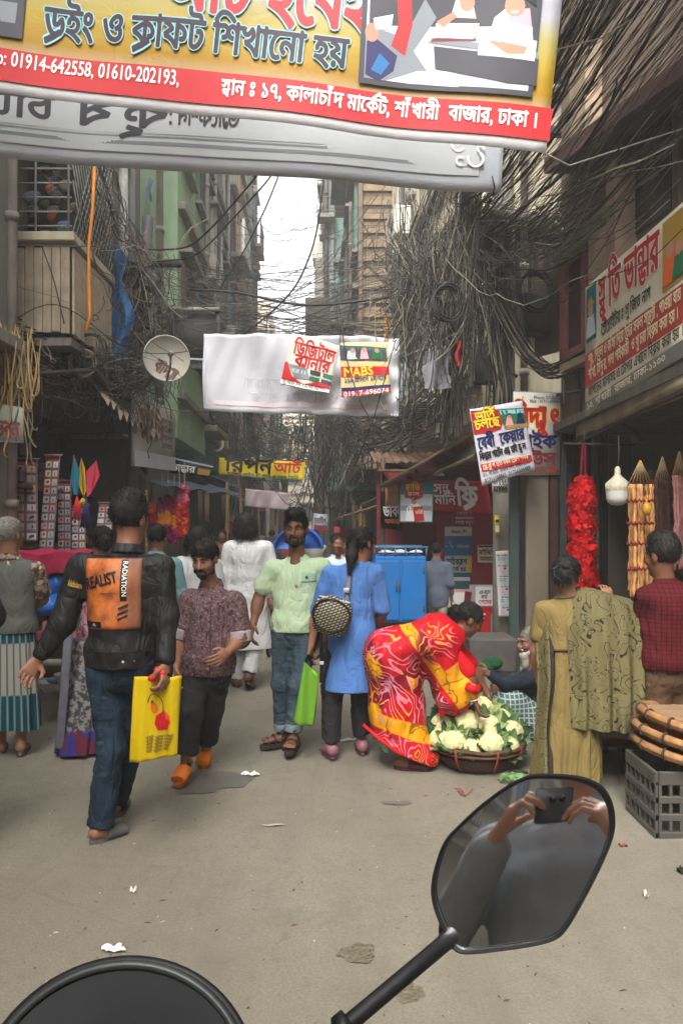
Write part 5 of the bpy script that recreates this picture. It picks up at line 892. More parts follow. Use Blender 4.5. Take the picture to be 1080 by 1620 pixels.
for k, (px, py, Y) in enumerate(((972, 1195, 5.4), (1000, 1190, 5.6))): c_ = P(px, py, Y); c_[2] = .22; solo('clay_pot', MB().lathe([(0, -.2), (.1, -.2), (.16, -.08), (.14, .04), (.08, .09), (.1, .12), (.085, .12), (0, .05)], c_, 20), M('dark_clay', lin((.30, .20, .16)), .7, .25, 8), ['dark clay pot behind the bench, nearer the olive shawl', 'dark clay pot behind the bench, farther right'][k], 'pot', c_ - V3(0, 0, .2))
# ---------------------------------------------------------------- right house front details (pink window, shutters, beams)
t = RB1.t;
def onwall(px, py, d=0):      # the point of the right house front seen at a pixel
 k = (px - CX) / F; m_ = .91 / 20.15; Y = (3.03 - 13 * m_ - d) / (k + m_); return P(px, py, Y)
def wpanel(name, pts, mat, d=.02, th=.05):
 v = np.array([onwall(px, py, d) for px, py in pts]); n = len(v); w2 = v + V3(th, 0, 0); mb = MB(); mb.add(np.concatenate([v, w2]), [np.arange(n)[None], np.arange(n, 2 * n)[::-1][None], np.array([(i, i + n, (i + 1) % n + n, (i + 1) % n) for i in range(n)])]); return mb.build(name, mat, t, smooth=False)
PINK = M('pink_paint', lin((.62, .36, .38)), .6, .15, 6, dirt=.35); SHUT = M('brown_shutter', lin((.30, .22, .18)), .7, .25, 5, dirt=.4); LIME = M('lime_beam', lin((.46, .46, .33)), .8, .15, 5, dirt=.4); SAND = M('sand_column', lin((.64, .56, .46)), .85, .15, 4, dirt=.5)
f = wpanel('window', [(888, 405), (922, 380), (922, 545), (888, 560)], SHUT, .01);
for q in ([(884, 400), (892, 395), (892, 565), (884, 570)], [(918, 378), (926, 372), (926, 548), (918, 552)], [(884, 398), (926, 368), (926, 380), (884, 408)], [(884, 560), (950, 528), (950, 540), (884, 572)], [(946, 360), (952, 356), (952, 530), (946, 534)]): wpanel('window_frame', q, PINK, .05, .06)
wpanel('shutter_leaf', [(845, 440), (880, 425), (880, 555), (845, 565)], M('shutter_leaf', lin((.36, .28, .22)), .7, .2, 5, dirt=.4), .012)
wpanel('beam', [(876, 395), (975, 300), (975, 330), (876, 425)], LIME, .12, .14); wpanel('column', [(958, 262), (972, 250), (972, 420), (958, 425)], M('salmon_column', lin((.56, .47, .40)), .8, .15, 5, dirt=.4), .16, .2); wpanel('column', [(930, 372), (960, 355), (960, 470), (930, 485)], SAND, .10, .12)
wpanel('window', [(985, 200), (1060, 150), (1060, 330), (985, 385)], DARKG, .01); wpanel('window_frame', [(1064, 100), (1072, 95), (1072, 330), (1064, 335)], SHUT, .06, .08); wpanel('ledge', [(860, 250), (1120, 60), (1120, 90), (860, 275)], M('maroon_beam', lin((.33, .21, .20)), .8, .2, 5, dirt=.5), .25, .27); wpanel('column', [(900, 60), (925, 40), (925, 240), (900, 255)], SAND, .14, .2)
wpanel('sill', [(884, 578), (955, 545), (955, 556), (884, 590)], SAND, .16, .18)
t = thing('brackets', 'iron bracket frame with bundled cables under the pink framed window', 'bracket', P(900, 620, 6.5)); [MB().tube([P(a, b, 6.6), P(c, d, 6.4)], .014, 6).build('bar', IRON, t) for a, b, c, d in ((880, 598, 940, 575), (890, 592, 892, 640), (915, 585, 917, 650), (880, 625, 935, 615))]
# cloth hung out along the facades, far lane clutter: awnings, boards and hanging goods
cg = np.random.default_rng(101); CC = [(.45, .40, .34), (.34, .30, .27), (.52, .50, .45), (.30, .36, .38), (.50, .30, .25), (.58, .50, .36), (.40, .45, .38), (.60, .20, .22), (.26, .24, .24)]
wd = ['sooty', 'beige', 'grey', 'slate', 'rust', 'straw', 'olive', 'crimson', 'charcoal']
def far_awning(side, Y, k):
 xw = (-3.0 - .012 * (Y - 12)) if side < 0 else (1.3 - .055 * (Y - 12)); d = cg.uniform(.5, 1.0); L = cg.uniform(1.4, 2.4); z = cg.uniform(2.2, 2.75); s = -side; c = int(cg.integers(len(CC)))
 t = thing('awning', '%s stall awning, %s from the viewer along the far %s side' % (wd[c], ['nearest', 'second', 'third', 'fourth', 'fifth', 'sixth', 'seventh'][k], 'left' if side < 0 else 'right'), 'awning', (xw, Y, 0))
 MB().grid(lambda u, v: np.stack([xw + s * d * v, Y + L * u, z - .3 * v + .025 * np.sin(25 * u) * v + .03 * np.sin(4 * u + 3 * v)], -1), 30, 8).build('sheet', cloth('awning_' + wd[c], CC[c]), t)
 for a in (0, L): MB().tube([V3(xw + s * d, Y + a, 0), V3(xw + s * d, Y + a, z - .3)], .022, 6).build('post', BAMBOO, t)
 MB().box((xw + s * .02, Y + .1, 0), (xw + s * d * .8, Y + L - .1, .75)).build('counter', WOOD, t, smooth=False)
 for j in range(int(cg.integers(2, 5))): y = Y + cg.uniform(.1, L - .3); h = cg.uniform(.4, .9); w_ = cg.uniform(.2, .45); c2 = int(cg.integers(len(CC))); MB().grid(lambda u, v: np.stack([xw + s * d * .9 + .03 * np.sin(9 * u + 4 * v), y + w_ * u, z - .35 - h * v + 0 * u], -1), 8, 10).build('hanging_cloth', cloth('hang_%d' % c2, [(.7, .2, .25), (.8, .6, .2), (.55, .5, .48), (.3, .4, .5), (.75, .7, .62), (.6, .3, .4), (.3, .45, .35), (.8, .4, .2), (.4, .3, .3)][c2]), t)
 for j in range(int(cg.integers(3, 7))): y = Y + cg.uniform(.15, L - .3); sz = cg.uniform(.12, .3, 3); x = xw + s * d * cg.uniform(.2, .7); c2 = int(cg.integers(len(CC))); MB().box((x - sz[0] / 2, y, .751), (x + sz[0] / 2, y + sz[1], .751 + sz[2] * 1.2), 0, None, .01).build('goods', cloth('good_%d' % c2, [(.7, .3, .25), (.7, .6, .3), (.55, .5, .48), (.3, .4, .5), (.7, .65, .6), (.5, .3, .4), (.3, .45, .35), (.7, .4, .25), (.35, .3, .3)][c2]), t, smooth=False)
for k, Y in enumerate((13.2, 16, 18.8, 21.8, 25, 28.6, 33)): far_awning(-1, Y, k)
for k, Y in enumerate((14.8, 17.6, 20.4, 23.6, 27.4, 32)): far_awning(1, Y, k)
for k, (px, py, Y, w_, h, c, lab) in enumerate(((303, 640, 13.6, 26, 90, (.62, .60, .48), 'tall faded green and cream panel board high on the left lane'), (342, 690, 17, 34, 70, (.52, .58, .42), 'large faded green board with round emblem left of the yellow banner'), (360, 800, 19, 20, 34, (.66, .60, .52), 'small beige hanging board beside the pinkish banner'), (507, 827, 14, 22, 30, (.62, .62, .66), 'small white notice board with red foot behind the polo shirted man'), (540, 848, 13, 24, 30, (.62, .20, .22), 'small crimson patterned cloth panel hung at the far right stalls'), (322, 800, 13.5, 18, 48, (.58, .50, .40), 'tan hanging cloth bag panel beside the flower garlands'))):
 t = thing('sign_board', lab, 'sign', P(px, py, Y)); p = PxPanel(Y, (px - w_ / 2, py + h / 2), (px + w_ / 2, py + h / 2 + 2), (px - w_ / 2, py - h / 2), t); p.base('board', M('farboard%d' % k, lin(c), .7, .3, 8, dirt=.4), 2, 2, .03)
 if k == 3: p.pp('print', [('maroon', [px - 10, py + 4, px + 10, py + 14])]); p.tx('নোটিশ', px - 9, py, 12, I_DGREY, 18, .02)
 if k == 1: p.pp('print', [('cream', circ(px, py + 12, 13)), ('grey', circ(px, py + 12, 9))])
# clothes hung from upper storeys
for k, (px, py, Y, w_, h, c, lab) in enumerate(((548, 680, 20, 12, 46, (.78, .36, .14), 'orange cloth hung high on the right facade of the far lane'), (236, 300, 11.1, 8, 36, (.52, .56, .70), 'blue grey shirt hung beside the grey pipe'), (322, 330, 17.6, 14, 60, (.72, .55, .35), 'ochre cloth hung from the left balconies'), (333, 300, 17.4, 10, 46, (.70, .32, .24), 'rust red cloth hung from the left balconies'), (672, 490, 8.9, 9, 30, (.80, .20, .36), 'pink rag caught in the right wire tangle'), (612, 520, 14.4, 8, 34, (.74, .52, .18), 'orange rag hung by the cream house'), (640, 600, 10.6, 12, 50, (.60, .66, .66), 'pale cloth hung under the cream house'), (725, 560, 7.4, 7, 40, (.72, .24, .24), 'red rag tied to the wire tangle'), (690, 585, 7.6, 40, 60, (.50, .50, .52), 'grey plastic sheet caught under the right wire tangle'))):
 solo('hanging_cloth', MB().grid(lambda u, v: P(px - w_ / 2, py - h / 2, Y) + np.stack([(w_ * u + 2 * np.sin(7 * v + k)) * Y / F, .05 * np.sin(8 * u + 3 * v), -(h * v) * Y / F], -1), 8, 12), cloth('hung%d' % k, c), lab, 'cloth', P(px, py + h / 2, Y))
# ---------------------------------------------------------------- overhead cables
WIRE = [M('wire_black', (.022, .021, .02), .6, .3, 9, bump=0), M('wire_grey', lin((.34, .33, .30)), .7, .3, 9, bump=0), M('wire_dusty', lin((.52, .49, .42)), .8, .3, 9, bump=0), M('wire_straw', lin((.74, .62, .40)), .7, .25, 9, bump=0), M('wire_umber', lin((.25, .24, .21)), .75, .3, 9, bump=0)]
wg = np.random.default_rng(77)
def span(A, B, sag=.2, n=16, wob=.02):
 A = np.asarray(A, float); B = np.asarray(B, float); t = np.linspace(0, 1, n); p = A + (B - A) * t[:, None]; p[:, 2] -= sag * 4 * t * (1 - t)
 if wob: f = wg.uniform(1, 3.5, 3); ph = wg.uniform(0, 6.3, 3); p += wob * np.sin(t[:, None] * f * 6.28 + ph) * np.clip(np.sin(t * 3.1416), 0, 1)[:, None] ** .5
 return p
def cable(lab, pts, r, m, grp, name='cable', n=5): return solo(name, MB().tube(pts, r, n), m, lab, 'cable', pts[len(pts) // 2], grp)
def jit(px, py, Y, s, sy=0): return P(px + wg.normal() * s, py + wg.normal() * s, Y + wg.normal() * sy)
# fan of cables from the pole to the upper right, over the viewer
FL, FG = 'one of the many dusty cables fanning from the pole to the upper right corner', 'cables fanning up to the right'
stuff = MB()
for k in range(320):
 t = wg.uniform(0, 1) ** 1.3; e = P(872 + 300 * t + wg.normal() * 25, -140 + 270 * t ** 1.5 + wg.normal() * 22, wg.uniform(2.3, 4.2)); t2 = wg.uniform(); t2 = min(max(t + wg.normal() * .16, 0), 1); e[1] = 0; e = P(872 + 300 * t + wg.normal() * 14, -140 + 270 * t ** 1.5 + wg.normal() * 14, 3.75 + .8 * t + wg.normal() * .15); s_ = jit(700 + 95 * t2, 250 + 170 * t2, 8.0, 12, .2); e2 = e + (e - s_) * .25
 pts = span(s_, e2, wg.uniform(.0, .22), 14, .008); m = int(wg.choice([0, 0, 4, 4, 1, 2])); r = wg.uniform(.0016, .0042)
 if k < 120: cable(FL, pts, r, WIRE[m], FG)
 else: stuff.tube(pts, r, 4, m, cap=False)
for k in range(14):
 t = k / 13; stuff.tube(span(jit(705 + 90 * t, 270 + 150 * t, 7.9, 10, .1), P(872 + 330 * t, -170 + 290 * t ** 1.5, 3.6 + .7 * t), wg.uniform(.05, .45), 18, .02), wg.uniform(.007, .013), 6, 0, cap=False)
for k in range(42):      # lower wires of the fan that drop along the front of the right house
 e = P(wg.uniform(960, 1140), wg.uniform(120, 330), wg.uniform(3, 5)); s_ = jit(760, 390, 7.8, 28, .2); stuff.tube(span(s_, e, wg.uniform(.0, .55), 14, .05), wg.uniform(.002, .004), 4, int(wg.choice([0, 1, 2, 4])), cap=False)
# hanging beard of loops around the pole
def hang(px, py, Y, drop, spread, m=None, r=None, n=14):
 a = jit(px, py, Y, 6, .08); b = a + V3(wg.normal() * spread, wg.normal() * spread * .6, -drop * wg.uniform(.3, 1.1)); c = a + V3(wg.normal() * spread * .7, wg.normal() * .1, wg.uniform(-.3, .1))
 t = np.linspace(0, 1, n)[:, None]; k = wg.uniform(.3, 1); mid = b + V3(wg.normal() * spread * .4, 0, -.1)
 pts = a * (1 - t) ** 3 + 3 * (a * .4 + b * .6) * t * (1 - t) ** 2 + 3 * mid * t ** 2 * (1 - t) + (b if wg.random() < .6 else c) * t ** 3
 pts = pts + .02 * np.sin(t * wg.uniform(4, 14, 3) + wg.uniform(0, 6, 3)); stuff.tube(pts, r or wg.uniform(.0025, .006), 4, int(wg.choice([0, 0, 0, 4, 1, 1, 2])) if m is None else m, cap=False)
for k in range(330): t = wg.uniform(); hang(722 + wg.normal() * 38 - 20 * t, 300 + 200 * t, 7.75 + wg.normal() * .15, 1.25, .26)
for k in range(150): hang(762 + wg.normal() * 24, 330 + wg.uniform(0, 130), 7.5, 1.35, .15)
for k in range(110): t = wg.uniform(); hang(650 + 60 * wg.normal() * .4, 290 + 180 * t, 8.6, 1.6, .14)
for k in range(160): t = wg.uniform(); a = jit(600 + 90 * t, 420 + wg.normal() * 40, 9.0 - t, 8, .2); stuff.tube(span(a, jit(745, 420, 7.8, 28, .2), wg.uniform(-.1, .5), 14, .06), wg.uniform(.003, .006), 4, int(wg.choice([0, 1, 2, 4])), cap=False)
for k in range(26): hang(705 + wg.normal() * 16, 560 + wg.uniform(0, 40), 7.8, .7, .2)
def coil(px, py, Y, rad, turns, m, r=.008, ax=(.2, -1, .1)):
 ax = unit(V3(*ax)); ux = unit(np.cross(UP, ax)); uy = np.cross(ax, ux); n = turns * 24; a = np.arange(n) * 6.2832 / 24; rr = rad * (1 + .1 * np.sin(a * .37) + .05 * np.sin(a * 2.3)); stuff.tube(P(px, py, Y) + (rr * np.cos(a))[:, None] * ux + (rr * 1.15 * np.sin(a))[:, None] * uy + (.03 * np.sin(a * .21))[:, None] * ax, r, 5, m, cap=False)
for px, py, rad in ((846, 462, .17), (708, 480, .15)): coil(px, py, 7.3, rad, 7, 0)
def bundle(pts, n, spread, rs=(.003, .007), ms=(0, 1, 4, 2)):
 pts = np.asarray(pts, float); t = np.linspace(0, len(pts) - 1, 22); base = np.stack([np.interp(t, np.arange(len(pts)), pts[:, i]) for i in range(3)], -1)
 k_ = np.array([.25, .5, .25])
 for _ in range(3): base[1:-1] = base[:-2] * .25 + base[1:-1] * .5 + base[2:] * .25
 for k in range(n): o = wg.normal(size=3) * spread; stuff.tube(base + o + spread * .6 * np.sin(t[:, None] * wg.uniform(.7, 2.2, 3) + wg.uniform(0, 6, 3)), wg.uniform(*rs), 4, int(wg.choice(ms)), cap=False)
bundle([P(770, 440, 7.5), P(830, 560, 7.2), P(870, 590, 7.0), P(930, 560, 6.3), P(1100, 450, 5)], 36, .035); bundle([P(760, 330, 7.6), P(850, 350, 7.2), P(960, 420, 6.4), P(1100, 300, 5)], 26, .03, (.003, .006), (2, 1, 2)); bundle([P(780, 500, 7.5), P(800, 620, 7.4), P(790, 720, 7.5)], 24, .04)
bundle([P(745, 300, 7.9), P(738, 450, 7.85), P(715, 620, 7.9), P(712, 690, 8.0)], 60, .06); bundle([P(785, 420, 7.6), P(790, 560, 7.55), P(788, 700, 7.6)], 50, .06); bundle([P(690, 290, 8.2), P(655, 380, 8.6), P(640, 520, 9)], 40, .05)
tag(stuff.build('wire_tangle', WIRE), 'dense hanging mass of tangled black and dusty wires around the right pole', 'wires', None, 'stuff')
solo('thick_branch', MB().tube([P(848, 322, 7.1), P(890, 365, 6.9), P(950, 410, 6.6), P(985, 425, 6.3)], [.025, .022, .02, .015], 8), WIRE[2], 'thick pale stick like cable leaning through the right wire fan', 'cable', P(950, 410, 6.6))
# left tangle
stuff = MB()
for k in range(200): t = wg.uniform(); hang(225 + wg.normal() * 20, 390 + 180 * t, 8.85, 1.0, .22)
for k in range(8): coil(235 + wg.normal() * 14, 440 + k * 20, 8.8, wg.uniform(.1, .22), 5, int(wg.choice([0, 0, 4])), .007)
for k in range(70): a = jit(0 - 20, 505 + wg.uniform(-10, 60), 6.9, 8, .1); stuff.tube(span(a, jit(230, 590, 8.8, 20, .15), wg.uniform(-.05, .45), 18, .06), wg.uniform(.004, .008), 4, int(wg.choice([0, 1, 2, 4])), cap=False)
for k in range(130): t = wg.uniform(); hang(20 + 190 * t, 530 + 40 * t + wg.normal() * 8, 7.2 + 1.3 * t, .75, .14)
for k in range(6): coil(wg.uniform(95, 160), wg.uniform(540, 580), 7.6, wg.uniform(.1, .18), 4, int(wg.choice([0, 1, 2])), .007)
for k in range(75): hang(18 + wg.normal() * 15, 515 + wg.uniform(0, 40), 6.7, .95, .10, 3 if wg.random() < .75 else 2, wg.uniform(.005, .009), 22)
for k in range(30): stuff.tube(span(jit(150, 260, 7.6, 30, .1), jit(225, 400, 8.8, 14, .1), wg.uniform(-.1, .3), 12, .05), wg.uniform(.003, .006), 4, int(wg.choice([0, 1, 2])), cap=False)
for k in range(60): hang(205 + wg.normal() * 30, 600 + wg.normal() * 18, 8.6, .6, .2)
tag(stuff.build('wire_tangle', WIRE), 'straw coloured and black wire coils drooping over the left stalls', 'wires', None, 'stuff')
# cables strung across the lane
CL, CG = 'thin dark cable strung across the lane between the two wire tangles', 'cables across the lane'
for k in range(70):
 YA, YB = wg.uniform(8.7, 13), wg.uniform(8, 14); a = P(wg.uniform(225, 330), wg.uniform(400, 560), YA); b_ = P(wg.uniform(600, 740), wg.uniform(370, 560), YB); cable(CL, span(a, b_, wg.uniform(.02, .5), 18, .04), wg.uniform(.003, .006), WIRE[int(wg.choice([0, 0, 1, 4]))], CG)
CL2, CG2 = 'thin cable crossing the far part of the lane below the white banner', 'cables in the far lane'
for k in range(60):
 Y = wg.uniform(13, 30); a = P(wg.uniform(330, 400), wg.uniform(600, 760), Y); b_ = P(wg.uniform(480, 610), wg.uniform(600, 770), Y + wg.uniform(-3, 3)); cable(CL2, span(a, b_, wg.uniform(.1, 1.2), 16, .06), wg.uniform(.005, .011), WIRE[int(wg.choice([0, 0, 1, 4]))], CG2)
for i, (lab, pts, r) in enumerate((('thick black cable sweeping down across the sky toward the white banner', [P(512, 285, 8.2), P(500, 380, 8.3), P(472, 450, 8.4), P(435, 490, 8.5), P(385, 530, 8.6)], .011), ('thick black cable rising from the left facades to the grey banner, upper one', [P(225, 395, 9), P(300, 395, 8.6), P(345, 350, 8.2), P(410, 275, 7.6), P(430, 240, 7.4)], .011), ('thick black cable rising from the left facades to the grey banner, lower one', [P(225, 415, 9), P(310, 410, 8.6), P(360, 355, 8.2), P(430, 280, 7.6), P(450, 240, 7.4)], .009), ('black cable looping down the left of the sky gap', [P(440, 280, 9), P(420, 330, 9), P(385, 400, 9.2), P(345, 460, 9.4)], .01), ('twisted dark cable bundle across the sky above the white banner', [P(300, 458, 9), P(380, 462, 9), P(440, 478, 9), P(500, 485, 9), P(620, 470, 9)], .016), ('long curved cable dropping from the white banner to the right stall', [P(535, 470, 7.8), P(545, 560, 7.6), P(570, 640, 7.5), P(610, 700, 7.5)], .006), ('dark cable dropping past the yellow tutor sheet', [P(625, 540, 7.5), P(608, 600, 7.5), P(592, 660, 7.6), P(560, 740, 8)], .006), ('bent grey pipe hook hanging under the left cable coils', [P(218, 418, 8.6), P(245, 450, 8.5), P(270, 490, 8.4), P(290, 505, 8.4), P(296, 500, 8.4)], .012), ('pale cable lying along the front of the planked balcony', [P(-10, 385, 7.0), P(100, 390, 7.0), P(215, 388, 8.0)], .006), ('thin cable sagging from the left wall to the white banner corner', [P(0, 520, 6.8), P(90, 465, 7), P(200, 560, 8), P(300, 560, 8.2), P(400, 515, 8.4)], .005), ('single dark cable crossing the planks diagonally', [P(66, 388, 7.0), P(85, 440, 7.0), P(102, 512, 7.0)], .006))):
 pts = np.array(pts); t = np.linspace(0, len(pts) - 1, 26); q = np.stack([np.interp(t, np.arange(len(pts)), pts[:, j]) for j in range(3)], -1)
 for _ in range(6): q[1:-1] = (q[:-2] + 2 * q[1:-1] + q[2:]) / 4
 cable(lab, q, r, WIRE[1 if 'pale' in lab or 'grey pipe' in lab else 0], None, n=6)
for k in range(46):
 Y = wg.uniform(6.9, 9); a = P(wg.uniform(-30, 180), wg.uniform(240, 560), Y); b_ = P(wg.uniform(150, 340), wg.uniform(330, 600), Y + wg.uniform(0, 2)); cable('thin cable trailing past the planked balcony on the left', span(a, b_, wg.uniform(-.1, .6), 16, .05), wg.uniform(.002, .0045), WIRE[int(wg.choice([0, 1, 2, 4]))], 'cables along the left balcony')
for k in range(34):
 a = P(wg.uniform(300, 400), wg.uniform(290, 520), wg.uniform(9, 14)); b_ = P(wg.uniform(505, 660), wg.uniform(270, 520), wg.uniform(9, 13)); cable('fine strand crossing the bright sky gap', span(a, b_, wg.uniform(.0, .8), 16, .05), wg.uniform(.002, .0045), WIRE[int(wg.choice([0, 1, 4]))], 'strands across the sky gap')
# far tangles
stuff = MB()
for k in range(60): t = wg.uniform(); hang(505 + wg.normal() * 16 + 20 * t, 640 + 130 * t, 16.3, 1.9, .35, None, wg.uniform(.007, .014))
for k in range(36): t = wg.uniform(); hang(585 + wg.normal() * 30, 630 + 80 * t, 12.5, 1.3, .3, None, wg.uniform(.006, .011))
for k in range(36): t = wg.uniform(); hang(385 + wg.normal() * 30, 650 + 60 * t, 20, 1.6, .4, None, wg.uniform(.008, .016))
for k in range(60): stuff.tube(span(jit(505, 660, 16.2, 10, .2), jit(690, 640, 9, 24, .4), wg.uniform(.0, .8), 16, .08), wg.uniform(.005, .01), 4, int(wg.choice([0, 1, 4])), cap=False)
for k in range(5): coil(560 + wg.normal() * 30, 700 + wg.normal() * 20, 12.4, wg.uniform(.12, .3), 3, int(wg.choice([0, 1])), .009)
tag(stuff.build('wire_tangle', WIRE), 'drooping wire masses around the far pole and stalls in the lane', 'wires', None, 'stuff')
# a tree in the far lane
t = thing('tree', 'leafy tree in the far lane behind the yellow banner', 'tree', (-2.2, 27, 0)); MB().tube([V3(-2.2, 27, 0), V3(-2.15, 27, 2), V3(-2.0, 27.1, 3.6), V3(-1.8, 27.2, 5)], [.16, .13, .1, .05], 10).build('trunk', WOOD, t)
mb = MB(); lg = np.random.default_rng(9)
for k in range(60): c = V3(-1.9, 27.1, 4.9) + lg.normal(size=3) * (.85, .9, .65); petals(mb, c, (.3, .3, .22), 34, .06, lg, int(lg.integers(2)))
mb.build('crown', [M('leaf_a', lin((.34, .38, .22)), .6, .3, 30, bump=0), M('leaf_b', lin((.44, .46, .28)), .6, .3, 30, bump=0)], t); [MB().tube([V3(-2.1, 27, 3), V3(-2.1, 27, 3) + lg.normal(size=3) * (.5, .5, .2) + V3(0, 0, 1.6)], [.06, .02], 6).build('limb', WOOD, t) for k in range(5)]
# ---------------------------------------------------------------- people
def skinm(n, c): return M('skin_' + n, lin(c), .5, .10, 14, bump=.15, bscale=150, spec=.4)
SK = skinm('brown', (.55, .38, .29)); SKD = skinm('dark', (.46, .30, .22)); SKL = skinm('tan', (.58, .41, .31)); HAIR = M('hair_black', (.012, .010, .009), .6, .5, 40, bump=.7, bscale=120, bdist=.006, spec=.22); HAIRG = M('hair_grey', lin((.52, .50, .47)), .6, .35, 50, bump=.7, bscale=120, bdist=.006); BEARDW = M('beard_white', lin((.72, .69, .64)), .7, .2, 50, bump=.7, bscale=120)
EYEW = M('eye_white', lin((.58, .52, .48)), .3, .03, 3, bump=0); IRIS = M('iris', (.012, .008, .006), .15, .1, 3, bump=0); LIP = M('lip', lin((.42, .22, .20)), .45, .1, 9, bump=0)
def hand(S, w, d, side, curl=.5, palm=None, s=1.0, k=.004):
 """five-fingered hand from wrist w along d; side = direction from little finger to thumb; palm = direction the palm faces"""
 d = unit(d); side = unit(np.asarray(side, float) - d * (np.asarray(side, float) @ d)); pn = np.cross(d, side) if palm is None else unit(palm)
 pn = unit(pn - d * (pn @ d) - side * (pn @ side)); c = w + d * .05 * s
 S.ecap(w + d * .008 * s, w + d * .078 * s, (.027 * s, .017 * s), (.041 * s, .014 * s), side, .012)
 for i, (o, L, r) in enumerate(((-.031, .062, .0072), (-.0105, .078, .008), (.0105, .083, .0083), (.031, .073, .008))):
  b = w + d * (.088 - .004 * abs(i - 1.7)) * s + side * o * s; a = .25 + curl * (1.0 + .12 * (3 - i)); p = b
  for j, fr in enumerate((.45, .32, .26)):
   th = a * (.45, 1.15, 1.6)[j]; dd = d * math.cos(th) + pn * math.sin(th) + side * o * .9; q = p + unit(dd) * L * fr * s; S.cap(p, q, r * s * (1 - .07 * j), r * s * (.93 - .07 * j), k); p = q
 b = w + d * .026 * s + side * .026 * s; m = b + (d * .55 + side * .62 + pn * .35) * .042 * s; e = m + unit(d * .9 + side * (.25 - .5 * curl) + pn * (.4 + .5 * curl)) * .034 * s
 S.cap(b, m, .0135 * s, .0105 * s, .008); S.cap(m, e, .0102 * s, .0082 * s, k)
def frame_of(f, u):
 f = unit(f); u = unit(np.asarray(u, float) - f * (np.asarray(u, float) @ f)); r = np.cross(f, u); return r, f, u
def head_sdf(S, c, f, u, s=1.0):
 r, f, u = frame_of(f, u); ax = (r, f, u); g = lambda a, b, e: c + (r * a + f * b + u * e) * s
 S.ell(g(0, -.012, .028), (.073 * s, .093 * s, .088 * s), ax, .02); S.ell(g(0, .022, -.035), (.058 * s, .066 * s, .078 * s), ax, .025); S.ell(g(0, .060, -.093), (.026 * s, .022 * s, .020 * s), ax, .025)
 for a in (-1, 1): S.ell(g(a * .037, .062, -.022), (.022 * s, .02 * s, .022 * s), ax, .02); S.ell(g(a * .031, .092, .008), (.016 * s, .014 * s, .010 * s), ax, .010, 's'); S.cap(g(a * .012, .083, .026), g(a * .046, .068, .024), .010 * s, .008 * s, .012); S.ell(g(a * .074, -.008, -.006), (.009 * s, .019 * s, .031 * s), ax, .006); S.ell(g(a * .013, .093, -.030), (.010 * s, .012 * s, .008 * s), ax, .008)
 S.cap(g(0, .082, .016), g(0, .108, -.024), .008 * s, .0125 * s, .010); S.ell(g(0, .078, -.058), (.024 * s, .014 * s, .008 * s), ax, .008); S.ell(g(0, .076, -.069), (.021 * s, .013 * s, .008 * s), ax, .008)
 return g, ax
def noise_disp(a, f, seed, st=(1, 1, 1)): return lambda p: a * wrinkle(p, seed, f, st)
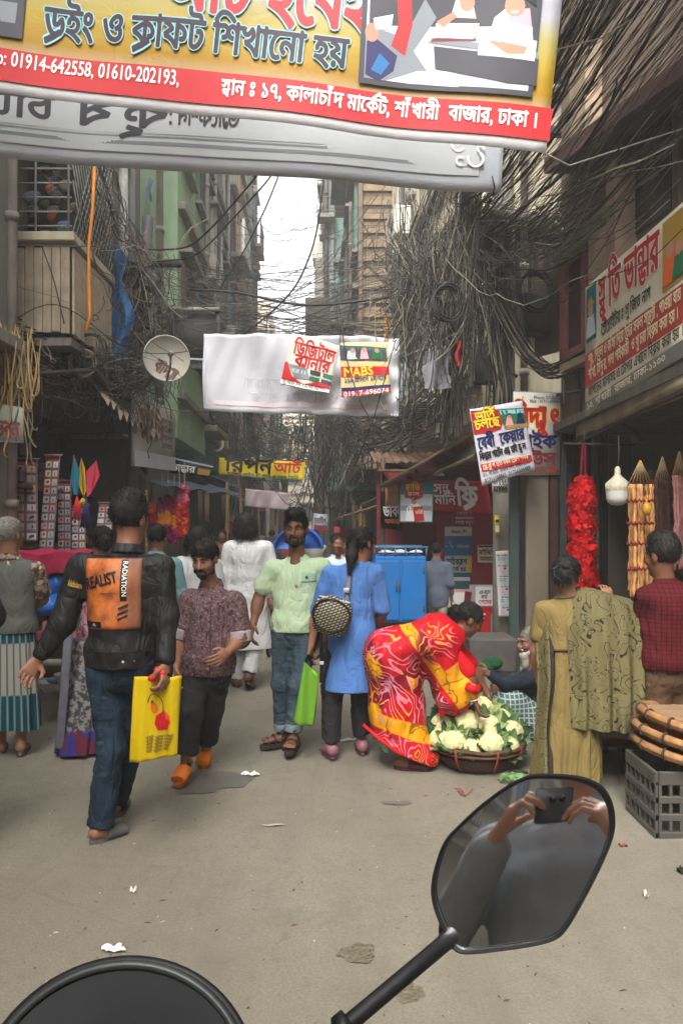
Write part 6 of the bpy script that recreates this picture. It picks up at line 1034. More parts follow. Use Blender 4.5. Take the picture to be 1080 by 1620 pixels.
class Person:
 def __init__(s, label, J, fwd, hf, hu=UP, size=1.0, skin=SK, base=None, group=None, cat='person'):
  s.J = {k: np.asarray(v, float) for k, v in J.items()}; s.f = unit(fwd); s.z = size; s.skin = skin; j = s.J; s.hf = unit(hf); s.hu = unit(hu)
  for q in 'lr': j['a' + q][2] = max(j['a' + q][2], .082 * size); j['t' + q][2] = max(j['t' + q][2], .024 * size)
  b = base if base is not None else V3(*((j['al'] + j['ar']) / 2)[:2], 0); s.t = thing('person', label, cat, b, group)
  s.lat = unit(j['sr'] - j['sl']); s.plat = unit(j['pr'] - j['pl']); s.pel = (j['pl'] + j['pr']) / 2; s.nk = j['neck']; s.sh = (j['sl'] + j['sr']) / 2
 def chain(s, S, e, w=1, k=.05, low=True, b=0):
  """torso of ellipses from pelvis to shoulders, e = ease added to the radii"""
  z = s.z; up = s.sh - s.pel; P_ = lambda a: s.pel + up * a; W = np.linalg.norm(s.J['sr'] - s.J['sl']) / 2
  if low: S.ecap(P_(-.06), P_(.14), (.136 * z * w + e + b, .092 * z + e + b), (.132 * z * w + e + b, .096 * z + e + b), s.plat, k)
  S.ecap(P_(.2), P_(.45), (.124 * z * w + e + b, .088 * z + e + b), (.126 * z * w + e, .092 * z + e), unit(s.plat + s.lat), k); S.ecap(P_(.5), P_(.78), (.130 * z * w + e, .096 * z + e), (W * .82 + e, .102 * z + e), s.lat, k)
  S.cap(s.J['sl'] + s.lat * .05 - UP * .016, s.J['sr'] - s.lat * .05 - UP * .016, 0.050 * z + e, None, .05); S.cap(s.sh - UP * .03, s.nk, .085 * z + e * .6, .055 * z + e * .5, .05)
 def body(s, h=.0055, curl=(.55, .55), thumb=None, arms=True, legs=True, feet=True, palms=(None, None), face=True):
  j, z = s.J, s.z; S = SDF(h); s.chain(S, -.012, 1, .05); g, ax = head_sdf(S, j['head'], s.hf, s.hu, z); s.g, s.ax = g, ax
  S.cap(s.nk - UP * .03, j['head'] - s.hu * .07 * z - s.hf * .012, .058 * z, .05 * z, .03)
  if arms:
   for q, i in (('l', 0), ('r', 1)):
    a, e, wr, hd = j['s' + q], j['e' + q], j['w' + q], j['h' + q]; S.cap(a, e, .047 * z, .037 * z, .03); S.cap(e, wr, .038 * z, .025 * z, .02); m = e + (wr - e) * .28; S.cap(m, m + (wr - e) * .15, .041 * z, .036 * z, .03)
    d = unit(hd - wr); td = thumb[i] if thumb else s.f; hand(S, wr, d, td, curl[i], palms[i], z)
  if legs:
   for q in 'lr': a, kn, an, to = j['p' + q], j['k' + q], j['a' + q], j['t' + q]; S.cap(a, kn, .068 * z, .046 * z, .04); S.cap(kn, an, .046 * z, .033 * z, .03); m = kn + (an - kn) * .3 - s.f * .012; S.cap(m, m + (an - kn) * .15, .046 * z, .040 * z, .03)
  if feet:
   for q in 'lr':
    an, to = j['a' + q], j['t' + q]; d = unit(to - an); fl = unit(V3(d[0], d[1], d[2] * .999)); hl = an - UP * .035 * z - unit(V3(to[0] - an[0], to[1] - an[1], 0)) * .03 if np.hypot(*(to - an)[:2]) > .03 else an - UP * .04
    S.cap(hl, hl + (to - hl) * .25, .034 * z, .036 * z, .02); sd = unit(np.cross(to - hl, UP)); S.ecap(hl + (to - hl) * .3, to - (to - hl) * .08, (.032 * z, .026 * z), (.042 * z, .015 * z), sd, .02)
    for i in range(5): o = sd * (i - 2) * .0165 * z; S.cap(to - (to - hl) * .10 + o, to + (to - hl) * (.05 - .02 * abs(i - 1.2)) + o, .0095 * z, .008 * z, .005)
  s.body_o = S.mb().build('body', s.skin, s.t)
  if face: s.face()
  return s
 def face(s):
  z, g = s.z, s.g; r = s.ax[0]
  for a in (-1, 1):
   c = g(a * .0315, .0755, .007); mb = MB(); v, q = SDF(.003).ell(c, (.0125 * z, .011 * z, .0068 * z), s.ax).mesh(); mb.add(v, q); v, q = SDF(.0025).ell(g(a * .031, .083, .007), (.0064 * z, .006 * z, .0060 * z), s.ax).mesh(); mb.add(v, q, 1); mb.build('eye', [EYEW, IRIS], s.t)
  S = SDF(.003); S.cap(g(-.022, .081, -.0585), g(.022, .081, -.0585), .003 * z, None, .01).cap(g(-.014, .089, -.060), g(.014, .089, -.060), .0055 * z, None, .01).cap(g(-.012, .088, -.067), g(.012, .088, -.067), .006 * z, None, .01); S.mb().build('lips', LIP, s.t)
 def brows(s, m=None):
  for a in (-1, 1): SDF(.0028).cap(s.g(a * .014, .0945, .027), s.g(a * .03, .090, .033), .0045 * s.z, .0045 * s.z, .006).cap(s.g(a * .03, .090, .033), s.g(a * .05, .073, .026), .0045 * s.z, .003 * s.z, .006).mb().build('eyebrow', m or HAIR, s.t)
 def beard(s, kind='short', m=None):
  g, z, S = s.g, s.z, SDF(.004)
  if kind in ('short', 'full', 'long'):
   e = -.002 if kind == 'short' else .010
   for a in (-1, 1): S.cap(g(a * .064, .01, -.02), g(a * .054, .035, -.075), .0095 * z, .0115 * z, .02); S.cap(g(a * .052, .034, -.073), g(0, .064, -.095), .012 * z + e, .019 * z + e, .02)
   S.ell(g(0, .055, -.10), (.026 * z + e, .020 * z + e, .018 * z + e), s.ax, .02); S.cap(g(-.02, .074, -.088), g(.02, .074, -.088), .012 * z, None, .01)
   if kind == 'long': S.ell(g(0, .055, -.15), (.04 * z, .028 * z, .062 * z), s.ax, .03)
  for a in (-1, 1): S.cap(g(0, .095, -.046), g(a * .026, .083, -.052), .0065 * z, .005 * z, .006)
  if kind != 'long':
   for a in (-1, 1): S.cap(g(a * .026, .083, -.052), g(a * .032, .070, -.082), .005 * z, .006 * z, .008)
  S.disp = noise_disp(.0022, 260, 4); S.mb().build('beard', m or HAIR, s.t)
 def hair(s, kind='short', m=None, seed=1, vol=0.0):
  g, z, ax = s.g, s.z, s.ax; S = SDF(.0055); r, f, u = ax
  S.ell(g(0, -.018, .036), ((.080 + vol) * z, (.096 + vol) * z, (.088 + vol) * z), ax, .02)
  if kind == 'quiff': S.ell(g(0, .045, .105), (.062 * z, .055 * z, .035 * z), ax, .03); S.ell(g(.0, .0, .115), (.058 * z, .07 * z, .03 * z), ax, .03)
  if kind == 'tall': S.ell(g(0, -.01, .10), (.07 * z, .08 * z, .05 * z), ax, .03)
  if kind == 'fringe': S.ell(g(.0, .055, .075), (.066 * z, .045 * z, .05 * z), ax, .03)
  if kind == 'bob': S.ell(g(0, -.025, -.0), (.105 * z, .105 * z, .10 * z), ax, .04); S.ell(g(0, -.04, -.06), (.108 * z, .085 * z, .06 * z), ax, .04)
  if kind == 'bun': S.ell(g(0, -.115, -.005), (.058 * z, .045 * z, .055 * z), ax, .012)
  if kind == 'tied': S.ell(g(0, -.10, .0), (.035 * z, .03 * z, .035 * z), ax, .02)
  S.disp = noise_disp(.005, 85, seed, (1, 1, .6)); c = s.J['head']
  # cut away the face, leave a hairline
  front = .070 if kind in ('quiff', 'fringe') else .064
  S.ell(g(0, .115, -.052), (.085 * z, .085 * z, .115 * z), ax, .006, 's')
  if kind not in ('bob', 'bun', 'tied'):
   S.ell(g(0, .0, -.125), (.16 * z, .2 * z, .075 * z), ax, .006, 's')
   for a in (-1, 1): S.ell(g(a * .082, .004, -.01), (.022 * z, .026 * z, .036 * z), ax, .004, 's')
  elif kind != 'bob': S.ell(g(0, .03, -.14), (.2 * z, .13 * z, .08 * z), ax, .006, 's'); [S.ell(g(a * .085, .01, -.012), (.02 * z, .024 * z, .034 * z), ax, .004, 's') for a in (-1, 1)]
  mb = S.mb(); v = mb.v[0]; gq = np.random.default_rng(seed + 70); q = mb.f[0]; nn = np.cross(v[q[:, 1]] - v[q[:, 0]], v[q[:, 2]] - v[q[:, 0]]); L_ = np.linalg.norm(nn, axis=1); i = gq.choice(len(q), min(1100, len(q)), p=L_ / L_.sum())
  n_ = nn[i] / L_[i][:, None]; o = v[q[i, 0]]; up_ = kind in ('quiff', 'tall', 'fringe', 'short'); d = n_ * (.8 if up_ else .35) + gq.normal(size=n_.shape) * .35 + (f * (.25 if up_ else 0) + u * (.35 if up_ else -1.0)); d -= n_ * np.minimum((d * n_).sum(1), 0)[:, None]; d /= np.linalg.norm(d, axis=1)[:, None]; ln = (gq.uniform(.004, .015, (len(i), 1)) if up_ else gq.uniform(.015, .04, (len(i), 1))) * z; sd = np.cross(d, gq.normal(size=d.shape)); sd /= np.linalg.norm(sd, axis=1)[:, None]; w_ = .0022
  vv = np.stack([o - sd * w_ - n_ * .004, o + sd * w_ - n_ * .004, o + d * ln * .6 + sd * w_ * .7, o + d * ln - u * ln * .25, o + d * ln * .6 - sd * w_ * .7], 1).reshape(-1, 3); mb.add(vv, np.arange(len(i))[:, None] * 5 + np.array([[0, 1, 2, 3, 4]]))
  s.hair_o = mb.build('hair', m or HAIR, s.t)
 def top(s, name, mat, hem, sleeve=(.55, .55), e=.016, w=1, h=.008, flare=.0, amp=.006, fr=26, seed=1, collar=True, cuff=None, split=0, wsl=.054, extra=None, sleeveless=False, hemw=None):
  """shirt, jacket or kurta: hem = z of its lower edge; sleeve = how far the sleeves reach (0..1 shoulder to elbow, 1..2 to wrist)"""
  j, z = s.J, s.z; S = SDF(h); s.chain(S, e, w, b=.013)
  if hem < s.pel[2] - .05: m = s.pel * (1, 1, 0) + UP * (hem - .04); q = .138 * z * w + e; S.ecap(s.pel, m, (q, .11 * z + e), (hemw or q + flare, .115 * z + e + flare * .7), s.plat, .05)
  if not sleeveless:
   for i, q in enumerate('lr'):
    a, el, wr = j['s' + q], j['e' + q], j['w' + q]; L = sleeve[i]; r0 = wsl * z + e * .4
    if L <= 1: S.cap(a - UP * .008, a + (el - a) * L, r0 * .93, r0 * .97 + .004, .03)
    else: S.cap(a - UP * .008, el, r0 * .93, r0 * .88, .035); S.cap(el, el + (wr - el) * (L - 1), r0 * .86, r0 * .66, .03)
  S.disp = (lambda p: amp * wrinkle(p, seed, fr, (1, 1, .55)) + amp * .6 * wrinkle(p, seed + 5, fr * 2.3, (1, 1, .7)) + amp * .8 * wrinkle(p, seed + 9, fr * .5, (1, 1, .2)))
  S.plane(V3(0, 0, hem), (0, 0, -1))
  S.cap(s.nk + s.f * .02 * z + UP * .03, s.nk + UP * .16 + s.f * .05, .052 * z, .09 * z, .01, 's') if not collar else S.cap(s.nk + s.f * .045 * z + UP * .012, s.nk + UP * .16 + s.f * .1, .042 * z, .09 * z, .008, 's')
  if extra: extra(S)
  s.top_o = S.mb().build(name, mat, s.t)
  if collar is True:
   c = s.nk + UP * .022; r_, f_ = unit(np.cross(s.f, UP)), s.f
   for sg in (-1, 1):
    def fn(u, v, sg=sg): a = (u * 2.65) * sg; rr = .066 * z + .016 * v; return c + (-np.cos(a) * rr)[:, None] * f_ + (np.sin(a) * rr)[:, None] * r_ + ((.018 - .035 * v) - .02 * u ** 2 - .02 * u ** 3 * v)[:, None] * UP
    mb = MB().grid(fn, 16, 4); mb.grid(lambda u, v: fn(1 - u, v) - UP * .004, 16, 4); mb.build('collar', mat, s.top_o)
  return s.top_o
 def cuffs(s, mat, at, r=.052, w=.03):
  for q, a in at: d = s.J; p0 = d['s' + q] + (d['e' + q] - d['s' + q]) * a if a <= 1 else d['e' + q] + (d['w' + q] - d['e' + q]) * (a - 1); dr = unit((d['e' + q] - d['s' + q]) if a <= 1 else d['w' + q] - d['e' + q]); S = SDF(.006).cap(p0 - dr * w, p0 + dr * w, r, r * .97, .01); S.disp = noise_disp(.003, 60, 3); S.plane(p0 + dr * (w + .012), dr).plane(p0 - dr * (w + .012), -dr); S.mb().build('sleeve_cuff', mat, s.top_o)
 def trousers(s, mat, cut, e=.018, h=.008, amp=.005, fr=30, seed=2, ankle=.058, knee=.066, name='trousers'):
  """cut = z of the hems (left, right)"""
  j, z = s.J, s.z; S = SDF(h); S.ecap(s.pel - UP * .03, s.pel + (s.sh - s.pel) * .25, (.138 * z + e * .6, .096 * z + e * .6), (.128 * z + e * .5, .092 * z + e * .5), s.plat, .04)
  for q, cz in zip('lr', cut):
   a, kn, an = j['p' + q], j['k' + q], j['a' + q]; S.cap(a, kn, .078 * z + e * .5, knee * z, .03); d = unit(an - kn); en = an + d * .03; S.cap(kn, en, knee * z, ankle * z, .03)
  S.disp = (lambda p: amp * wrinkle(p, seed, fr, (1, 1, 1.3)) + amp * .7 * wrinkle(p, seed + 3, fr * 2, (.6, .6, 1.7)))
  for q, cz in zip('lr', cut):
   kn, an = j['k' + q], j['a' + q]; d = unit(an - kn); t_ = (cz - an[2]) / (d[2] if abs(d[2]) > .2 else -.2); c = an + d * t_; S.cap(c + d * .058, c + d * .2, .075 * z, None, .004, 's')
  s.tr_o = S.mb().build(name, mat, s.t)
  return s.tr_o
 def hems(s, mat, cut, r=.063, w=.018):
  for q, cz in zip('lr', cut): kn, an = s.J['k' + q], s.J['a' + q]; d = unit(an - kn); c = an + d * ((cz + .02 - an[2]) / d[2]); S = SDF(.006).cap(c - d * w, c + d * w, r, r, .01); S.disp = noise_disp(.003, 50, 5); S.plane(c + d * (w + .012), d).plane(c - d * (w + .015), -d); S.mb().build('rolled_hem', mat, s.tr_o)
 def shoes(s, kind, mat, mat2=None):
  z = s.z; mat2 = mat2 or mat
  for q in 'lr':
   an, to = s.J['a' + q], s.J['t' + q]; hd = unit(V3(to[0] - an[0], to[1] - an[1], 0)); d = unit(to - an); hl = an - UP * .035 * z - hd * .045; T = to + hd * .022; ax_ = unit(T - hl); sd = unit(np.cross(ax_, UP)); nu = np.cross(sd, ax_); dn = -nu * .037 * z; L = np.linalg.norm(T - hl)
   t = s.t
   def sole(u, v, o=0): a = u * 6.2832; x = np.cos(a); y = np.sin(a); wd = (.040 + .008 * x - .006 * (np.abs(x) < .3)) * z * v; return (hl + T)[None] / 2 + (x * (L / 2 + .012) * v)[:, None] * ax_ + (y * wd)[:, None] * sd + dn + o * nu
   mb = MB().grid(lambda u, v: sole(u, v, .012), 33, 4); mb.grid(lambda u, v: sole(1 - u, v, -.014), 33, 4); mb.grid(lambda u, v: sole(1 - u, 1 + 0 * v) + ((-.014 + .026 * v))[:, None] * nu, 33, 2)
   so = mb.build('sandal' if kind != 'shoe' else 'shoe', mat2, t)
   if kind == 'shoe':
    S = SDF(.006); S.cap(hl + nu * .01, hl + ax_ * L * .3 + nu * .012, .044 * z, .042 * z, .02).ecap(hl + ax_ * L * .35, T - ax_ * .02 - nu * .006, (.042 * z, .036 * z), (.044 * z, .026 * z), sd, .02).cap(an - UP * .02, an + UP * .01, .042 * z, .044 * z, .02); S.plane(hl - nu * .03, -nu).plane(an + UP * .015, UP); S.mb().build('upper', mat, so)
   elif kind == 'slide':
    S = SDF(.0055); c = hl + ax_ * L * .62 - nu * .006; S.ecap(c - ax_ * .035, c + ax_ * .05, (.050 * z, .040 * z), (.050 * z, .030 * z), sd, .01); S.plane(hl - nu * .03, -nu).plane(c + ax_ * .06, ax_).plane(c - ax_ * .06, -ax_); S.mb().build('strap', mat, so)
   elif kind == 'strap':
    for fr_, hh in ((.30, .055), (.55, .045), (.78, .03)):
     c = hl + ax_ * L * fr_ + dn * .8; MB().tube([c + sd * .046 * z * math.cos(a) + nu * (hh + .012) * math.sin(a) for a in np.linspace(-.2, 3.34, 12)], .011, 6, flat=.5).build('strap', mat, so)
    MB().tube([hl + ax_ * .05 + sd * .04, hl - ax_ * .018 + nu * .02, hl + ax_ * .05 - sd * .04], .009, 6).build('strap', mat, so)
def arm(px_s, Y): return P(*px_s, Y)
def JJ(Y, **kw):
 """joints from photograph pixels: name=(px, py[, depth offset])"""
 return {k: P(v[0], v[1], Y + (v[2] if len(v) > 2 else 0)) for k, v in kw.items()}
def skirt(name, mat, top_c, bot_c, tr, br, par, folds=14, amp=.02, seed=1, n=96, m=30, lat=V3(1, 0, 0), hemw=0, prof=1.0):
 g = np.random.default_rng(seed); ph = g.uniform(0, 6.3, 4); dep = unit(np.cross(UP, lat))
 def fn(u, v):
  a = u * 6.2832; k = v ** prof; w_ = tr[0] + (br[0] - tr[0]) * k; d_ = tr[1] + (br[1] - tr[1]) * k; f = amp * (.25 + .75 * v) * (np.sin(folds * a + ph[0] + 1.2 * np.sin(3 * a + ph[1]) + .5 * v) + .5 * np.sin(folds * 1.7 * a + ph[2] - v))
  c = top_c[None] + (bot_c - top_c)[None] * v[:, None]; return c + (np.cos(a) * (w_ + f))[:, None] * lat + (np.sin(a) * (d_ + f))[:, None] * dep + (hemw * np.sin(2 * a + ph[3]) * v ** 4)[:, None] * UP
 mb = MB().grid(fn, n + 1, m, scale=(6.2832 * (tr[0] + br[0]) / 2, np.linalg.norm(bot_c - top_c))); mb.grid(lambda u, v: (top_c * (1 - v[:, None]) + fn(u, 0 * u) * v[:, None]), n + 1, 2); return mb.build(name, mat, par)
# ---- patterned cloths
def m_stripe(name, c1, c2, c3, f=60, uv=True, band=None):
 q = NT(name); sx = q.n('ShaderNodeSeparateXYZ', i0=q.obj(uv)); w = q.math('SINE', q.math('MULTIPLY', sx.outputs[0], f)); k = q.mix(q.ramp(w, [(.55, 0.0), (.75, 1.0)]), lin(c1), lin(c2))
 if band: k = q.mix(q.ramp(sx.outputs[1], [(band[0], 0.0), (band[0] + .01, 1.0), (band[1], 1.0), (band[1] + .01, 0.0)]), k, q.mix(q.ramp(w, [(.55, 0.0), (.75, 1.0)]), lin(c3), lin(tuple(v * .6 for v in c3))))
 return q.out(k, .8, None, q.noise(80, 3), .3, .003, .15)
def m_print(name, base, marks, scale=60, thr=(.46, .52), extra=None, wob=0):
 q = NT(name); k = q.ramp(q.noise(3, 3), [(.3, tuple(v * .88 for v in lin(base))), (.7, lin(base))]); v = q.noise(scale, 5, .65); k = q.mix(q.ramp(v, [(thr[0], 0.0), (thr[1], 1.0)]), k, lin(marks))
 if extra: k = q.mix(q.ramp(q.noise(scale * .6, 4, .6, q.map(loc=(5, 2, 1))), [(.56, 0.0), (.60, 1.0)]), k, lin(extra))
 return q.out(k, .8, None, q.noise(120, 3), .3, .003, .15, .4)
def m_swirl(name, base, line, sc=5.0, dist=1.6, wd=.035, extra=None, linew=None):
 q = NT(name); n = q.noise(sc, 1.5, .4, None, dist); t = q.math('ABSOLUTE', q.math('SUBTRACT', q.math('FRACT', q.math('MULTIPLY', n, 7.0)), .5)); k = q.mix(q.ramp(t, [(wd, 1.0), (wd + .04, 0.0)]), q.mix(q.ramp(q.noise(2.5, 3), [(.35, 0.0), (.65, 1.0)]), lin(base), lin(tuple(v * .86 for v in base))), lin(line)); return q.out(k, .75, None, q.noise(130, 3), .25, .003, .15, .25)
def m_denim(name, c, fade): q = NT(name); k = q.ramp(q.noise(4, 5, .6, q.map((1, 1, .5))), [(.38, lin(c)), (.68, lin(fade))]); w = q.n('ShaderNodeTexNoise', Vector=q.map((300, 300, 60)), Scale=1.0, Detail=2.0).outputs[0]; k = q.mix(q.math('MULTIPLY', w, .35), k, lin(tuple(v * .6 for v in c))); return q.out(k, .85, None, w, .25, .002, .12, .5)
BACK, FRONT = V3(0, 1, 0), V3(0, -1, 0)
# A. man in black jacket, seen from behind, walking away
Y = 3.55; JK = M('jacket_black', lin((.115, .11, .115)), .6, .3, 12, bump=.35, bscale=200, bdist=.002, spec=.3, fold=.42); DEN = m_denim('denim_blue', (.10, .14, .18), (.21, .28, .35))
p = Person('man in a black denim jacket with orange printed back panel, carrying the yellow bag', JJ(Y, head=(206, 822, .02), neck=(202, 872), sl=(128, 893), sr=(256, 895), el=(100, 985, -.03), er=(263, 978, -.02), wl=(62, 1040, -.06), wr=(262, 1050, -.1), hl=(44, 1066, -.1), hr=(262, 1078, -.14), pl=(164, 1052), pr=(222, 1052), kl=(176, 1180, .02), kr=(206, 1180, .18), al=(160, 1302, .06), ar=(184, 1262, .38), tl=(192, 1314, .15), tr=(193, 1270, .52)), (.12, 1, 0), (.35, .94, -.1), UP, 1.02, SK)
p.body(curl=(.45, .9), thumb=((.5, .3, -.5), (-.2, -.9, 0)), palms=((1, .3, .2), (-1, 0, .1)), face=False); p.hair('tall', seed=4, vol=.004); zh = P(0, 1052, Y)[2]
p.top('jacket', JK, zh, (1.86, 1.86), .019, 1.0, amp=.009, fr=22, seed=11, wsl=.060); p.trousers(DEN, (P(0, 1303, 3.6)[2], P(0, 1282, 3.93)[2]), .012, amp=.008, ankle=.063, knee=.067, seed=21); SLG = M('sandal_grey', lin((.34, .34, .34)), .6, .2, 12, bump=.2); p.shoes('slide', SLG)
def drape(o, org, du, dv, W, H, dn, off=.004, nu=20, nv=24):
 """a panel laid onto the surface of object o: rays from org + u du + v dv along dn"""
 me = o.data; n = len(me.vertices); co = np.zeros(n * 3); me.vertices.foreach_get('co', co); co = co.reshape(-1, 3) + np.array(o['_b']); bv = BVHTree.FromPolygons([tuple(x) for x in co], [tuple(f.vertices) for f in me.polygons]); us = np.linspace(0, 1, nu); vs = np.linspace(0, 1, nv); D = np.zeros((nu, nv)); dn_ = Vector(unit(dn))
 for i, a in enumerate(us):
  for k, b in enumerate(vs): h = bv.ray_cast(Vector(org + du * W * a + dv * H * b), dn_); D[i, k] = h[3] if h[0] else np.nan
 D = np.where(np.isnan(D), np.nanmedian(D), D)
 for _ in range(2): Dp = np.pad(D, 1, mode='edge'); D = (Dp[:-2, 1:-1] + Dp[2:, 1:-1] + Dp[1:-1, :-2] + Dp[1:-1, 2:] + 2 * D) / 6
 D -= off
 def f(u, v):
  x = np.clip(u / W, 0, 1) * (nu - 1); y = np.clip(v / H, 0, 1) * (nv - 1); i = np.minimum(x.astype(int), nu - 2); k = np.minimum(y.astype(int), nv - 2); a, b = x - i, y - k
  d = (D[i, k] * (1 - a) + D[i + 1, k] * a) * (1 - b) + (D[i, k + 1] * (1 - a) + D[i + 1, k + 1] * a) * b; return org + u[:, None] * du + v[:, None] * dv + d[:, None] * unit(dn)
 return f
def back_panel(o, pxl, pxr, pyt, pyb, Y, par, off=.004): a = P(pxl, pyb, Y - .6); W = (pxr - pxl) / F * Y; H = (pyb - pyt) / F * Y; a = V3((pxl - CX) / F * Y, Y - .6, CAMZ + (HY - pyb) / F * Y); return Panel(drape(o, a, V3(1, 0, 0), UP, W, H, V3(0, 1, 0), off), W, H, par), Y / F
pn, s_ = back_panel(p.top_o, 134, 222, 884, 995, Y - .1, p.top_o, .006)
q = NT('orange_print'); k = q.ramp(q.noise(14, 7, .7), [(.3, lin((.36, .19, .11))), (.45, lin((.66, .34, .13))), (.62, lin((.80, .44, .16))), (.75, lin((.40, .24, .17)))]); sx = q.n('ShaderNodeSeparateXYZ', i0=q.obj(True)); k = q.mix(q.ramp(sx.outputs[0], [(.175, 0.0), (.22, .75)]), k, lin((.42, .28, .22))); OPR = q.out(k, .55, None, q.noise(60), .15, .003)
pn.base('printed_panel', OPR, 16, 20, .003); W_, H_ = pn.W, pn.H
pn.rect('print', I_BLACK, .655 * W_, .40 * H_, .77 * W_, .985 * H_, 4, 14); pn.text('RADIATION', .685 * W_, .965 * H_, .118 * W_ , I_WHITE, .012, .50 * H_, rot=-math.pi / 2); pn.text('REALIST', .03 * W_, .56 * H_, .29 * W_, I_BLACK, .03, .60 * W_, rot=.23)
pn.polys('print', None, [([(.63 * W_, (.12 + .075 * k) * H_), (.79 * W_, (.18 + .075 * k) * H_), (.79 * W_, (.215 + .075 * k) * H_), (.63 * W_, (.155 + .075 * k) * H_)], PI['black']) for k in range(1)] + [([(.02 * W_, .02 * H_), (.34 * W_, .02 * H_), (.34 * W_, .11 * H_), (.02 * W_, .11 * H_)], PI['black']), ([(.04 * W_, .05 * H_), (.1 * W_, .05 * H_), (.13 * W_, .09 * H_), (.06 * W_, .09 * H_)], PI['lgrey']), ([(.16 * W_, .04 * H_), (.2 * W_, .095 * H_), (.24 * W_, .04 * H_), (.2 * W_, .06 * H_)], PI['lgrey']), ([(.3 * W_, .50 * H_), (.55 * W_, .515 * H_), (.55 * W_, .525 * H_), (.3 * W_, .51 * H_)], PI['brown'])], None, PAL)
for k in (1, 2): pn.polys('print', I_BLACK, [[(.63 * W_, (.12 + .075 * k) * H_), (.79 * W_, (.18 + .075 * k) * H_), (.79 * W_, (.215 + .075 * k) * H_), (.63 * W_, (.155 + .075 * k) * H_)]])
pn2, _ = back_panel(p.top_o, 104, 126, 912, 930, Y - .1, p.top_o, .005); pn2.text('kidsiam', .0, .15 * pn2.H, .8 * pn2.H, I_GOLD, .02, .95 * pn2.W, rot=-.25)
for px, mt in ((198, metal('button', (.75, .74, .72), .3, 0)), (214, I_DGREY)): S = SDF(.003); bpn, _ = back_panel(p.top_o, px - 2, px + 2, 1043, 1048, Y - .1, p.top_o, .002); c = bpn.surf(np.array([bpn.W / 2]), np.array([bpn.H / 2]))[0]; S.ell(c, (.007, .004, .007)).mb().build('button', mt, p.top_o)
for py, nm in ((1030, 'waistband_seam'), (880, 'yoke_seam')): bpn, _ = back_panel(p.top_o, 142, 246, py - 2, py + 2, Y - .1, p.top_o, .003); u = np.linspace(0, bpn.W, 30); MB().tube(bpn.surf(u, 0 * u + bpn.H / 2), .0025, 5).build(nm, I_BLACK, p.top_o)
MB().tube([p.J['wr'] + .031 * V3(math.cos(a), .7 * math.sin(a), .12 * math.sin(a)) for a in np.linspace(0, 6.2832, 24)], .004, 6).build('bracelet', M('beads_gold', lin((.55, .36, .14)), .4, .3, 90, metal=.5), p.t)
# yellow bag in his right hand
t = thing('shopping_bag', 'flat yellow plastic shopping bag with red and brown print held by the jacketed man', 'bag', P(245, 1200, Y - .12)); bp = PxPanel(Y - .1, (205, 1206), (281, 1195), (214, 1071), t, tr=(287, 1070), wave=lambda u, v: .012 * np.sin(7 * u + 3 * v) + .02 * np.sin(3.1416 * u) - .006 * np.sin(20 * u)); bp.base('sack', vinyl('bag_yellow', (.86, .74, .05), None, .2), 22, 24, .02)
bp.pp('print', [('brown', circ(248, 1112, 14, 20, 20, 3.3, 6.9) + circ(248, 1112, 12.5, 18.5, 20, 3.3, 6.9)[::-1]), ('orange', circ(246, 1116, 7, 9)), ('brown', circ(243, 1110, 3, 6)), ('red', [(250, 1128), (262, 1118), (272, 1136), (268, 1150), (252, 1152), (247, 1142)]), ('orange', [(262, 1116), (272, 1126), (273, 1142), (266, 1134)])])
for k in range(5): bp.tx('শাঁখারী বস্ত্রালয় ও গিফট', 232, 1168 + k * 5.4, 7, I_BROWN, 45 - 2 * k, .01)
mb = MB(); [mb.tube([P(a, 1074, Y - .1), P((a + 262) / 2, 1066, Y - .12), P(262 + (a - 258) * .2, 1068, Y - .14)], .007, 6) for a in (240, 272)]; mb.build('handle', vinyl('bag_yellow', (0, 0, 0)), t)
c_ = P(254, 1062, Y - .13); S = SDF(.006); [S.ell(c_ + V3(*(RNG.normal(size=3) * (.016, .012, .016))), (.022, .016, .018), None, .01) for _ in range(7)]; S.disp = noise_disp(.005, 90, 2); solo('red_cloth', S.mb(), M('satin_red', lin((.82, .10, .12)), .45, .2, 20, bump=.4), 'crumpled bright red cloth gripped above the yellow bag', 'cloth', c_ - V3(0, 0, .03))
# B. man in the brown printed shirt
Y = 4.55; p = Person('young man in a brown patterned short sleeved shirt looking down, orange slides', JJ(Y, head=(324, 884, -.05), neck=(334, 926, .04), sl=(300, 946, 0), sr=(374, 950), el=(287, 1003, .02), er=(380, 1010, -.02), wl=(280, 1054, -.04), wr=(360, 1032, -.16), hl=(278, 1080, -.06), hr=(344, 1044, -.24), pl=(310, 1062), pr=(346, 1062), kl=(303, 1130, -.10), kr=(336, 1122, .08), al=(294, 1200, -.12), ar=(325, 1180, .22), tl=(283, 1232, -.22), tr=(321, 1203, .16)), (-.1, -1, 0), (-.22, -1, -.32), (-.05, -.25, 1), .96, SK)
p.body(curl=(.5, .35), thumb=((.2, -1, 0), (-.3, -.4, .8)), palms=((.6, 0, 0), (0, .5, -1))); p.brows(); p.beard('short'); p.hair('fringe', seed=7, vol=.004); zh = P(0, 1066, Y)[2]
BRP = m_print('brown_floral', (.36, .27, .27), (.49, .40, .40), 75, (.5, .58), (.22, .15, .16)); p.top('shirt', BRP, zh, (.98, .98), .02, 1.02, amp=.0065, fr=24, seed=31, wsl=.062); p.cuffs(M('cuff_lilac', lin((.62, .57, .58)), .8, .1, 20), (('l', .94), ('r', .94)), .073, .022)
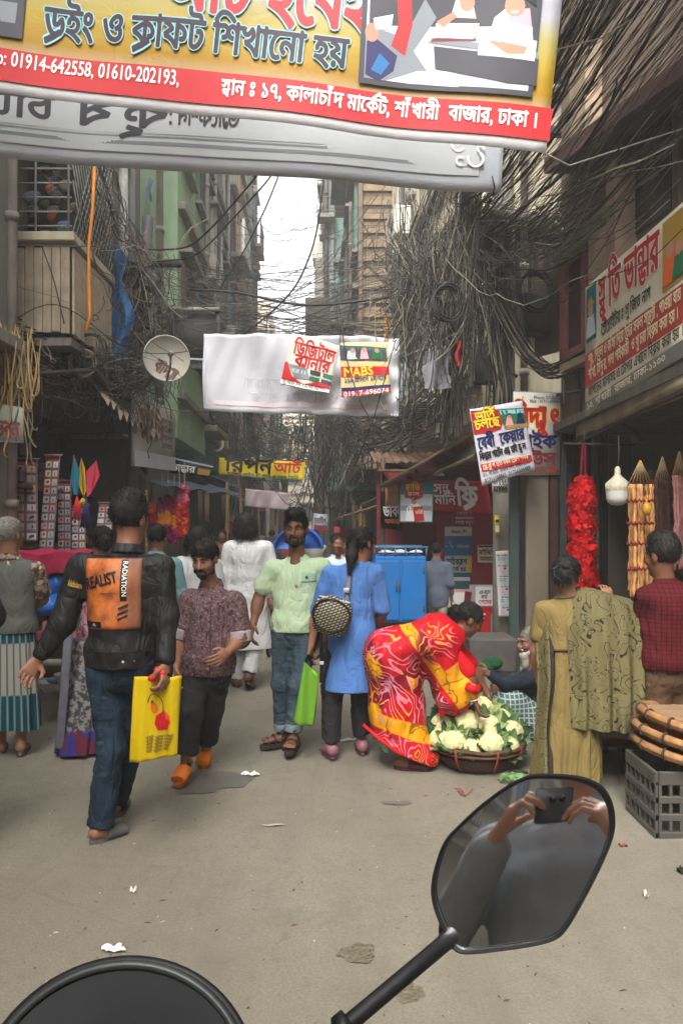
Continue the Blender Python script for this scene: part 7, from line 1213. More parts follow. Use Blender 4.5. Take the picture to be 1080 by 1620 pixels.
u_ = np.linspace(0, 1, 16); bpn, _ = back_panel(p.top_o, 333, 335, 940, 1062, Y - .1, p.top_o, .004); MB().tube(bpn.surf(0 * u_ + bpn.W / 2, u_ * bpn.H), .003, 5).build('button_placket', M('placket', lin((.27, .2, .2)), .8), p.top_o)
BLK = M('trouser_black', lin((.15, .145, .15)), .85, .2, 14, bump=.3, bscale=160, fold=.42); cz = (P(0, 1188, 4.43)[2], P(0, 1166, 4.77)[2]); p.trousers(BLK, cz, .016, amp=.006, ankle=.068, knee=.072, seed=41); p.hems(BLK, cz, .074, .02); p.shoes('slide', M('slide_orange', lin((.86, .47, .14)), .5, .12, 9, bump=.1), M('slide_orange_sole', lin((.74, .38, .1)), .6))
# C. man in the pale green polo shirt
Y = 5.1; p = Person('bearded young man in a pale mint green polo shirt and blue jeans walking forward', JJ(Y, head=(468, 838, -.03), neck=(470, 886), sl=(431, 897, 0), sr=(510, 895, 0), el=(410, 945, .03), er=(517, 955, .05), wl=(401, 986, -.04), wr=(512, 1010, -.02), hl=(397, 1008, -.08), hr=(510, 1034, -.05), pl=(448, 1000), pr=(486, 1000), kl=(446, 1080, -.04), kr=(470, 1084, -.12), al=(447, 1158, .04), ar=(464, 1160, -.08), tl=(418, 1172, -.02), tr=(457, 1182, -.22)), (-.15, -1, 0), (-.12, -1, -.05), UP, 1.03, SKD)
p.body(curl=(.5, .5), thumb=((.2, -1, 0), (-.2, -1, 0)), palms=((1, 0, 0), (-1, 0, 0))); p.brows(); p.beard('short'); p.hair('quiff', seed=9); zh = P(0, 998, Y)[2]
MINT = M('polo_mint', lin((.72, .80, .66)), .85, .07, 5, bump=.3, bscale=220, bdist=.002, spec=.12, fold=.42); p.top('shirt', MINT, zh, (.62, .62), .017, 1.0, amp=.006, fr=22, seed=51, wsl=.060); p.cuffs(M('cuff_mint', lin((.80, .84, .72)), .8, .1, 90), (('l', .62), ('r', .62)), .069, .010)
bpn, s_ = back_panel(p.top_o, 476, 500, 905, 922, Y - .15, p.top_o, .003); bpn.base('pocket', M('mint_dark', lin((.64, .77, .65)), .85, .06, 6), 8, 6, .002); bpn.polys('badge', I_DGREY, [circ(.35 * bpn.W, .45 * bpn.H, .004 * 2.4, .006 * 2)])
bpn, _ = back_panel(p.top_o, 466, 470, 893, 930, Y - .15, p.top_o, .003); bpn.base('placket', MINT, 3, 8, .003)
J2 = m_denim('denim_slate', (.20, .26, .30), (.36, .44, .48)); cz = (P(0, 1152, 5.12)[2], P(0, 1154, 5.0)[2]); p.trousers(J2, cz, .012, amp=.006, ankle=.056, knee=.066, seed=61); p.hems(M('denim_inside', lin((.50, .55, .58)), .85, .15, 20), cz, .062, .016); p.shoes('strap', M('sandal_black', lin((.13, .12, .11)), .6, .2, 12), M('sandal_sole', lin((.22, .19, .17)), .7))
# D. man in white panjabi, back
Y = 7.0; WH = M('cotton_white', lin((.80, .80, .80)), .85, .06, 5, bump=.4, bscale=120, bdist=.004, spec=.1, fold=.42); p = Person('man with bushy hair in a long white tunic and white trousers walking away', JJ(Y, head=(389, 832), neck=(390, 858), sl=(364, 866), sr=(421, 866), el=(357, 905), er=(430, 905), wl=(360, 940), wr=(428, 942, -.05), hl=(361, 955), hr=(427, 958, -.06), pl=(380, 952), pr=(406, 952), kl=(379, 1020, .05), kr=(404, 1018, -.05), al=(375, 1078, .05), ar=(394, 1066, -.12), tl=(372, 1089, .2), tr=(398, 1086, -.02)), BACK, (0, 1, 0), UP, 1.04, SK)
p.body(.007, thumb=((.5, 1, 0), (-.5, 1, 0)), face=False); p.hair('bob', seed=12); p.top('tunic', WH, P(0, 1024, Y)[2], (1.9, 1.9), .028, 1.0, flare=.06, amp=.007, fr=20, seed=71, wsl=.062); p.trousers(WH, (P(0, 1070, Y)[2], P(0, 1058, Y)[2]), .022, ankle=.07, knee=.08); p.shoes('shoe', M('shoe_brown', lin((.36, .24, .19)), .6), M('shoe_brown_sole', lin((.28, .18, .15)), .7))
# E. woman in blue tunic, back
Y = 4.9; BLU = M('tunic_blue', lin((.33, .49, .74)), .85, .10, 6, bump=.35, bscale=160, bdist=.003, spec=.12, fold=.42); p = Person('woman in a long sky blue tunic with dark ponytail, seen from behind', JJ(Y, head=(573, 860), neck=(568, 894), sl=(522, 905), sr=(595, 903), el=(502, 965, .04), er=(604, 962, .03), wl=(492, 1022, -.02), wr=(598, 1000, .18), hl=(487, 1045, -.05), hr=(590, 1018, .28), pl=(538, 1012), pr=(574, 1012), kl=(526, 1090), kr=(570, 1090, .06), al=(523, 1178), ar=(572, 1172, .1), tl=(514, 1190, .14), tr=(568, 1186, .24)), (.15, 1, 0), (.75, .7, 0), UP, .92, SK)
p.body(thumb=((.3, .9, 0), (-.6, 0, .6)), curl=(.8, .6)); p.brows(); p.hair('tied', seed=14)
S = SDF(.006); a = p.g(0, -.1, -.005); S.cap(a, P(556, 880, Y - .12), .032, .034, .03).cap(P(556, 880, Y - .12), P(553, 905, Y - .13), .034, .016, .03); S.disp = noise_disp(.006, 110, 3, (1, 1, .2)); S.mb().build('ponytail', HAIR, p.hair_o); MB().tube([a + .032 * (p.ax[0] * math.cos(q_) + UP * math.sin(q_)) for q_ in np.linspace(0, 6.2832, 16)], .007, 6).build('hair_tie', I_DGREY, p.hair_o)
p.top('tunic', BLU, P(0, 1090, Y)[2], (1.02, 1.02), .018, 1.0, flare=.05, amp=.0075, fr=20, seed=81, wsl=.058, collar='no'); p.cuffs(M('cuff_pale_blue', lin((.62, .72, .84)), .8, .2, 60), (('r', .98), ('l', .98)), .056, .008); p.trousers(BLK, (P(0, 1166, Y)[2], P(0, 1162, Y)[2]), .014, ankle=.066, knee=.078); p.shoes('shoe', M('shoe_pink', lin((.56, .38, .42)), .6, .15, 9), M('shoe_pink_sole', lin((.46, .31, .35)), .7))
t = thing('handbag', 'black and cream woven pattern shoulder bag on the back of the blue dressed woman', 'bag', P(522, 1008, Y - .25)); c = P(524, 972, Y - .22); r_ = unit(V3(1, -.1, -.22)); u2 = unit(np.cross(r_, V3(0, 1, 0))) * -1; u2 = u2 if u2[2] > 0 else -u2; n2 = np.cross(r_, u2)
q = NT('bag_weave'); b = q.n('ShaderNodeTexBrick', Vector=q.map((1, 1, 1), rot=(1.57, 0, .3)), Color1=lin((.70, .66, .52)), Color2=lin((.60, .57, .45)), Mortar=(.014, .013, .012), Scale=1.0); b.inputs['Brick Width'].default_value = .028; b.inputs['Row Height'].default_value = .016; b.inputs['Mortar Size'].default_value = .0045; BGM = q.out(b.outputs[0], .6, None, b.outputs[1], -.3, .003)
S = SDF(.007); hw, hh = .125, .115
S.ecap(c - r_ * .055 - u2 * .01, c + r_ * .065 - u2 * .02, (.062, hh), (.062, hh * .98), n2, .02); S.ell(c + u2 * .03, (.12, .062, .085), (r_, n2, u2), .04); S.disp = noise_disp(.003, 40, 6); S.mb().build('body', BGM, t)
MB().tube([c + r_ * .118 * math.cos(a) + u2 * .10 * math.sin(a) - n2 * .0 + V3(0, -.062, 0) * .98 for a in np.linspace(0, 6.2832, 40)], .006, 6, cap=False).build('piping', I_BLACK, t); MB().tube([c + u2 * .10 + r_ * d + V3(0, -.03, 0) for d in np.linspace(-.1, .1, 8)], .006, 6).build('zip', I_LGREY, t)
def strap(name, pts, wd, mat, par): pts = np.array(pts); k = np.linspace(0, len(pts) - 1, 30); q = np.stack([np.interp(k, np.arange(len(pts)), pts[:, i]) for i in range(3)], -1); q[1:-1] = (q[:-2] + 2 * q[1:-1] + q[2:]) / 4; return MB().tube(q, wd, 8, flat=.15, ref=V3(0, 1, 0)).build(name, mat, par)
GST = M('strap_grey', lin((.42, .43, .46)), .7, .15, 20); strap('strap', [P(566, 893, Y + .02), P(552, 915, Y - .13), P(549, 940, Y - .17), P(547, 962, Y - .2)], .016, GST, t); strap('strap', [P(507, 1000, Y - .22), P(508, 1030, Y - .2), P(509, 1050, Y - .17), P(508, 1080, Y - .15)], .012, I_BLACK, t); MB().box(P(505, 1052, Y - .2), P(512, 1046, Y - .18)).build('buckle', I_LGREY, t); MB().box(P(543, 938, Y - .19), P(552, 930, Y - .17)).build('buckle', I_LGREY, t)
t = thing('shopping_bag', 'plain lime green cloth bag hanging beside the blue dressed woman', 'bag', P(482, 1148, Y - .1)); bp = PxPanel(Y - .1, (463, 1142), (494, 1150), (482, 1046), t, tr=(505, 1072), wave=lambda u, v: .02 * np.sin(6 * u + 2 * v) + .03 * np.sin(3.14 * u) * (1 - .5 * v)); bp.base('sack', vinyl('bag_lime', (.48, .70, .22), None, .2), 16, 20, .035); strap('handle', [P(484, 1048, Y - .1), P(488, 1036, Y - .1), P(494, 1052, Y - .1)], .01, vinyl('bag_lime', (0, 0, 0)), t)
# F. woman in red and yellow sari bending over the basket
Y = 4.75
q = NT('sari_print'); o = q.obj(); RED_, YEL_, WINE, PNK = lin((.76, .05, .12)), lin((.90, .62, .05)), lin((.50, .05, .13)), lin((.86, .50, .56)); sx = q.n('ShaderNodeSeparateXYZ', i0=o); mth = q.math; wob = mth('MULTIPLY', mth('SUBTRACT', q.noise(4, 2), .5), .05)
xx = mth('ADD', sx.outputs[0], .122); zz = mth('SUBTRACT', sx.outputs[2], .917); S_ = mth('ADD', mth('ADD', mth('MULTIPLY', xx, .824), mth('MULTIPLY', zz, .568)), wob); T_ = mth('SUBTRACT', mth('MULTIPLY', xx, .568), mth('MULTIPLY', zz, .824))
fr_ = mth('FRACT', mth('MULTIPLY', q.noise(3.0, 1.3, .4, None, 1.6), 14.0)); stripe = q.ramp(fr_, [(.34, 0.0), (.40, 1.0), (.56, 1.0), (.62, 0.0)]); base_ = q.mix(q.ramp(q.noise(3, 1, .4, q.map(loc=(9, 2, 1))), [(.50, 0.0), (.52, 1.0)]), WINE, RED_); sw_ = q.mix(stripe, base_, q.mix(q.ramp(q.noise(6, 2), [(.50, 0.0), (.58, 1.0)]), PNK, lin((.92, .62, .16))))
vein = q.ramp(q.n('ShaderNodeTexVoronoi', feature='DISTANCE_TO_EDGE', Vector=q.mix(.25, o, q.n('ShaderNodeTexNoise', Vector=o, Scale=6.0).outputs[1]), Scale=6.0).outputs[0], [(.012, 1.0), (.028, 0.0)]); yel = q.mix(mth('MULTIPLY', vein, .7), YEL_, lin((.36, .14, .08)))
k = q.mix(q.ramp(q.noise(2.4, 1, .4, q.map(loc=(3, 1, 4))), [(.60, 0.0), (.61, 1.0)]), sw_, yel); zl = mth('ADD', mth('SUBTRACT', sx.outputs[2], mth('MULTIPLY', sx.outputs[0], -.35)), wob); k = q.mix(q.ramp(zl, [(.0, 1.0), (.05, 1.0), (.052, 0.0), (.20, 0.0), (.205, 1.0), (.30, 1.0), (.305, 0.0)]), k, yel); k = q.mix(q.ramp(zl, [(.03, 1.0), (.035, 0.0)]), k, RED_)
pal = q.ramp(S_, [(.0, 0.0), (.004, 1.0)]); c2 = q.mix(q.ramp(S_, [(.10, 0.0), (.104, 1.0)]), yel, RED_); c2 = q.mix(mth('MULTIPLY', q.ramp(T_, [(.40, 0.0), (.41, 1.0)]), q.ramp(S_, [(.05, 0.0), (.055, 1.0)])), c2, yel); c2 = q.mix(q.ramp(S_, [(.03, 1.0), (.033, 0.0)]), c2, RED_); c2 = q.mix(q.ramp(T_, [(.66, 0.0), (.665, 1.0)]), c2, RED_)
ds, dt = mth('SUBTRACT', S_, .16), mth('SUBTRACT', T_, .24); c2 = q.mix(q.ramp(mth('ADD', mth('MULTIPLY', ds, ds), mth('MULTIPLY', dt, dt)), [(.0155, 1.0), (.016, 0.0)]), c2, sw_); k = q.mix(pal, k, c2); flo = q.ramp(q.noise(9, 3, .6, q.map(loc=(1, 6, 2))), [(.62, 0.0), (.68, .75)]); k = q.mix(flo, k, lin((.78, .54, .60)))
SARI = q.out(k, .62, None, q.noise(90, 3), .2, .003, .25, .3); SREDM = M('sari_red', lin((.80, .07, .13)), .6, .1, 6, bump=.2, bscale=90); SYEL = M('sari_yellow', lin((.92, .68, .08)), .6, .1, 6, bump=.2, bscale=90)
p = Person('woman in a bright red and yellow swirl print sari bending over the cauliflower basket', JJ(Y, head=(742, 980, .02), neck=(716, 1000), sl=(703, 1006, .16), sr=(700, 1014, -.12), el=(744, 1052, .2), er=(740, 1064, -.10), wl=(770, 1096, .18), wr=(750, 1106, -.12), hl=(776, 1112, .18), hr=(756, 1126, -.13), pl=(620, 1022, .1), pr=(618, 1022, -.1), kl=(640, 1110, .1), kr=(622, 1112, -.1), al=(655, 1195, .12), ar=(637, 1203, -.06), tl=(690, 1210, .12), tr=(676, 1217, -.08)), (.35, 0, -1), (.82, .1, -.55), (.5, 0, .85), .9, SKD, V3(*P(650, 1215, Y)[:2], 0))
p.body(thumb=((0, -1, 0), (0, 1, 0)), curl=(.5, .5), face=False); p.hair('bun', seed=17)
p.top('blouse', SREDM, .2, (.95, .95), .012, .95, amp=.004, collar='no', wsl=.055)
S = SDF(.009); L = V3(0, 1, 0); c = lambda x, y, d=0: P(x, y, Y + d)
S.ecap(c(612, 1028), c(690, 1000), (.205, .125), (.21, .11), L, .06); S.ecap(c(690, 1002), c(716, 1004), (.21, .105), (.15, .075), L, .05); S.ell(c(612, 1038), (.155, .20, .16), None, .08)
S.ecap(c(622, 1060), c(628, 1120), (.19, .175), (.18, .175), L, .06); S.ecap(c(628, 1120), c(634, 1190), (.18, .175), (.19, .195), L, .05); S.ecap(c(640, 1150), c(672, 1192), (.14, .075), (.16, .085), L, .05)
S.ecap(c(690, 1012), c(716, 1098), (.21, .125), (.165, .125), L, .07).cap(c(702, 1110, -.12), c(699, 1128, -.12), .05, .02, .04).cap(c(735, 1085, -.12), c(746, 1094, -.12), .055, .045, .03); S.disp = lambda p_: .015 * wrinkle(p_, 3, 16, (1, 1, .5)) + .008 * wrinkle(p_, 8, 38, (1, .8, .6)); S.plane(c(633, 1207), (-.22, 0, -1)); S.plane(c(560, 1148), unit(V3(-.42, 0, -.9))); S.mb().build('sari', SARI, p.t)
MB().tube([c(574, 1146, -.12), c(600, 1170, -.17), c(632, 1192, -.19), c(660, 1196, -.16), c(690, 1188, -.1), c(700, 1172, .0)], .010, 8, flat=.3, ref=V3(0, 1, 0)).build('border', SREDM, p.t)
MB().tube([c(740, 1086, -.2), c(750, 1092, -.17), c(757, 1088, -.1)], .028, 8).build('sleeve_edge', SREDM, p.t); MB().tube([p.J['wr'] + .034 * V3(math.cos(a), math.sin(a), .3 * math.cos(a)) for a in np.linspace(0, 6.2832, 20)], .004, 6).build('bangle', I_WHITE, p.t)
p.shoes('slide', M('sandal_maroon', lin((.30, .16, .16)), .6, .2, 12))
MB().grid(lambda u, v: c(588, 1150, -.03) + np.stack([.1 * u, .05 * np.sin(6 * u), -.03 - .06 * v - .07 * u + 0 * v], -1), 12, 6).build('petticoat', M('petticoat_mint', lin((.58, .78, .68)), .8), p.t)
# G. woman in olive dress with patterned shawl, back
Y = 4.3; OLV = M('dress_olive', lin((.50, .43, .26)), .8, .10, 5, bump=.3, bscale=120, spec=.15, fold=.42); SHW = m_swirl('shawl_print', (.45, .42, .28), (.13, .12, .08), 9, 1.2, .05); p = Person('woman in a plain olive dress with leaf patterned shawl, raising her right hand', JJ(Y, head=(896, 908), neck=(895, 945), sl=(858, 962), sr=(938, 958), el=(848, 1030, .05), er=(985, 990, .06), wl=(852, 1075, .12), wr=(963, 952, .16), hl=(858, 1092, .2), hr=(958, 930, .2), pl=(885, 1080), pr=(918, 1080), kl=(884, 1160), kr=(920, 1160), al=(884, 1232), ar=(922, 1232), tl=(880, 1242, .15), tr=(924, 1242, .15)), (.1, 1, 0), (.45, .9, 0), UP, .9, SKL)
p.body(thumb=((.5, .5, 0), (-.8, 0, .2)), curl=(.4, .6), palms=(None, (-.3, .6, 0)), face=False); p.hair('bun', seed=19, vol=.004); S = SDF(.005); a = p.g(-.02, -.13, .02); [S.cap(a + V3(.04 * math.cos(k), -.015, .035 * math.sin(k)), a + V3(.05 * math.cos(k + .8), -.025, .05 * math.sin(k + .8)), .007, .005) for k in range(6)]; S.mb().build('hair_clip', M('clip_green', lin((.12, .17, .15)), .3, .2, 9), p.hair_o)
for a_ in (1,): MB().tube([p.g(.076, -.005, -.035), p.g(.078, -.004, -.055)], .005, 6).build('earring', I_GOLD, p.t)
p.top('dress_top', OLV, P(0, 1030, Y)[2], (.6, 1.0), .016, .98, amp=.004, fr=20, seed=91, collar='no', wsl=.056); skirt('dress_skirt', OLV, P(904, 1022, Y), P(894, 1229, Y), (.155, .125), (.195, .17), p.t, 15, .010, 5); MB().tube([P(904, 1024, Y) + V3(.158 * math.cos(a), .130 * math.sin(a), .006 * math.sin(3 * a)) for a in np.linspace(0, 6.2832, 40)], .008, 6).build('belt', M('belt_brown', lin((.30, .20, .12)), .6), p.t); MB().tube([P(895, 944, Y) + V3(.07 * math.cos(a), .062 * math.sin(a), .01 * math.cos(a)) for a in np.linspace(0, 6.2832, 30)], .0035, 5).build('necklace', IRON, p.t)
def shawl(u, v):
 x = 886 + (1000 - 886) * u + 3 * v; y0 = 952 - 12 * np.sin(3.1416 * np.minimum(u * 1.3, 1)) + 40 * np.maximum(u - .8, 0) ** 1.2; y = y0 + (1146 - y0) * v - 6 * (1 - u) * v; d = -.15 - .05 * np.sin(3.14 * u) + .022 * np.sin(22 * u + 2 * v) * (.3 + .7 * v) + .01 * np.sin(41 * u - 3 * v) * v + .10 * (1 - v) ** 4
 Yq = Y + d; return np.stack([(x - CX) / F * Y, Yq, CAMZ + (HY - y) / F * Y], -1)
mb = MB().grid(shawl, 70, 40); mb.grid(lambda u, v: (lambda w_: P(886, 946, Y)[None] * 0 + np.stack([w_[:, 0], w_[:, 1] * (1 - v) + (Y + .16) * v, w_[:, 2] + .035 * np.sin(3.1416 * v)], -1))(shawl(u, 0 * u)), 70, 12); mb.grid(lambda u, v: (lambda w_: np.stack([w_[:, 0] + .01 * np.sin(14 * v), Y + .16 - (Y + .16 - w_[:, 1]) * u, w_[:, 2]], -1))(shawl(0 * u + 1, v)), 14, 40); mb.build('shawl', SHW, p.t)
def shawl2(u, v): x = 846 - 8 * v + 22 * u * (1 - .2 * v) - 12 * (v < .0); y = 950 + 20 * (1 - u) * (1 - v) + (1216 - 950) * v; return np.stack([(x - CX) / F * Y, Y - .08 + .05 * np.sin(6 * u + 2.5 * v) + .02 * np.sin(11 * v) - .1 * v + .14 * (1 - v) ** 6 + 0 * u, CAMZ + (HY - y) / F * Y], -1)
MB().grid(shawl2, 24, 60).build('shawl', SHW, p.t); tt = np.linspace(0, 1, 40); MB().tube(shawl2(0 * tt + 1, tt) + V3(.01, -.004, 0), .013, 6, flat=.4, ref=V3(0, 1, 0)).build('shawl_border', M('border_dark', lin((.17, .15, .13)), .8, .4, 60), p.t)
MB().tube([p.J['wr'] + .032 * V3(math.cos(a), .8 * math.sin(a), .5 * math.cos(a)) for a in np.linspace(0, 6.2832, 20)], .006, 6).build('bangle', M('steel', lin((.7, .7, .72)), .25, .05, 9, metal=1, bump=0), p.t)
# H. man in maroon check shirt at the right edge
Y = 4.2; q = NT('maroon_check'); ch = q.n('ShaderNodeSeparateXYZ', i0=q.obj()); a = q.math('SINE', q.math('MULTIPLY', ch.outputs[0], 260.0)); b = q.math('SINE', q.math('MULTIPLY', ch.outputs[2], 260.0)); k = q.mix(q.ramp(q.math('MAXIMUM', a, b), [(.80, 0.0), (.95, 1.0)]), lin((.34, .09, .11)), lin((.17, .06, .08))); MCH = q.out(k, .85, None, q.noise(120), .3, .003, .12, .28)
p = Person('man in a dark maroon checked shirt and brown trousers at the right edge', JJ(Y, head=(1046, 880), neck=(1052, 925), sl=(1020, 940, 0), sr=(1096, 938, -.05), el=(1008, 1000, .12), er=(1112, 1010, .02), wl=(1014, 1030, .35), wr=(1100, 1070, .15), hl=(1018, 1042, .45), hr=(1098, 1090, .2), pl=(1038, 1062), pr=(1074, 1060), kl=(1036, 1160), kr=(1076, 1160, .05), al=(1034, 1258), ar=(1080, 1258, .1), tl=(1018, 1270, .05), tr=(1068, 1272, .2)), (-.15, 1, 0), (-.5, .85, -.1), UP, 1.0, SKD)
p.body(thumb=((.3, .2, .8), (0, 1, 0)), curl=(.6, .5), face=False); p.hair('tall', seed=23, vol=.004); p.top('shirt', MCH, P(0, 1056, Y)[2], (1.55, 1.55), .022, amp=.0065, fr=22, seed=95); p.trousers(M('trouser_brown', lin((.33, .24, .17)), .85, .15, 9, bump=.3, bscale=150, fold=.42), (P(0, 1250, Y)[2], P(0, 1250, Y)[2]), .016, amp=.006, ankle=.07, knee=.076); p.shoes('shoe', M('shoe_black', lin((.09, .09, .09)), .5), M('sole_white', lin((.78, .76, .72)), .6))
# I. old vendor sitting behind the basket
Y = 5.5; NAV = M('cardigan_navy', lin((.12, .15, .20)), .85, .15, 12, bump=.4, bscale=120, fold=.42); p = Person('old white bearded vendor in navy cardigan squatting with hand held out behind the basket', JJ(Y, head=(838, 1016), neck=(846, 1058), sl=(834, 1072, .18), sr=(842, 1074, -.16), el=(808, 1088, .2), er=(800, 1082, -.18), wl=(790, 1090, .1), wr=(772, 1066, -.2), hl=(776, 1086, .05), hr=(756, 1062, -.21), pl=(856, 1146, .1), pr=(856, 1146, -.1), kl=(800, 1110, .16), kr=(806, 1112, -.14), al=(818, 1182, .14), ar=(822, 1184, -.14), tl=(788, 1188, .16), tr=(792, 1190, -.16)), (-.9, -.35, 0), (-.95, -.3, -.05), UP, .94, SK, V3(*P(835, 1190, Y)[:2], 0))
p.body(thumb=((0, 0, 1), (0, -.4, 1)), curl=(.4, .25), palms=((0, -.5, .6), (0, .5, 1))); p.brows(HAIRG); p.hair('short', HAIRG, 27); p.beard('long', BEARDW); p.top('cardigan', NAV, P(0, 1142, Y)[2], (1.8, 1.8), .024, amp=.006, seed=97)
q = NT('lungi_check'); ch = q.n('ShaderNodeSeparateXYZ', i0=q.obj()); a = q.math('SINE', q.math('MULTIPLY', ch.outputs[0], 190.0)); b = q.math('SINE', q.math('MULTIPLY', ch.outputs[2], 190.0)); k = q.mix(q.ramp(q.math('MAXIMUM', a, b), [(.6, 0.0), (.9, 1.0)]), lin((.30, .42, .42)), lin((.74, .76, .74))); LCH = q.out(k, .85, None, q.noise(80), .3, .003, .12)
S = SDF(.009); j = p.J; [S.cap(j['p' + x], j['k' + x], .12, .10, .06).cap(j['k' + x], j['a' + x] + UP * .02, .10, .085, .06) for x in 'lr']; S.cap(j['kl'], j['kr'], .08, None, .07).cap((j['al'] + j['pl']) / 2, (j['ar'] + j['pr']) / 2, .14, None, .08); S.disp = noise_disp(.008, 28, 5); S.mb().build('lungi', LCH, p.t)
SDF(.008).ell(P(848, 1170, Y + .02), (.13, .15, .09)).mb().build('seat_sack', cloth('jute', (.5, .42, .3)), thing('sack', 'low jute sack the old vendor sits on', 'sack', P(850, 1190, Y)))
# J. man in grey vest and striped lungi at the left edge
Y = 4.96; VST = M('vest_grey', lin((.36, .37, .34)), .85, .12, 8, bump=.35, bscale=150, fold=.42); CAMO = m_print('camo_print', (.62, .55, .48), (.30, .22, .18), 22, (.46, .52), (.78, .70, .62)); p = Person('grey haired man in a grey vest, camouflage sleeves and striped wrap at the left edge', JJ(Y, head=(16, 846), neck=(16, 884), sl=(-22, 898), sr=(58, 900), el=(-30, 955, .08), er=(68, 948, .1), wl=(-12, 990, .25), wr=(44, 962, .32), hl=(0, 1000, .3), hr=(26, 958, .36), pl=(2, 1010), pr=(36, 1010), kl=(4, 1090), kr=(38, 1090), al=(2, 1178, .05), ar=(34, 1172, -.02), tl=(0, 1186, .2), tr=(38, 1184, .14)), BACK, (.3, 1, 0), UP, .98, SKL)
p.body(thumb=((1, 0, 0), (-1, 0, 0)), face=False); p.hair('short', HAIRG, 29, .002); p.top('shirt', CAMO, P(0, 990, Y)[2], (.72, .72), .016, amp=.005, seed=101, wsl=.06); p.top('vest', VST, P(0, 1000, Y)[2], e=.026, amp=.005, seed=103, sleeveless=True, collar='no')
skirt('lungi', m_stripe('lungi_stripe', (.12, .26, .30), (.42, .56, .56), (.62, .62, .58), 150, True, (.12, .46)), P(18, 985, Y), P(20, 1150, Y), (.155, .125), (.175, .14), p.t, 9, .010, 8, m=24, hemw=.012); p.shoes('slide', M('sandal_dun', lin((.42, .37, .32)), .6, .2, 12))
# K. person in black at the very left edge
Y = 3.3; p = Person('person in plain black clothes mostly cut off by the left edge', JJ(Y, head=(-99, 794), neck=(-99, 844), sl=(-164, 869), sr=(-44, 869), el=(-174, 954), er=(-18, 974, -.02), wl=(-164, 1024, .1), wr=(-36, 1009, .14), hl=(-159, 1044, .14), hr=(-50, 1009, .2), pl=(-124, 1034), pr=(-74, 1034), kl=(-124, 1180), kr=(-76, 1180), al=(-124, 1350, 0), ar=(-76, 1350, .05), tl=(-124, 1362, .2), tr=(-74, 1362, .22)), BACK, BACK, UP, 1.05, SK)
p.body(.008, thumb=((1, 0, 0), (-1, 0, 0)), face=False); p.hair('short', seed=31); p.top('shirt', M('shirt_black', lin((.08, .08, .085)), .85, .2, 9, bump=.3), P(0, 1020, Y)[2], (1.3, 1.3), .022, wsl=.066); p.trousers(BLK, (.06, .06), .016)
# L. woman behind the jacketed man
Y = 4.98; p = Person('woman in a grey floral wrap with blue hem, half hidden behind the jacketed man', JJ(Y, head=(160, 856, .3), neck=(158, 890, .3), sl=(124, 905, .3), sr=(192, 905, .3), el=(112, 965, .3), er=(200, 965, .3), wl=(118, 1010, .25), wr=(196, 1010, .25), hl=(120, 1030, .25), hr=(194, 1030, .25), pl=(142, 1020, .2), pr=(176, 1020, .2), kl=(132, 1100), kr=(160, 1100, .1), al=(118, 1180), ar=(146, 1182, .04), tl=(92, 1194, -.02), tr=(124, 1196, .05)), (-.8, .5, 0), (-.5, .8, 0), UP, .92, SK)
p.body(.007, thumb=((-.5, -.8, 0), (-.5, -.8, 0)), face=False); p.hair('bun', seed=37); p.top('blouse', m_print('blouse_print', (.42, .18, .26), (.62, .5, .52), 40), P(0, 1020, Y + .2)[2], (1.0, 1.0), .016, collar='no')
q = NT('wrap_print'); sx = q.n('ShaderNodeSeparateXYZ', i0=q.obj(True)); k = q.mix(q.ramp(q.noise(28, 5, .65), [(.47, 0.0), (.53, 1.0)]), lin((.52, .51, .50)), lin((.22, .20, .21))); k = q.mix(q.ramp(sx.outputs[1], [(.0, 0.0), (.585, 0.0), (.60, 1.0), (.999, 1.0)]), k, q.mix(q.ramp(q.noise(9, 2), [(.5, 0.0), (.56, 1.0)]), lin((.20, .17, .50)), lin((.40, .10, .20)))); WRP = q.out(k, .8, None, q.noise(90), .3, .003)
skirt('wrap', WRP, P(150, 1010, Y + .1), P(126, 1186, Y), (.15, .12), (.15, .15), p.t, 9, .010, 9); strap('scarf_end', [P(112, 960, Y - .1), P(104, 1060, Y - .15), P(99, 1130, Y - .14), P(94, 1186, Y - .12)], .03, M('scarf_grey', lin((.40, .41, .45)), .8, .2, 12), p.t); p.shoes('strap', M('sandal_rose', lin((.68, .46, .46)), .6, .15, 9))
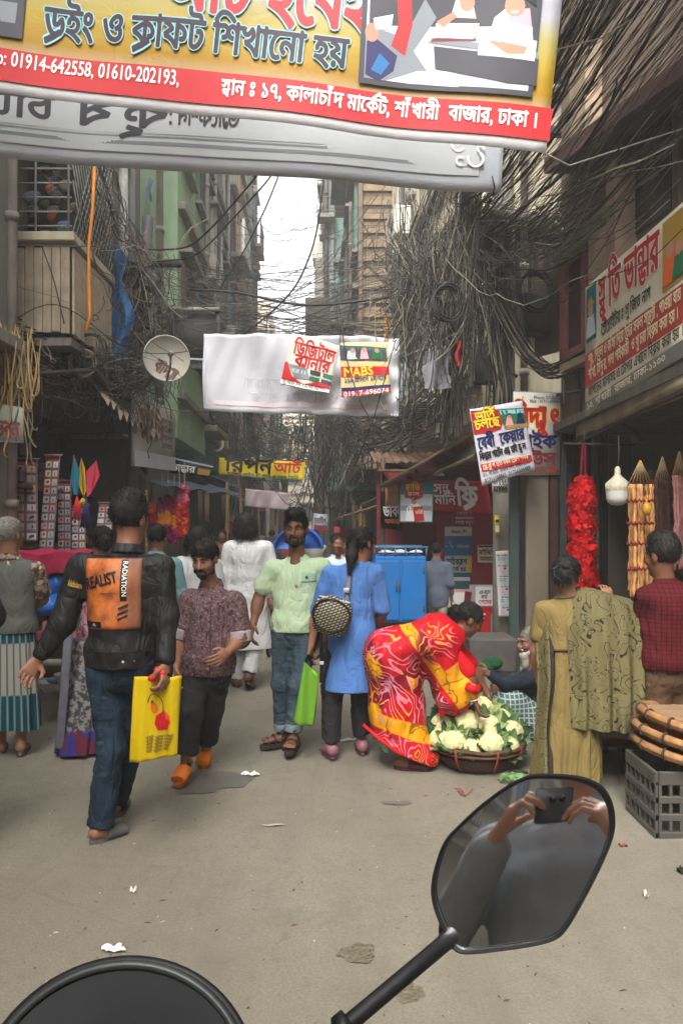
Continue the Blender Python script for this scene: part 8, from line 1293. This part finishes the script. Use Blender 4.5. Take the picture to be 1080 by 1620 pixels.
# M, N, O, Q and the far walkers
def walker(label, Y, cx, headpy, footpy, fwd, shirt, pant, hair='short', sk=SK, long_=False, sz=None, seed=1, h=.009, sleeve=1.6, kind='shirt', skirt_m=None):
 zt = CAMZ + (HY - headpy) / F * Y; sc_ = zt / 1.68 if sz is None else sz; x = (cx - CX) / F * Y; f = unit(V3(*fwd, 0)); r = unit(np.cross(f, UP)); b = V3(x, Y, 0); g_ = lambda a, d, z: b + r * a * sc_ + f * d * sc_ + UP * z * sc_; gs = np.random.default_rng(seed).uniform(-.1, .1, 4); st = .14 + gs[0]
 J = dict(head=g_(0, .02, 1.555), neck=g_(0, 0, 1.40), sl=g_(-.175, 0, 1.34), sr=g_(.175, 0, 1.34), el=g_(-.215, -.06 + gs[1], 1.07), er=g_(.215, -.02 + gs[2], 1.07), wl=g_(-.21, .08 + gs[1], .84), wr=g_(.21, .1 + gs[2], .84), hl=g_(-.2, .12 + gs[1], .75), hr=g_(.2, .14 + gs[2], .75), pl=g_(-.085, 0, .86), pr=g_(.085, 0, .86), kl=g_(-.09, st * .6, .47), kr=g_(.09, -st * .2, .47), al=g_(-.09, st * .8, .08), ar=g_(.09, -st * 1.2, .09), tl=g_(-.1, st * .8 + .16, .025), tr=g_(.1, -st * 1.2 + .15, .025))
 p = Person(label, J, f, f, UP, sc_, sk, b); p.body(h, thumb=(f, f), face=f[1] < .3); p.hair(hair, seed=seed)
 p.top(kind, shirt, (.45 if long_ else .74) * sc_, (sleeve, sleeve), .02, amp=.006, seed=seed, flare=.05 if long_ else 0, h=.009); p.trousers(pant, (.09 * sc_, .09 * sc_), .016, h=.009); p.shoes('shoe', I_DGREY)
 if skirt_m: skirt('wrap', skirt_m, g_(0, 0, .9), g_(0, 0, .1), (.16, .13), (.2, .17), p.t, 9, .012, seed)
 return p
walker('person in a pale teal shirt with yellow collar behind the jacketed man', 5.9, 248, 828, 1090, (.2, 1), M('shirt_teal', lin((.47, .62, .64)), .85, .1, 8), BLK, seed=2)
walker('person in a white shirt walking behind the brown shirted man', 6.3, 312, 832, 1100, (.1, 1), WH, BLK, hair='bob', seed=3)
walker('dark faced man with white collar looking out behind the blue dressed woman', 7.6, 533, 844, 1060, (.2, -1), M('shirt_paleblue', lin((.72, .78, .84)), .85, .08, 8), BLK, sk=SKD, seed=4)
p = walker('man in a grey shirt and pale trousers leaning into the phone kiosk', 8.75, 690, 858, 1050, (.3, 1), M('shirt_steel', lin((.34, .37, .42)), .85, .12, 8), M('trouser_putty', lin((.56, .53, .47)), .85, .1, 8), seed=6)
for k, (cx, hp, Y, fw, c1, lab, hr) in enumerate(((352, 838, 13, (0, -1), (.60, .46, .38), 'distant walker in a tan shirt left of the white tunic man', 'short'), (430, 838, 17, (0, 1), (.30, .34, .44), 'distant walker in a slate shirt under the blank pinkish banner', 'short'), (452, 836, 21, (.1, -1), (.66, .30, .30), 'distant walker in a brick red shirt in the middle of the lane', 'bun'), (498, 838, 12.5, (.1, -1), (.55, .55, .50), 'distant walker in a stone grey shirt right of the polo shirted man', 'short'), (336, 838, 16, (0, 1), (.42, .50, .40), 'distant walker in a sage shirt near the left stalls', 'short'), (410, 836, 26, (0, -1), (.75, .72, .68), 'farthest walker in a pale shirt in the narrow lane', 'short'), (545, 852, 10.5, (-.4, -1), (.50, .22, .26), 'walker in a wine shirt by the far right stalls', 'short'))): walker(lab, Y, cx, hp, 0, fw, M('shirt_far%d' % k, lin(c1), .85, .1, 8), [BLK, J2][k % 2], hr, seed=40 + k, h=.012)
# seated boy in blue at the right stall
Y = 4.95; p = Person('person in a navy top with white triangle emblem sitting in the right stall', JJ(Y, head=(1024, 975, .15), neck=(1022, 1008, .1), sl=(1000, 1024), sr=(1052, 1024, .05), el=(1000, 1062), er=(1058, 1060), wl=(1014, 1078, -.12), wr=(1046, 1080, -.1), hl=(1020, 1070, -.16), hr=(1040, 1078, -.16), pl=(1012, 1100, .1), pr=(1040, 1100, .1), kl=(1006, 1106, -.2), kr=(1042, 1106, -.2), al=(1006, 1190, -.1), ar=(1042, 1190, -.1), tl=(1004, 1196, -.25), tr=(1044, 1196, -.25)), (0, -1, 0), (-.1, -1, -.3), UP, .8, SK, V3(*P(1020, 1190, Y)[:2], 0)); p.body(.008, thumb=((1, 0, 0), (-1, 0, 0)), face=False); p.hair('short', seed=50); p.top('shirt', M('shirt_navy', lin((.14, .19, .34)), .85, .1, 8), P(0, 1098, Y)[2], (.95, .95), .018, collar='no'); p.trousers(BLK, (.1, .1), .014)
pn, s_ = back_panel(p.top_o, 1004, 1024, 1026, 1050, Y - .1, p.top_o, .006); W_, H_ = pn.W, pn.H; pn.polys('emblem', I_WHITE, [[(.1 * W_, .1 * H_), (.5 * W_, .1 * H_), (.42 * W_, .25 * H_), (.3 * W_, .25 * H_)], [(.1 * W_, .1 * H_), (.3 * W_, .25 * H_), (.46 * W_, .6 * H_), (.42 * W_, .85 * H_)], [(.42 * W_, .85 * H_), (.46 * W_, .6 * H_), (.7 * W_, .25 * H_), (.95 * W_, .1 * H_)], [(.1 * W_, .75 * H_), (.4 * W_, .9 * H_), (.4 * W_, .98 * H_), (.1 * W_, .85 * H_)]])
solo('stool', MB().lathe([(0, .40), (.15, .40), (.16, .38), (.11, .02), (.0, 0)], V3(*P(1026, 0, Y + .1)[:2], 0), 20), WOOD, 'low round stool under the sitting person in navy', 'stool', V3(*P(1026, 0, Y + .1)[:2], 0))
# blue rickshaw hood beyond the polo shirted man
t = thing('rickshaw_hood', 'rounded bright blue folding hood of a rickshaw behind the polo shirted man', 'rickshaw', P(470, 960, 8.6)); c = P(472, 868, 8.6); mb = MB(); mb.grid(lambda u, v: c + np.stack([-.27 * np.cos(u * 3.1416), .5 * v - .1, .24 * np.sin(u * 3.1416) - .02 * np.sin(9 * v) * np.sin(u * 3.1416)], -1), 26, 12); mb.build('canopy', M('hood_blue', lin((.10, .36, .74)), .5, .12, 6, bump=.2, spec=.4), t); MB().grid(lambda u, v: c + np.stack([-.268 * v * np.cos(u * 3.1416), -.02 + .03 * np.sin(7 * u), .238 * v * np.sin(u * 3.1416)], -1), 26, 6).build('curtain', MATS['hood_blue'], t); [MB().tube([c + V3(-.275 * math.cos(a), d, .245 * math.sin(a)) for a in np.linspace(0, 3.1416, 20)], .012, 6).build('hoop', MATS['hood_blue'], t) for k, d in enumerate((-.1, .15, .4))]
MB().box(c + V3(-.28, -.05, -.62), c + V3(.28, .4, -.3), 0, None, .03).build('seat', M('seat_red', lin((.5, .12, .14)), .6), t)
for sx_ in (-.36, .36): MB().grid(lambda u, v: V3(c[0] + sx_, c[1] + .2, .33) + np.stack([.018 * np.cos(v * 6.2832), (.32 + .018 * np.sin(v * 6.2832)) * np.cos(u * 6.2832), (.32 + .018 * np.sin(v * 6.2832)) * np.sin(u * 6.2832)], -1), 41, 9).build('wheel', IRON, t);
MB().tube([V3(c[0] - .36, c[1] + .2, .33), V3(c[0] + .36, c[1] + .2, .33)], .025, 8).build('axle', IRON, t); MB().box(c + V3(-.27, 0, -.72), c + V3(.27, .38, -.625)).build('floor', WOOD, t)
# ---------------------------------------------------------------- basket of cauliflowers
Y = 4.78; bc = P(754, 1195, Y); bc[2] = 0; rb = (828 - 680) / 2 / F * (Y - .1); WV = NT('basket_weave'); b = WV.n('ShaderNodeTexBrick', Vector=WV.obj(True), Color1=lin((.40, .28, .20)), Color2=lin((.30, .21, .15)), Mortar=lin((.14, .10, .08)), Scale=1.0); b.inputs['Brick Width'].default_value = .04; b.inputs['Row Height'].default_value = .018; b.inputs['Mortar Size'].default_value = .003; WV = WV.out(b.outputs[0], .75, None, b.outputs[1], -.6, .006)
t = thing('cane_basket', 'wide shallow brown cane basket holding the cauliflowers', 'basket', bc); hb = .155
mb = MB().grid(lambda u, v: bc + np.stack([(rb * (.70 + .30 * v ** .7)) * np.cos(u * 6.2832), (rb * (.70 + .30 * v ** .7)) * np.sin(u * 6.2832), .006 + hb * v], -1), 61, 14, scale=(1.9, .2)); mb.grid(lambda u, v: bc + np.stack([rb * .97 * v * np.cos(-u * 6.2832), rb * .97 * v * np.sin(-u * 6.2832), .1 + 0 * u], -1), 41, 3); mb.build('bowl', WV, t)
mb = MB(); mb.tube([bc + V3(rb * 1.01 * math.cos(a), rb * 1.01 * math.sin(a), hb + .004 * math.sin(9 * a)) for a in np.linspace(0, 6.2832, 60)], .013, 8, cap=False); mb.tube([bc + V3(rb * 1.0 * math.cos(a), rb * 1.0 * math.sin(a), hb - .03) for a in np.linspace(0, 6.2832, 60)], .01, 8, cap=False); mb.build('rim', TRAY if False else M('rim_cane', lin((.34, .24, .17)), .7, .3, 25, bump=.4), t)
for a in (4.1, 4.95, 5.6, .5, 2.4): MB().tube([bc + V3(rb * (k_ + .015) * math.cos(a), rb * (k_ + .015) * math.sin(a), z) for k_, z in ((1.03, hb + .01), (1.0, hb * .7), (.92, hb * .4), (.8, .02))], .007, 6).build('tie', M('tie_rust', lin((.58, .22, .18)), .7), t)
CURD = M('curd', lin((.86, .83, .62)), .75, .12, 30, bump=.9, bscale=160, bdist=.006); LEAFC = [M('cauli_leaf', lin((.42, .55, .34)), .55, .25, 14, bump=.3), M('cauli_leaf_pale', lin((.62, .70, .46)), .55, .2, 14, bump=.3), M('cauli_leaf_dark', lin((.24, .36, .22)), .6, .25, 14, bump=.3)]
g = np.random.default_rng(3)
def cauli(lab, px, py, d, r, tilt, lm):
 r *= 1.13
 c = P(px, py, Y + d); t = thing('cauliflower', lab, 'cauliflower', c - UP * r, 'cauliflowers heaped in the basket'); ax = unit(V3(tilt, -.75, .8)); r1 = unit(np.cross(ax, V3(.3, .2, 1))); r2 = np.cross(ax, r1); S = SDF(.006)
 for k in range(26): th = math.acos(1 - .62 * (k + .5) / 26); ph = k * 2.4; S.ell(c + (ax * math.cos(th) + r1 * math.sin(th) * math.cos(ph) + r2 * math.sin(th) * math.sin(ph)) * r * .66, (r * .26,) * 3, None, .006)
 S.ell(c, (r * .72,) * 3, None, .01); S.disp = noise_disp(.0025, 320, 3); S.mb().build('curd', CURD, t)
 mb = MB()
 for k in range(11):
  ph = k * 6.2832 / 11 + g.uniform(-.2, .2); o = r1 * math.cos(ph) + r2 * math.sin(ph); s_ = -r1 * math.sin(ph) + r2 * math.cos(ph); L = r * g.uniform(1.2, 1.7); wd = r * g.uniform(.45, .7); cu = g.uniform(.5, 1.1); fz = g.uniform(0, 6)
  mb.grid(lambda u, v: c - ax * r * .75 + o[None] * (r * (.25 + .85 * np.sin(np.minimum(v * 1.35, 1.5)) + .35 * cu * v ** 3))[:, None] + ax[None] * (L * v)[:, None] + s_[None] * ((u - .5) * 2 * wd * np.sin(np.minimum(v * 2.6 + .45, 2.9)))[:, None] - o[None] * (.5 * wd * (u - .5) ** 2 * 2)[:, None] + o[None] * (.010 * np.sin(17 * u + 9 * v + fz) * v)[:, None], 9, 12, int(lm if g.random() < .6 else g.integers(3)))
 mb.build('leaves', LEAFC, t)
for a in (('cauliflower with broad creamy head at the top centre of the heap', 738, 1143, -.05, .085, 0, 0), ('cauliflower half hidden under dark leaves at the upper left of the heap', 700, 1148, .0, .08, -.2, 2), ('pale green wrapped cauliflower right of the top centre one', 770, 1150, -.06, .08, .1, 1), ('small creamy cauliflower at the front left of the basket', 718, 1175, -.16, .075, -.15, 0), ('bright creamy cauliflower at the front centre of the basket', 776, 1178, -.17, .08, .1, 2), ('creamy cauliflower at the front right of the basket', 803, 1184, -.12, .075, .25, 0), ('leafy cauliflower nearly without visible head between the two front ones', 748, 1186, -.19, .07, 0, 1), ('curly leafed cauliflower at the right end of the heap', 808, 1160, .02, .08, .35, 0), ('cauliflower with pale wide leaves at the back of the heap', 760, 1122, .12, .085, .1, 1), ('back left cauliflower under the sari end', 725, 1132, .14, .08, -.1, 2), ('dark leafed cauliflower at the left rim of the basket', 696, 1170, -.1, .07, -.4, 2), ('cauliflower tucked at the back right by the old vendor', 790, 1140, .14, .08, .3, 0)): cauli(*a)
# dark leafy herbs and greens
S = MB(); c = P(708, 1118, Y + .28); petals(S, c, (.085, .06, .10), 170, .016, g); petals(S, c - UP * .1, (.07, .06, .08), 90, .014, g); o = solo('herb_bunch', S, M('herb_dark', lin((.13, .17, .14)), .6, .3, 20, bump=0), 'bunch of dark leafy herbs behind the cauliflowers', 'herbs', c - UP * .15)
S = MB(); c = P(818, 1222, 4.45); c[2] = .03; petals(S, c, (.13, .06, .018), 90, .02, g); solo('leaf_scraps', S, LEAFC[0], 'green leaf trimmings lying on the road right of the basket', 'leaves', c - UP * .03)
S = SDF(.008).ell(P(778, 1050, 5.6), (.08, .06, .05)).ell(P(770, 1055, 5.58), (.06, .05, .04)); S.disp = noise_disp(.01, 50, 4); solo('green_cloth', S.mb(), cloth('bottle_green', (.15, .32, .20)), 'small bottle green cloth bundle beside the vendor hand', 'cloth', P(778, 1064, 5.6)); solo('storage_box', MB().box(P(742, 1064, 5.7), P(800, 1000, 6.1), 0, None, .01), M('box_grey', lin((.38, .36, .34)), .8, .2, 8, dirt=.4), 'grey brown box standing before the kiosk behind the bending woman', 'box', P(770, 1064, 5.8), smooth=False)
S = SDF(.008).ell(P(700, 1152, Y + .02), (.05, .05, .04)); S.disp = noise_disp(.012, 60, 4); solo('plastic_sheet', S.mb(), vinyl('clear_plastic', (.8, .82, .82), None, .4), 'crumpled whitish plastic at the left rim of the basket', 'plastic', P(700, 1165, Y))
# ---------------------------------------------------------------- litter on the road
def scrap(lab, px, py, w, h, c, nm='paper_scrap', seed=1, curl=.02):
 Yg = CAMZ * F / (py - HY); x = (px - CX) / F * Yg; s_ = Yg / F; g = np.random.default_rng(seed); a = g.uniform(0, 3); k = g.uniform(0, 6, 4); W, H = w * s_, h * s_ * 2.2
 def fn(u, v): r = 1 + .25 * np.sin(3 * u + k[0]) * np.sin(4 * v + k[1]); X = (u - .5) * W * r; Z = (v - .5) * H * r; return np.stack([x + X * math.cos(a * .2) - Z * .3, Yg + Z + .2 * X, ground_z(x + X, Yg + Z) + .006 + curl * np.abs(np.sin(5 * u + k[2]) * np.sin(4 * v + k[3]))], -1)
 solo(nm, MB().grid(fn, 9, 9), M('scrap_%s' % '_'.join('%02d' % (v * 99) for v in c), lin(c), .8, .1, 20), lab, 'litter', (x, Yg, 0))
scrap('crumpled white paper scrap on the road at the lower left', 180, 1505, 30, 7, (.86, .85, .82), seed=2, curl=.015); scrap('small torn white paper at the edge of the damp patch', 396, 1226, 22, 5, (.84, .82, .78), seed=3); scrap('tiny white paper bit on the open road left of centre', 211, 1411, 12, 4, (.80, .78, .74), seed=4); scrap('dark twist of rubbish at the right edge of the road', 1078, 1382, 16, 5, (.16, .14, .12), 'rubbish_twist', 5, .03); scrap('thin white paper strip by the blue dressed woman', 550, 1171, 30, 4, (.80, .80, .80), seed=6); scrap('white fluff right of the mirror on the road', 1021, 1420, 9, 6, (.82, .80, .74), seed=7, curl=.03); scrap('small brown leaf bit right of the mirror', 985, 1340, 12, 3, (.56, .28, .2), 'leaf_scrap', 8); scrap('pale paper flake in the middle of the road', 432, 1304, 34, 3, (.66, .63, .56), seed=9, curl=.004)
g = np.random.default_rng(61); mb = MB()
for k in range(1000):
 Yg = 1.5 + 8 * g.random() ** 1.6; x = g.uniform(-2.2, 1.9) * min(1, .35 + Yg / 5); a = g.uniform(0, 3.14); L = .003 + .017 * g.random() ** 3; w_ = g.uniform(.001, .005); z = float(ground_z(x, Yg)) + .004; d = V3(math.cos(a), math.sin(a), 0) * L; n_ = V3(-math.sin(a), math.cos(a), 0) * w_; c = V3(x, Yg, z)
 mb.add([c - d, c + n_ + UP * .003, c + d, c - n_], np.array([[0, 3, 2, 1]]), int(g.integers(4)))
tag(mb.build('grit', [M('grit%d' % i, lin(c), .9, .1, 5, bump=0) for i, c in enumerate(((.24, .21, .18), (.34, .30, .25), (.72, .68, .58), (.42, .26, .18)))]), 'specks of straw, grit and leaf bits scattered over the road', 'litter', None, 'stuff')
Yg = CAMZ * F / (1255 - HY); solo('red_string', MB().tube([P(720, 1240, Yg) * (1, 1, 0) + V3(.03 * math.sin(k), .05 * math.cos(k * 1.7) + .0, .012) + V3(.012 * k, 0, 0) for k in np.linspace(0, 7, 40)], .003, 5), M('string_red', lin((.62, .36, .30)), .8), 'loose tangled pinkish red string on the road in front of the basket', 'string', P(735, 1250, Yg) * (1, 1, 0))
# ---------------------------------------------------------------- the scooter in front of the viewer and its rider
RUB = M('black_plastic', (.009, .009, .010), .5, .3, 30, bump=.3, bscale=220, bdist=.001, spec=.22); RUBM = M('black_rubber', (.010, .010, .010), .6, .3, 30, bump=.3, bscale=120); CHR = M('chrome', (.7, .7, .7), .12, .05, 5, metal=1, bump=0); MIR = M('mirror_glass', (.80, .82, .83), .03, .02, 3, metal=1, bump=0)
t = thing('motor_scooter', 'black motor scooter whose instrument cowl shows at the bottom left of the view', 'scooter', (-.1, .3, 0))
# instrument cowl: a hooded ring
ck = P(172, 1782, .66); rx, rz = .136, .098
def cowl(u, v):      # u around, v from the rim down to the body
 a = u * 6.2832; k = np.interp(v, [0, .12, .3, 1], [.90, 1.0, 1.02, .75]); return ck + np.stack([rx * k * np.cos(a) - .006, .03 - .10 * np.interp(v, [0, .12, 1], [0, .02, 1.4]) * 0 + .05 * np.sin(a) * k * 1.2 + .03 * v, rz * k * np.sin(a) - .13 * np.clip(v - .15, 0, 1)], -1)
mb = MB().grid(cowl, 73, 22); mb.build('instrument_cowl', RUB, t)
MB().grid(lambda u, v: ck + np.stack([rx * .905 * v * np.cos(-u * 6.2832) - .006, .03 + .05 * np.sin(-u * 6.2832) * .9 * v * 1.2 + .004 * (1 - v), rz * .905 * v * np.sin(-u * 6.2832) - .012 * (1 - v)], -1), 49, 8).build('dial_face', M('dial_black', (.008, .008, .009), .35, .2, 9, bump=0, spec=.25), t)
MB().tube([ck + V3(rx * .93 * math.cos(a) - .006, .03 + .055 * math.sin(a), rz * .93 * math.sin(a) + .003) for a in np.linspace(0, 6.2832, 60)], .0045, 8, cap=False).build('dial_ring', M('ring_grey', lin((.20, .21, .21)), .4, .1, 9, metal=.3, bump=0), t)
hb = V3(-.02, .60, 1.0); MB().tube([V3(-.42, .42, 1.03), V3(-.30, .50, 1.02), V3(-.1, .60, .98), V3(.1, .60, .98), V3(.24, .52, 1.02), V3(.36, .44, 1.03)], .014, 10).build('handlebar', IRON, t)
for sg, x in ((-1, -.40), (1, .34)): MB().tube([V3(x - sg * .05, .455, 1.028), V3(x + sg * .08, .40, 1.032)], .018, 12).build('grip', RUBM, t)
MB().tube([V3(-.02, .62, .98), V3(-.02, .72, .62), V3(-.02, .86, .3)], [.05, .05, .045], 12).build('steering_column', RUB, t); MB().grid(lambda u, v: V3(-.02, .74, .62) + np.stack([.22 * (u - .5) * 2 * (1 - .25 * v), -.08 + .10 * (1 - ((u - .5) * 2) ** 2), .36 - .75 * v], -1), 20, 14).build('leg_shield', RUB, t)
for y in (.92, -.42): wh = MB().grid(lambda u, v: V3(-.02, y, .25) + np.stack([.055 * np.cos(v * 6.2832), (.195 + .055 * np.sin(v * 6.2832)) * np.cos(u * 6.2832), (.195 + .055 * np.sin(v * 6.2832)) * np.sin(u * 6.2832)], -1), 41, 11).build('wheel', RUBM, t); MB().tube([V3(-.06, y, .25), V3(.02, y, .25)], .13, 20).build('rim', IRONL, wh)
MB().box((-.17, -.1, .26), (.13, .66, .33), 0, None, .03).build('floorboard', RUB, t); SDF(.015).ecap(V3(-.02, -.52, .76), V3(-.02, -.02, .74), (.12, .06), (.13, .06), V3(1, 0, 0)).mb().build('seat', RUBM, t); SDF(.018).ecap(V3(-.02, -.5, .55), V3(-.02, -.02, .55), (.13, .17), (.14, .19), V3(1, 0, 0)).mb().build('body_shell', RUB, t); MB().box((-.1, .76, .42), (.06, .93, .5), 0, None, .02).build('front_mudguard', RUB, t)
# mirror: outline traced, then placed on a tilted plane that faces the viewer
mc = P(828, 1368, .60); nrm = unit(V3(0, 0, CAMZ) - P(888, 1296, .60) + V3(-.0, -.035, -.02)); mr = unit(np.cross(UP, nrm)); mr = mr if mr[0] > 0 else -mr; mu = np.cross(nrm, mr); mu = mu if mu[2] > 0 else -mu
OUT = [(848, 1225), (905, 1227), (942, 1238), (962, 1258), (971, 1290), (968, 1325), (950, 1370), (922, 1425), (898, 1466), (880, 1484), (850, 1494), (800, 1502), (745, 1508), (722, 1504), (708, 1485), (694, 1455), (685, 1428), (683, 1400), (690, 1365), (704, 1330), (726, 1305), (762, 1272), (800, 1244), (825, 1231)]
def onplane(px, py): d = P(px, py, 1.0) - V3(0, 0, CAMZ); o = V3(0, 0, CAMZ); k = ((mc - o) @ nrm) / (d @ nrm); return o + d * k
ol = np.array([onplane(*q) for q in OUT]); uvq = np.stack([(ol - mc) @ mr, (ol - mc) @ mu], -1)
kk = np.linspace(0, len(uvq), 145)[:-1]; ii = np.floor(kk).astype(int); ff = kk - ii; n_ = len(uvq)     # closed Catmull-Rom
A_, B_, C_, D_ = (uvq[(ii + o) % n_] for o in (-1, 0, 1, 2)); f1 = ff[:, None]; OC = .5 * (2 * B_ + (C_ - A_) * f1 + (2 * A_ - 5 * B_ + 4 * C_ - D_) * f1 ** 2 + (3 * B_ - A_ - 3 * C_ + D_) * f1 ** 3); cen = OC.mean(0)
t = thing('wing_mirror', 'black framed wing mirror on a thin stem reflecting the rider with raised phone', 'mirror', P(560, 1625, .52))
def mpt(u, v, off=0): i = (u * 144) % 144; a = np.floor(i).astype(int) % 144; b_ = (a + 1) % 144; q = OC[a] * (1 - (i % 1))[:, None] + OC[b_] * (i % 1)[:, None]; q = cen + (q - cen) * v[:, None]; return mc + q[:, :1] * mr + q[:, 1:] * mu + (off + 0 * v)[:, None] * nrm
Rc = 3.2
gl = MB().grid(lambda u, v: mpt(u, v * .955, -((v * .955) ** 2 * .075 ** 2) / (2 * Rc)), 145, 14)
gl.build('glass', MIR, t)
mb = MB(); prof = [(.945, .0005), (.955, .0045), (.985, .006), (1.005, .003), (1.01, -.006), (.97, -.016), (.85, -.026), (.5, -.036), (.02, -.04)]
for (a, oa), (b_, ob) in zip(prof[:-1], prof[1:]): mb.grid(lambda u, v: mpt(u, a + (b_ - a) * v, oa + (ob - oa) * v), 145, 3)
mb.build('housing', RUB, t); bk = mpt(np.array([.5]), np.array([.62]), -.025)[0]
s0, s1, s2 = onplane(716, 1478) - nrm * .014, P(700, 1494, .585), P(548, 1622, .54)
MB().tube([s0, s1, (s1 + s2) / 2, s2, s2 + (s2 - s1) * .22], [.0085, .0064, .0062, .0062, .0062], 14).build('stem', RUB, t); MB().tube([s2 + (s1 - s2) * .02, s2 - (s1 - s2) * .08], .0105, 6).build('lock_nut', RUB, t); SDF(.004).ell(s0, (.014, .014, .014)).mb().build('ball_joint', RUB, t)
# rider holding the phone: seen in the mirror only
GSH = M('shirt_rider', lin((.60, .62, .64)), .85, .1, 8, bump=.35, bscale=140); B0 = V3(-.02, -.16, 0); q = lambda x, y, z: V3(x, y, z)
p = Person('rider in a grey shirt astride the scooter holding up a phone with both hands', dict(head=q(0, -.27, 1.76), neck=q(0, -.29, 1.59), sl=q(-.21, -.27, 1.51), sr=q(.21, -.27, 1.51), el=q(-.27, -.17, 1.22), er=q(.27, -.18, 1.22), wl=q(-.13, -.05, 1.455), wr=q(.14, -.055, 1.435), hl=q(-.07, -.02, 1.54), hr=q(.085, -.018, 1.51), pl=q(-.10, -.22, .95), pr=q(.10, -.22, .95), kl=q(-.2, .22, .74), kr=q(.16, .22, .74), al=q(-.16, .30, .42), ar=q(.12, .30, .42), tl=q(-.17, .46, .35), tr=q(.13, .46, .35)), (0, 1, 0), (0, 1, -.05), UP, 1.0, skinm('rider', (.80, .60, .51)), B0)
p.body(.0042, curl=(.75, .75), thumb=((.2, -.6, .7), (-.2, -.6, .7)), palms=((.85, .5, .1), (-.85, .5, .1))); p.brows(); p.hair('short', seed=60); p.top('shirt', GSH, .93, (1.93, 1.93), .022, amp=.006, seed=121, wsl=.06, h=.007)
p.trousers(BLK, (.44, .44), .016); p.shoes('shoe', I_DGREY)
t = thing('phone', 'dark phone held up by the rider, seen in the mirror', 'phone', (0, -.02, CAMZ)); MB().box((-.034, -.028, CAMZ - .05), (.038, -.020, CAMZ + .025), 0, None, .003).build('case', M('phone_black', (.09, .09, .10), .45, .1, 5, bump=0), t); MB().tube([V3(0, -.0199, CAMZ), V3(0, -.018, CAMZ)], .007, 16).build('lens', DARKG, t); MB().tube([V3(0.018, -.0199, CAMZ), V3(0.018, -.018, CAMZ)], .007, 16).build('lens', DARKG, t)
# ---------------------------------------------------------------- the dusty air of the lane
q = NT('dusty_air'); q.t.nodes.remove(q.b); pv = q.t.nodes.new('ShaderNodeVolumePrincipled'); pv.inputs['Color'].default_value = (.95, .94, .92, 1); pv.inputs['Density'].default_value = .0095; pv.inputs['Anisotropy'].default_value = .3; q.t.links.new(pv.outputs[0], q.t.nodes['Material Output'].inputs['Volume'])
tag(MB().box((-200, -40, -1.5), (200, 240, 18.6)).build('haze', q.m, None, False), kind='stuff')
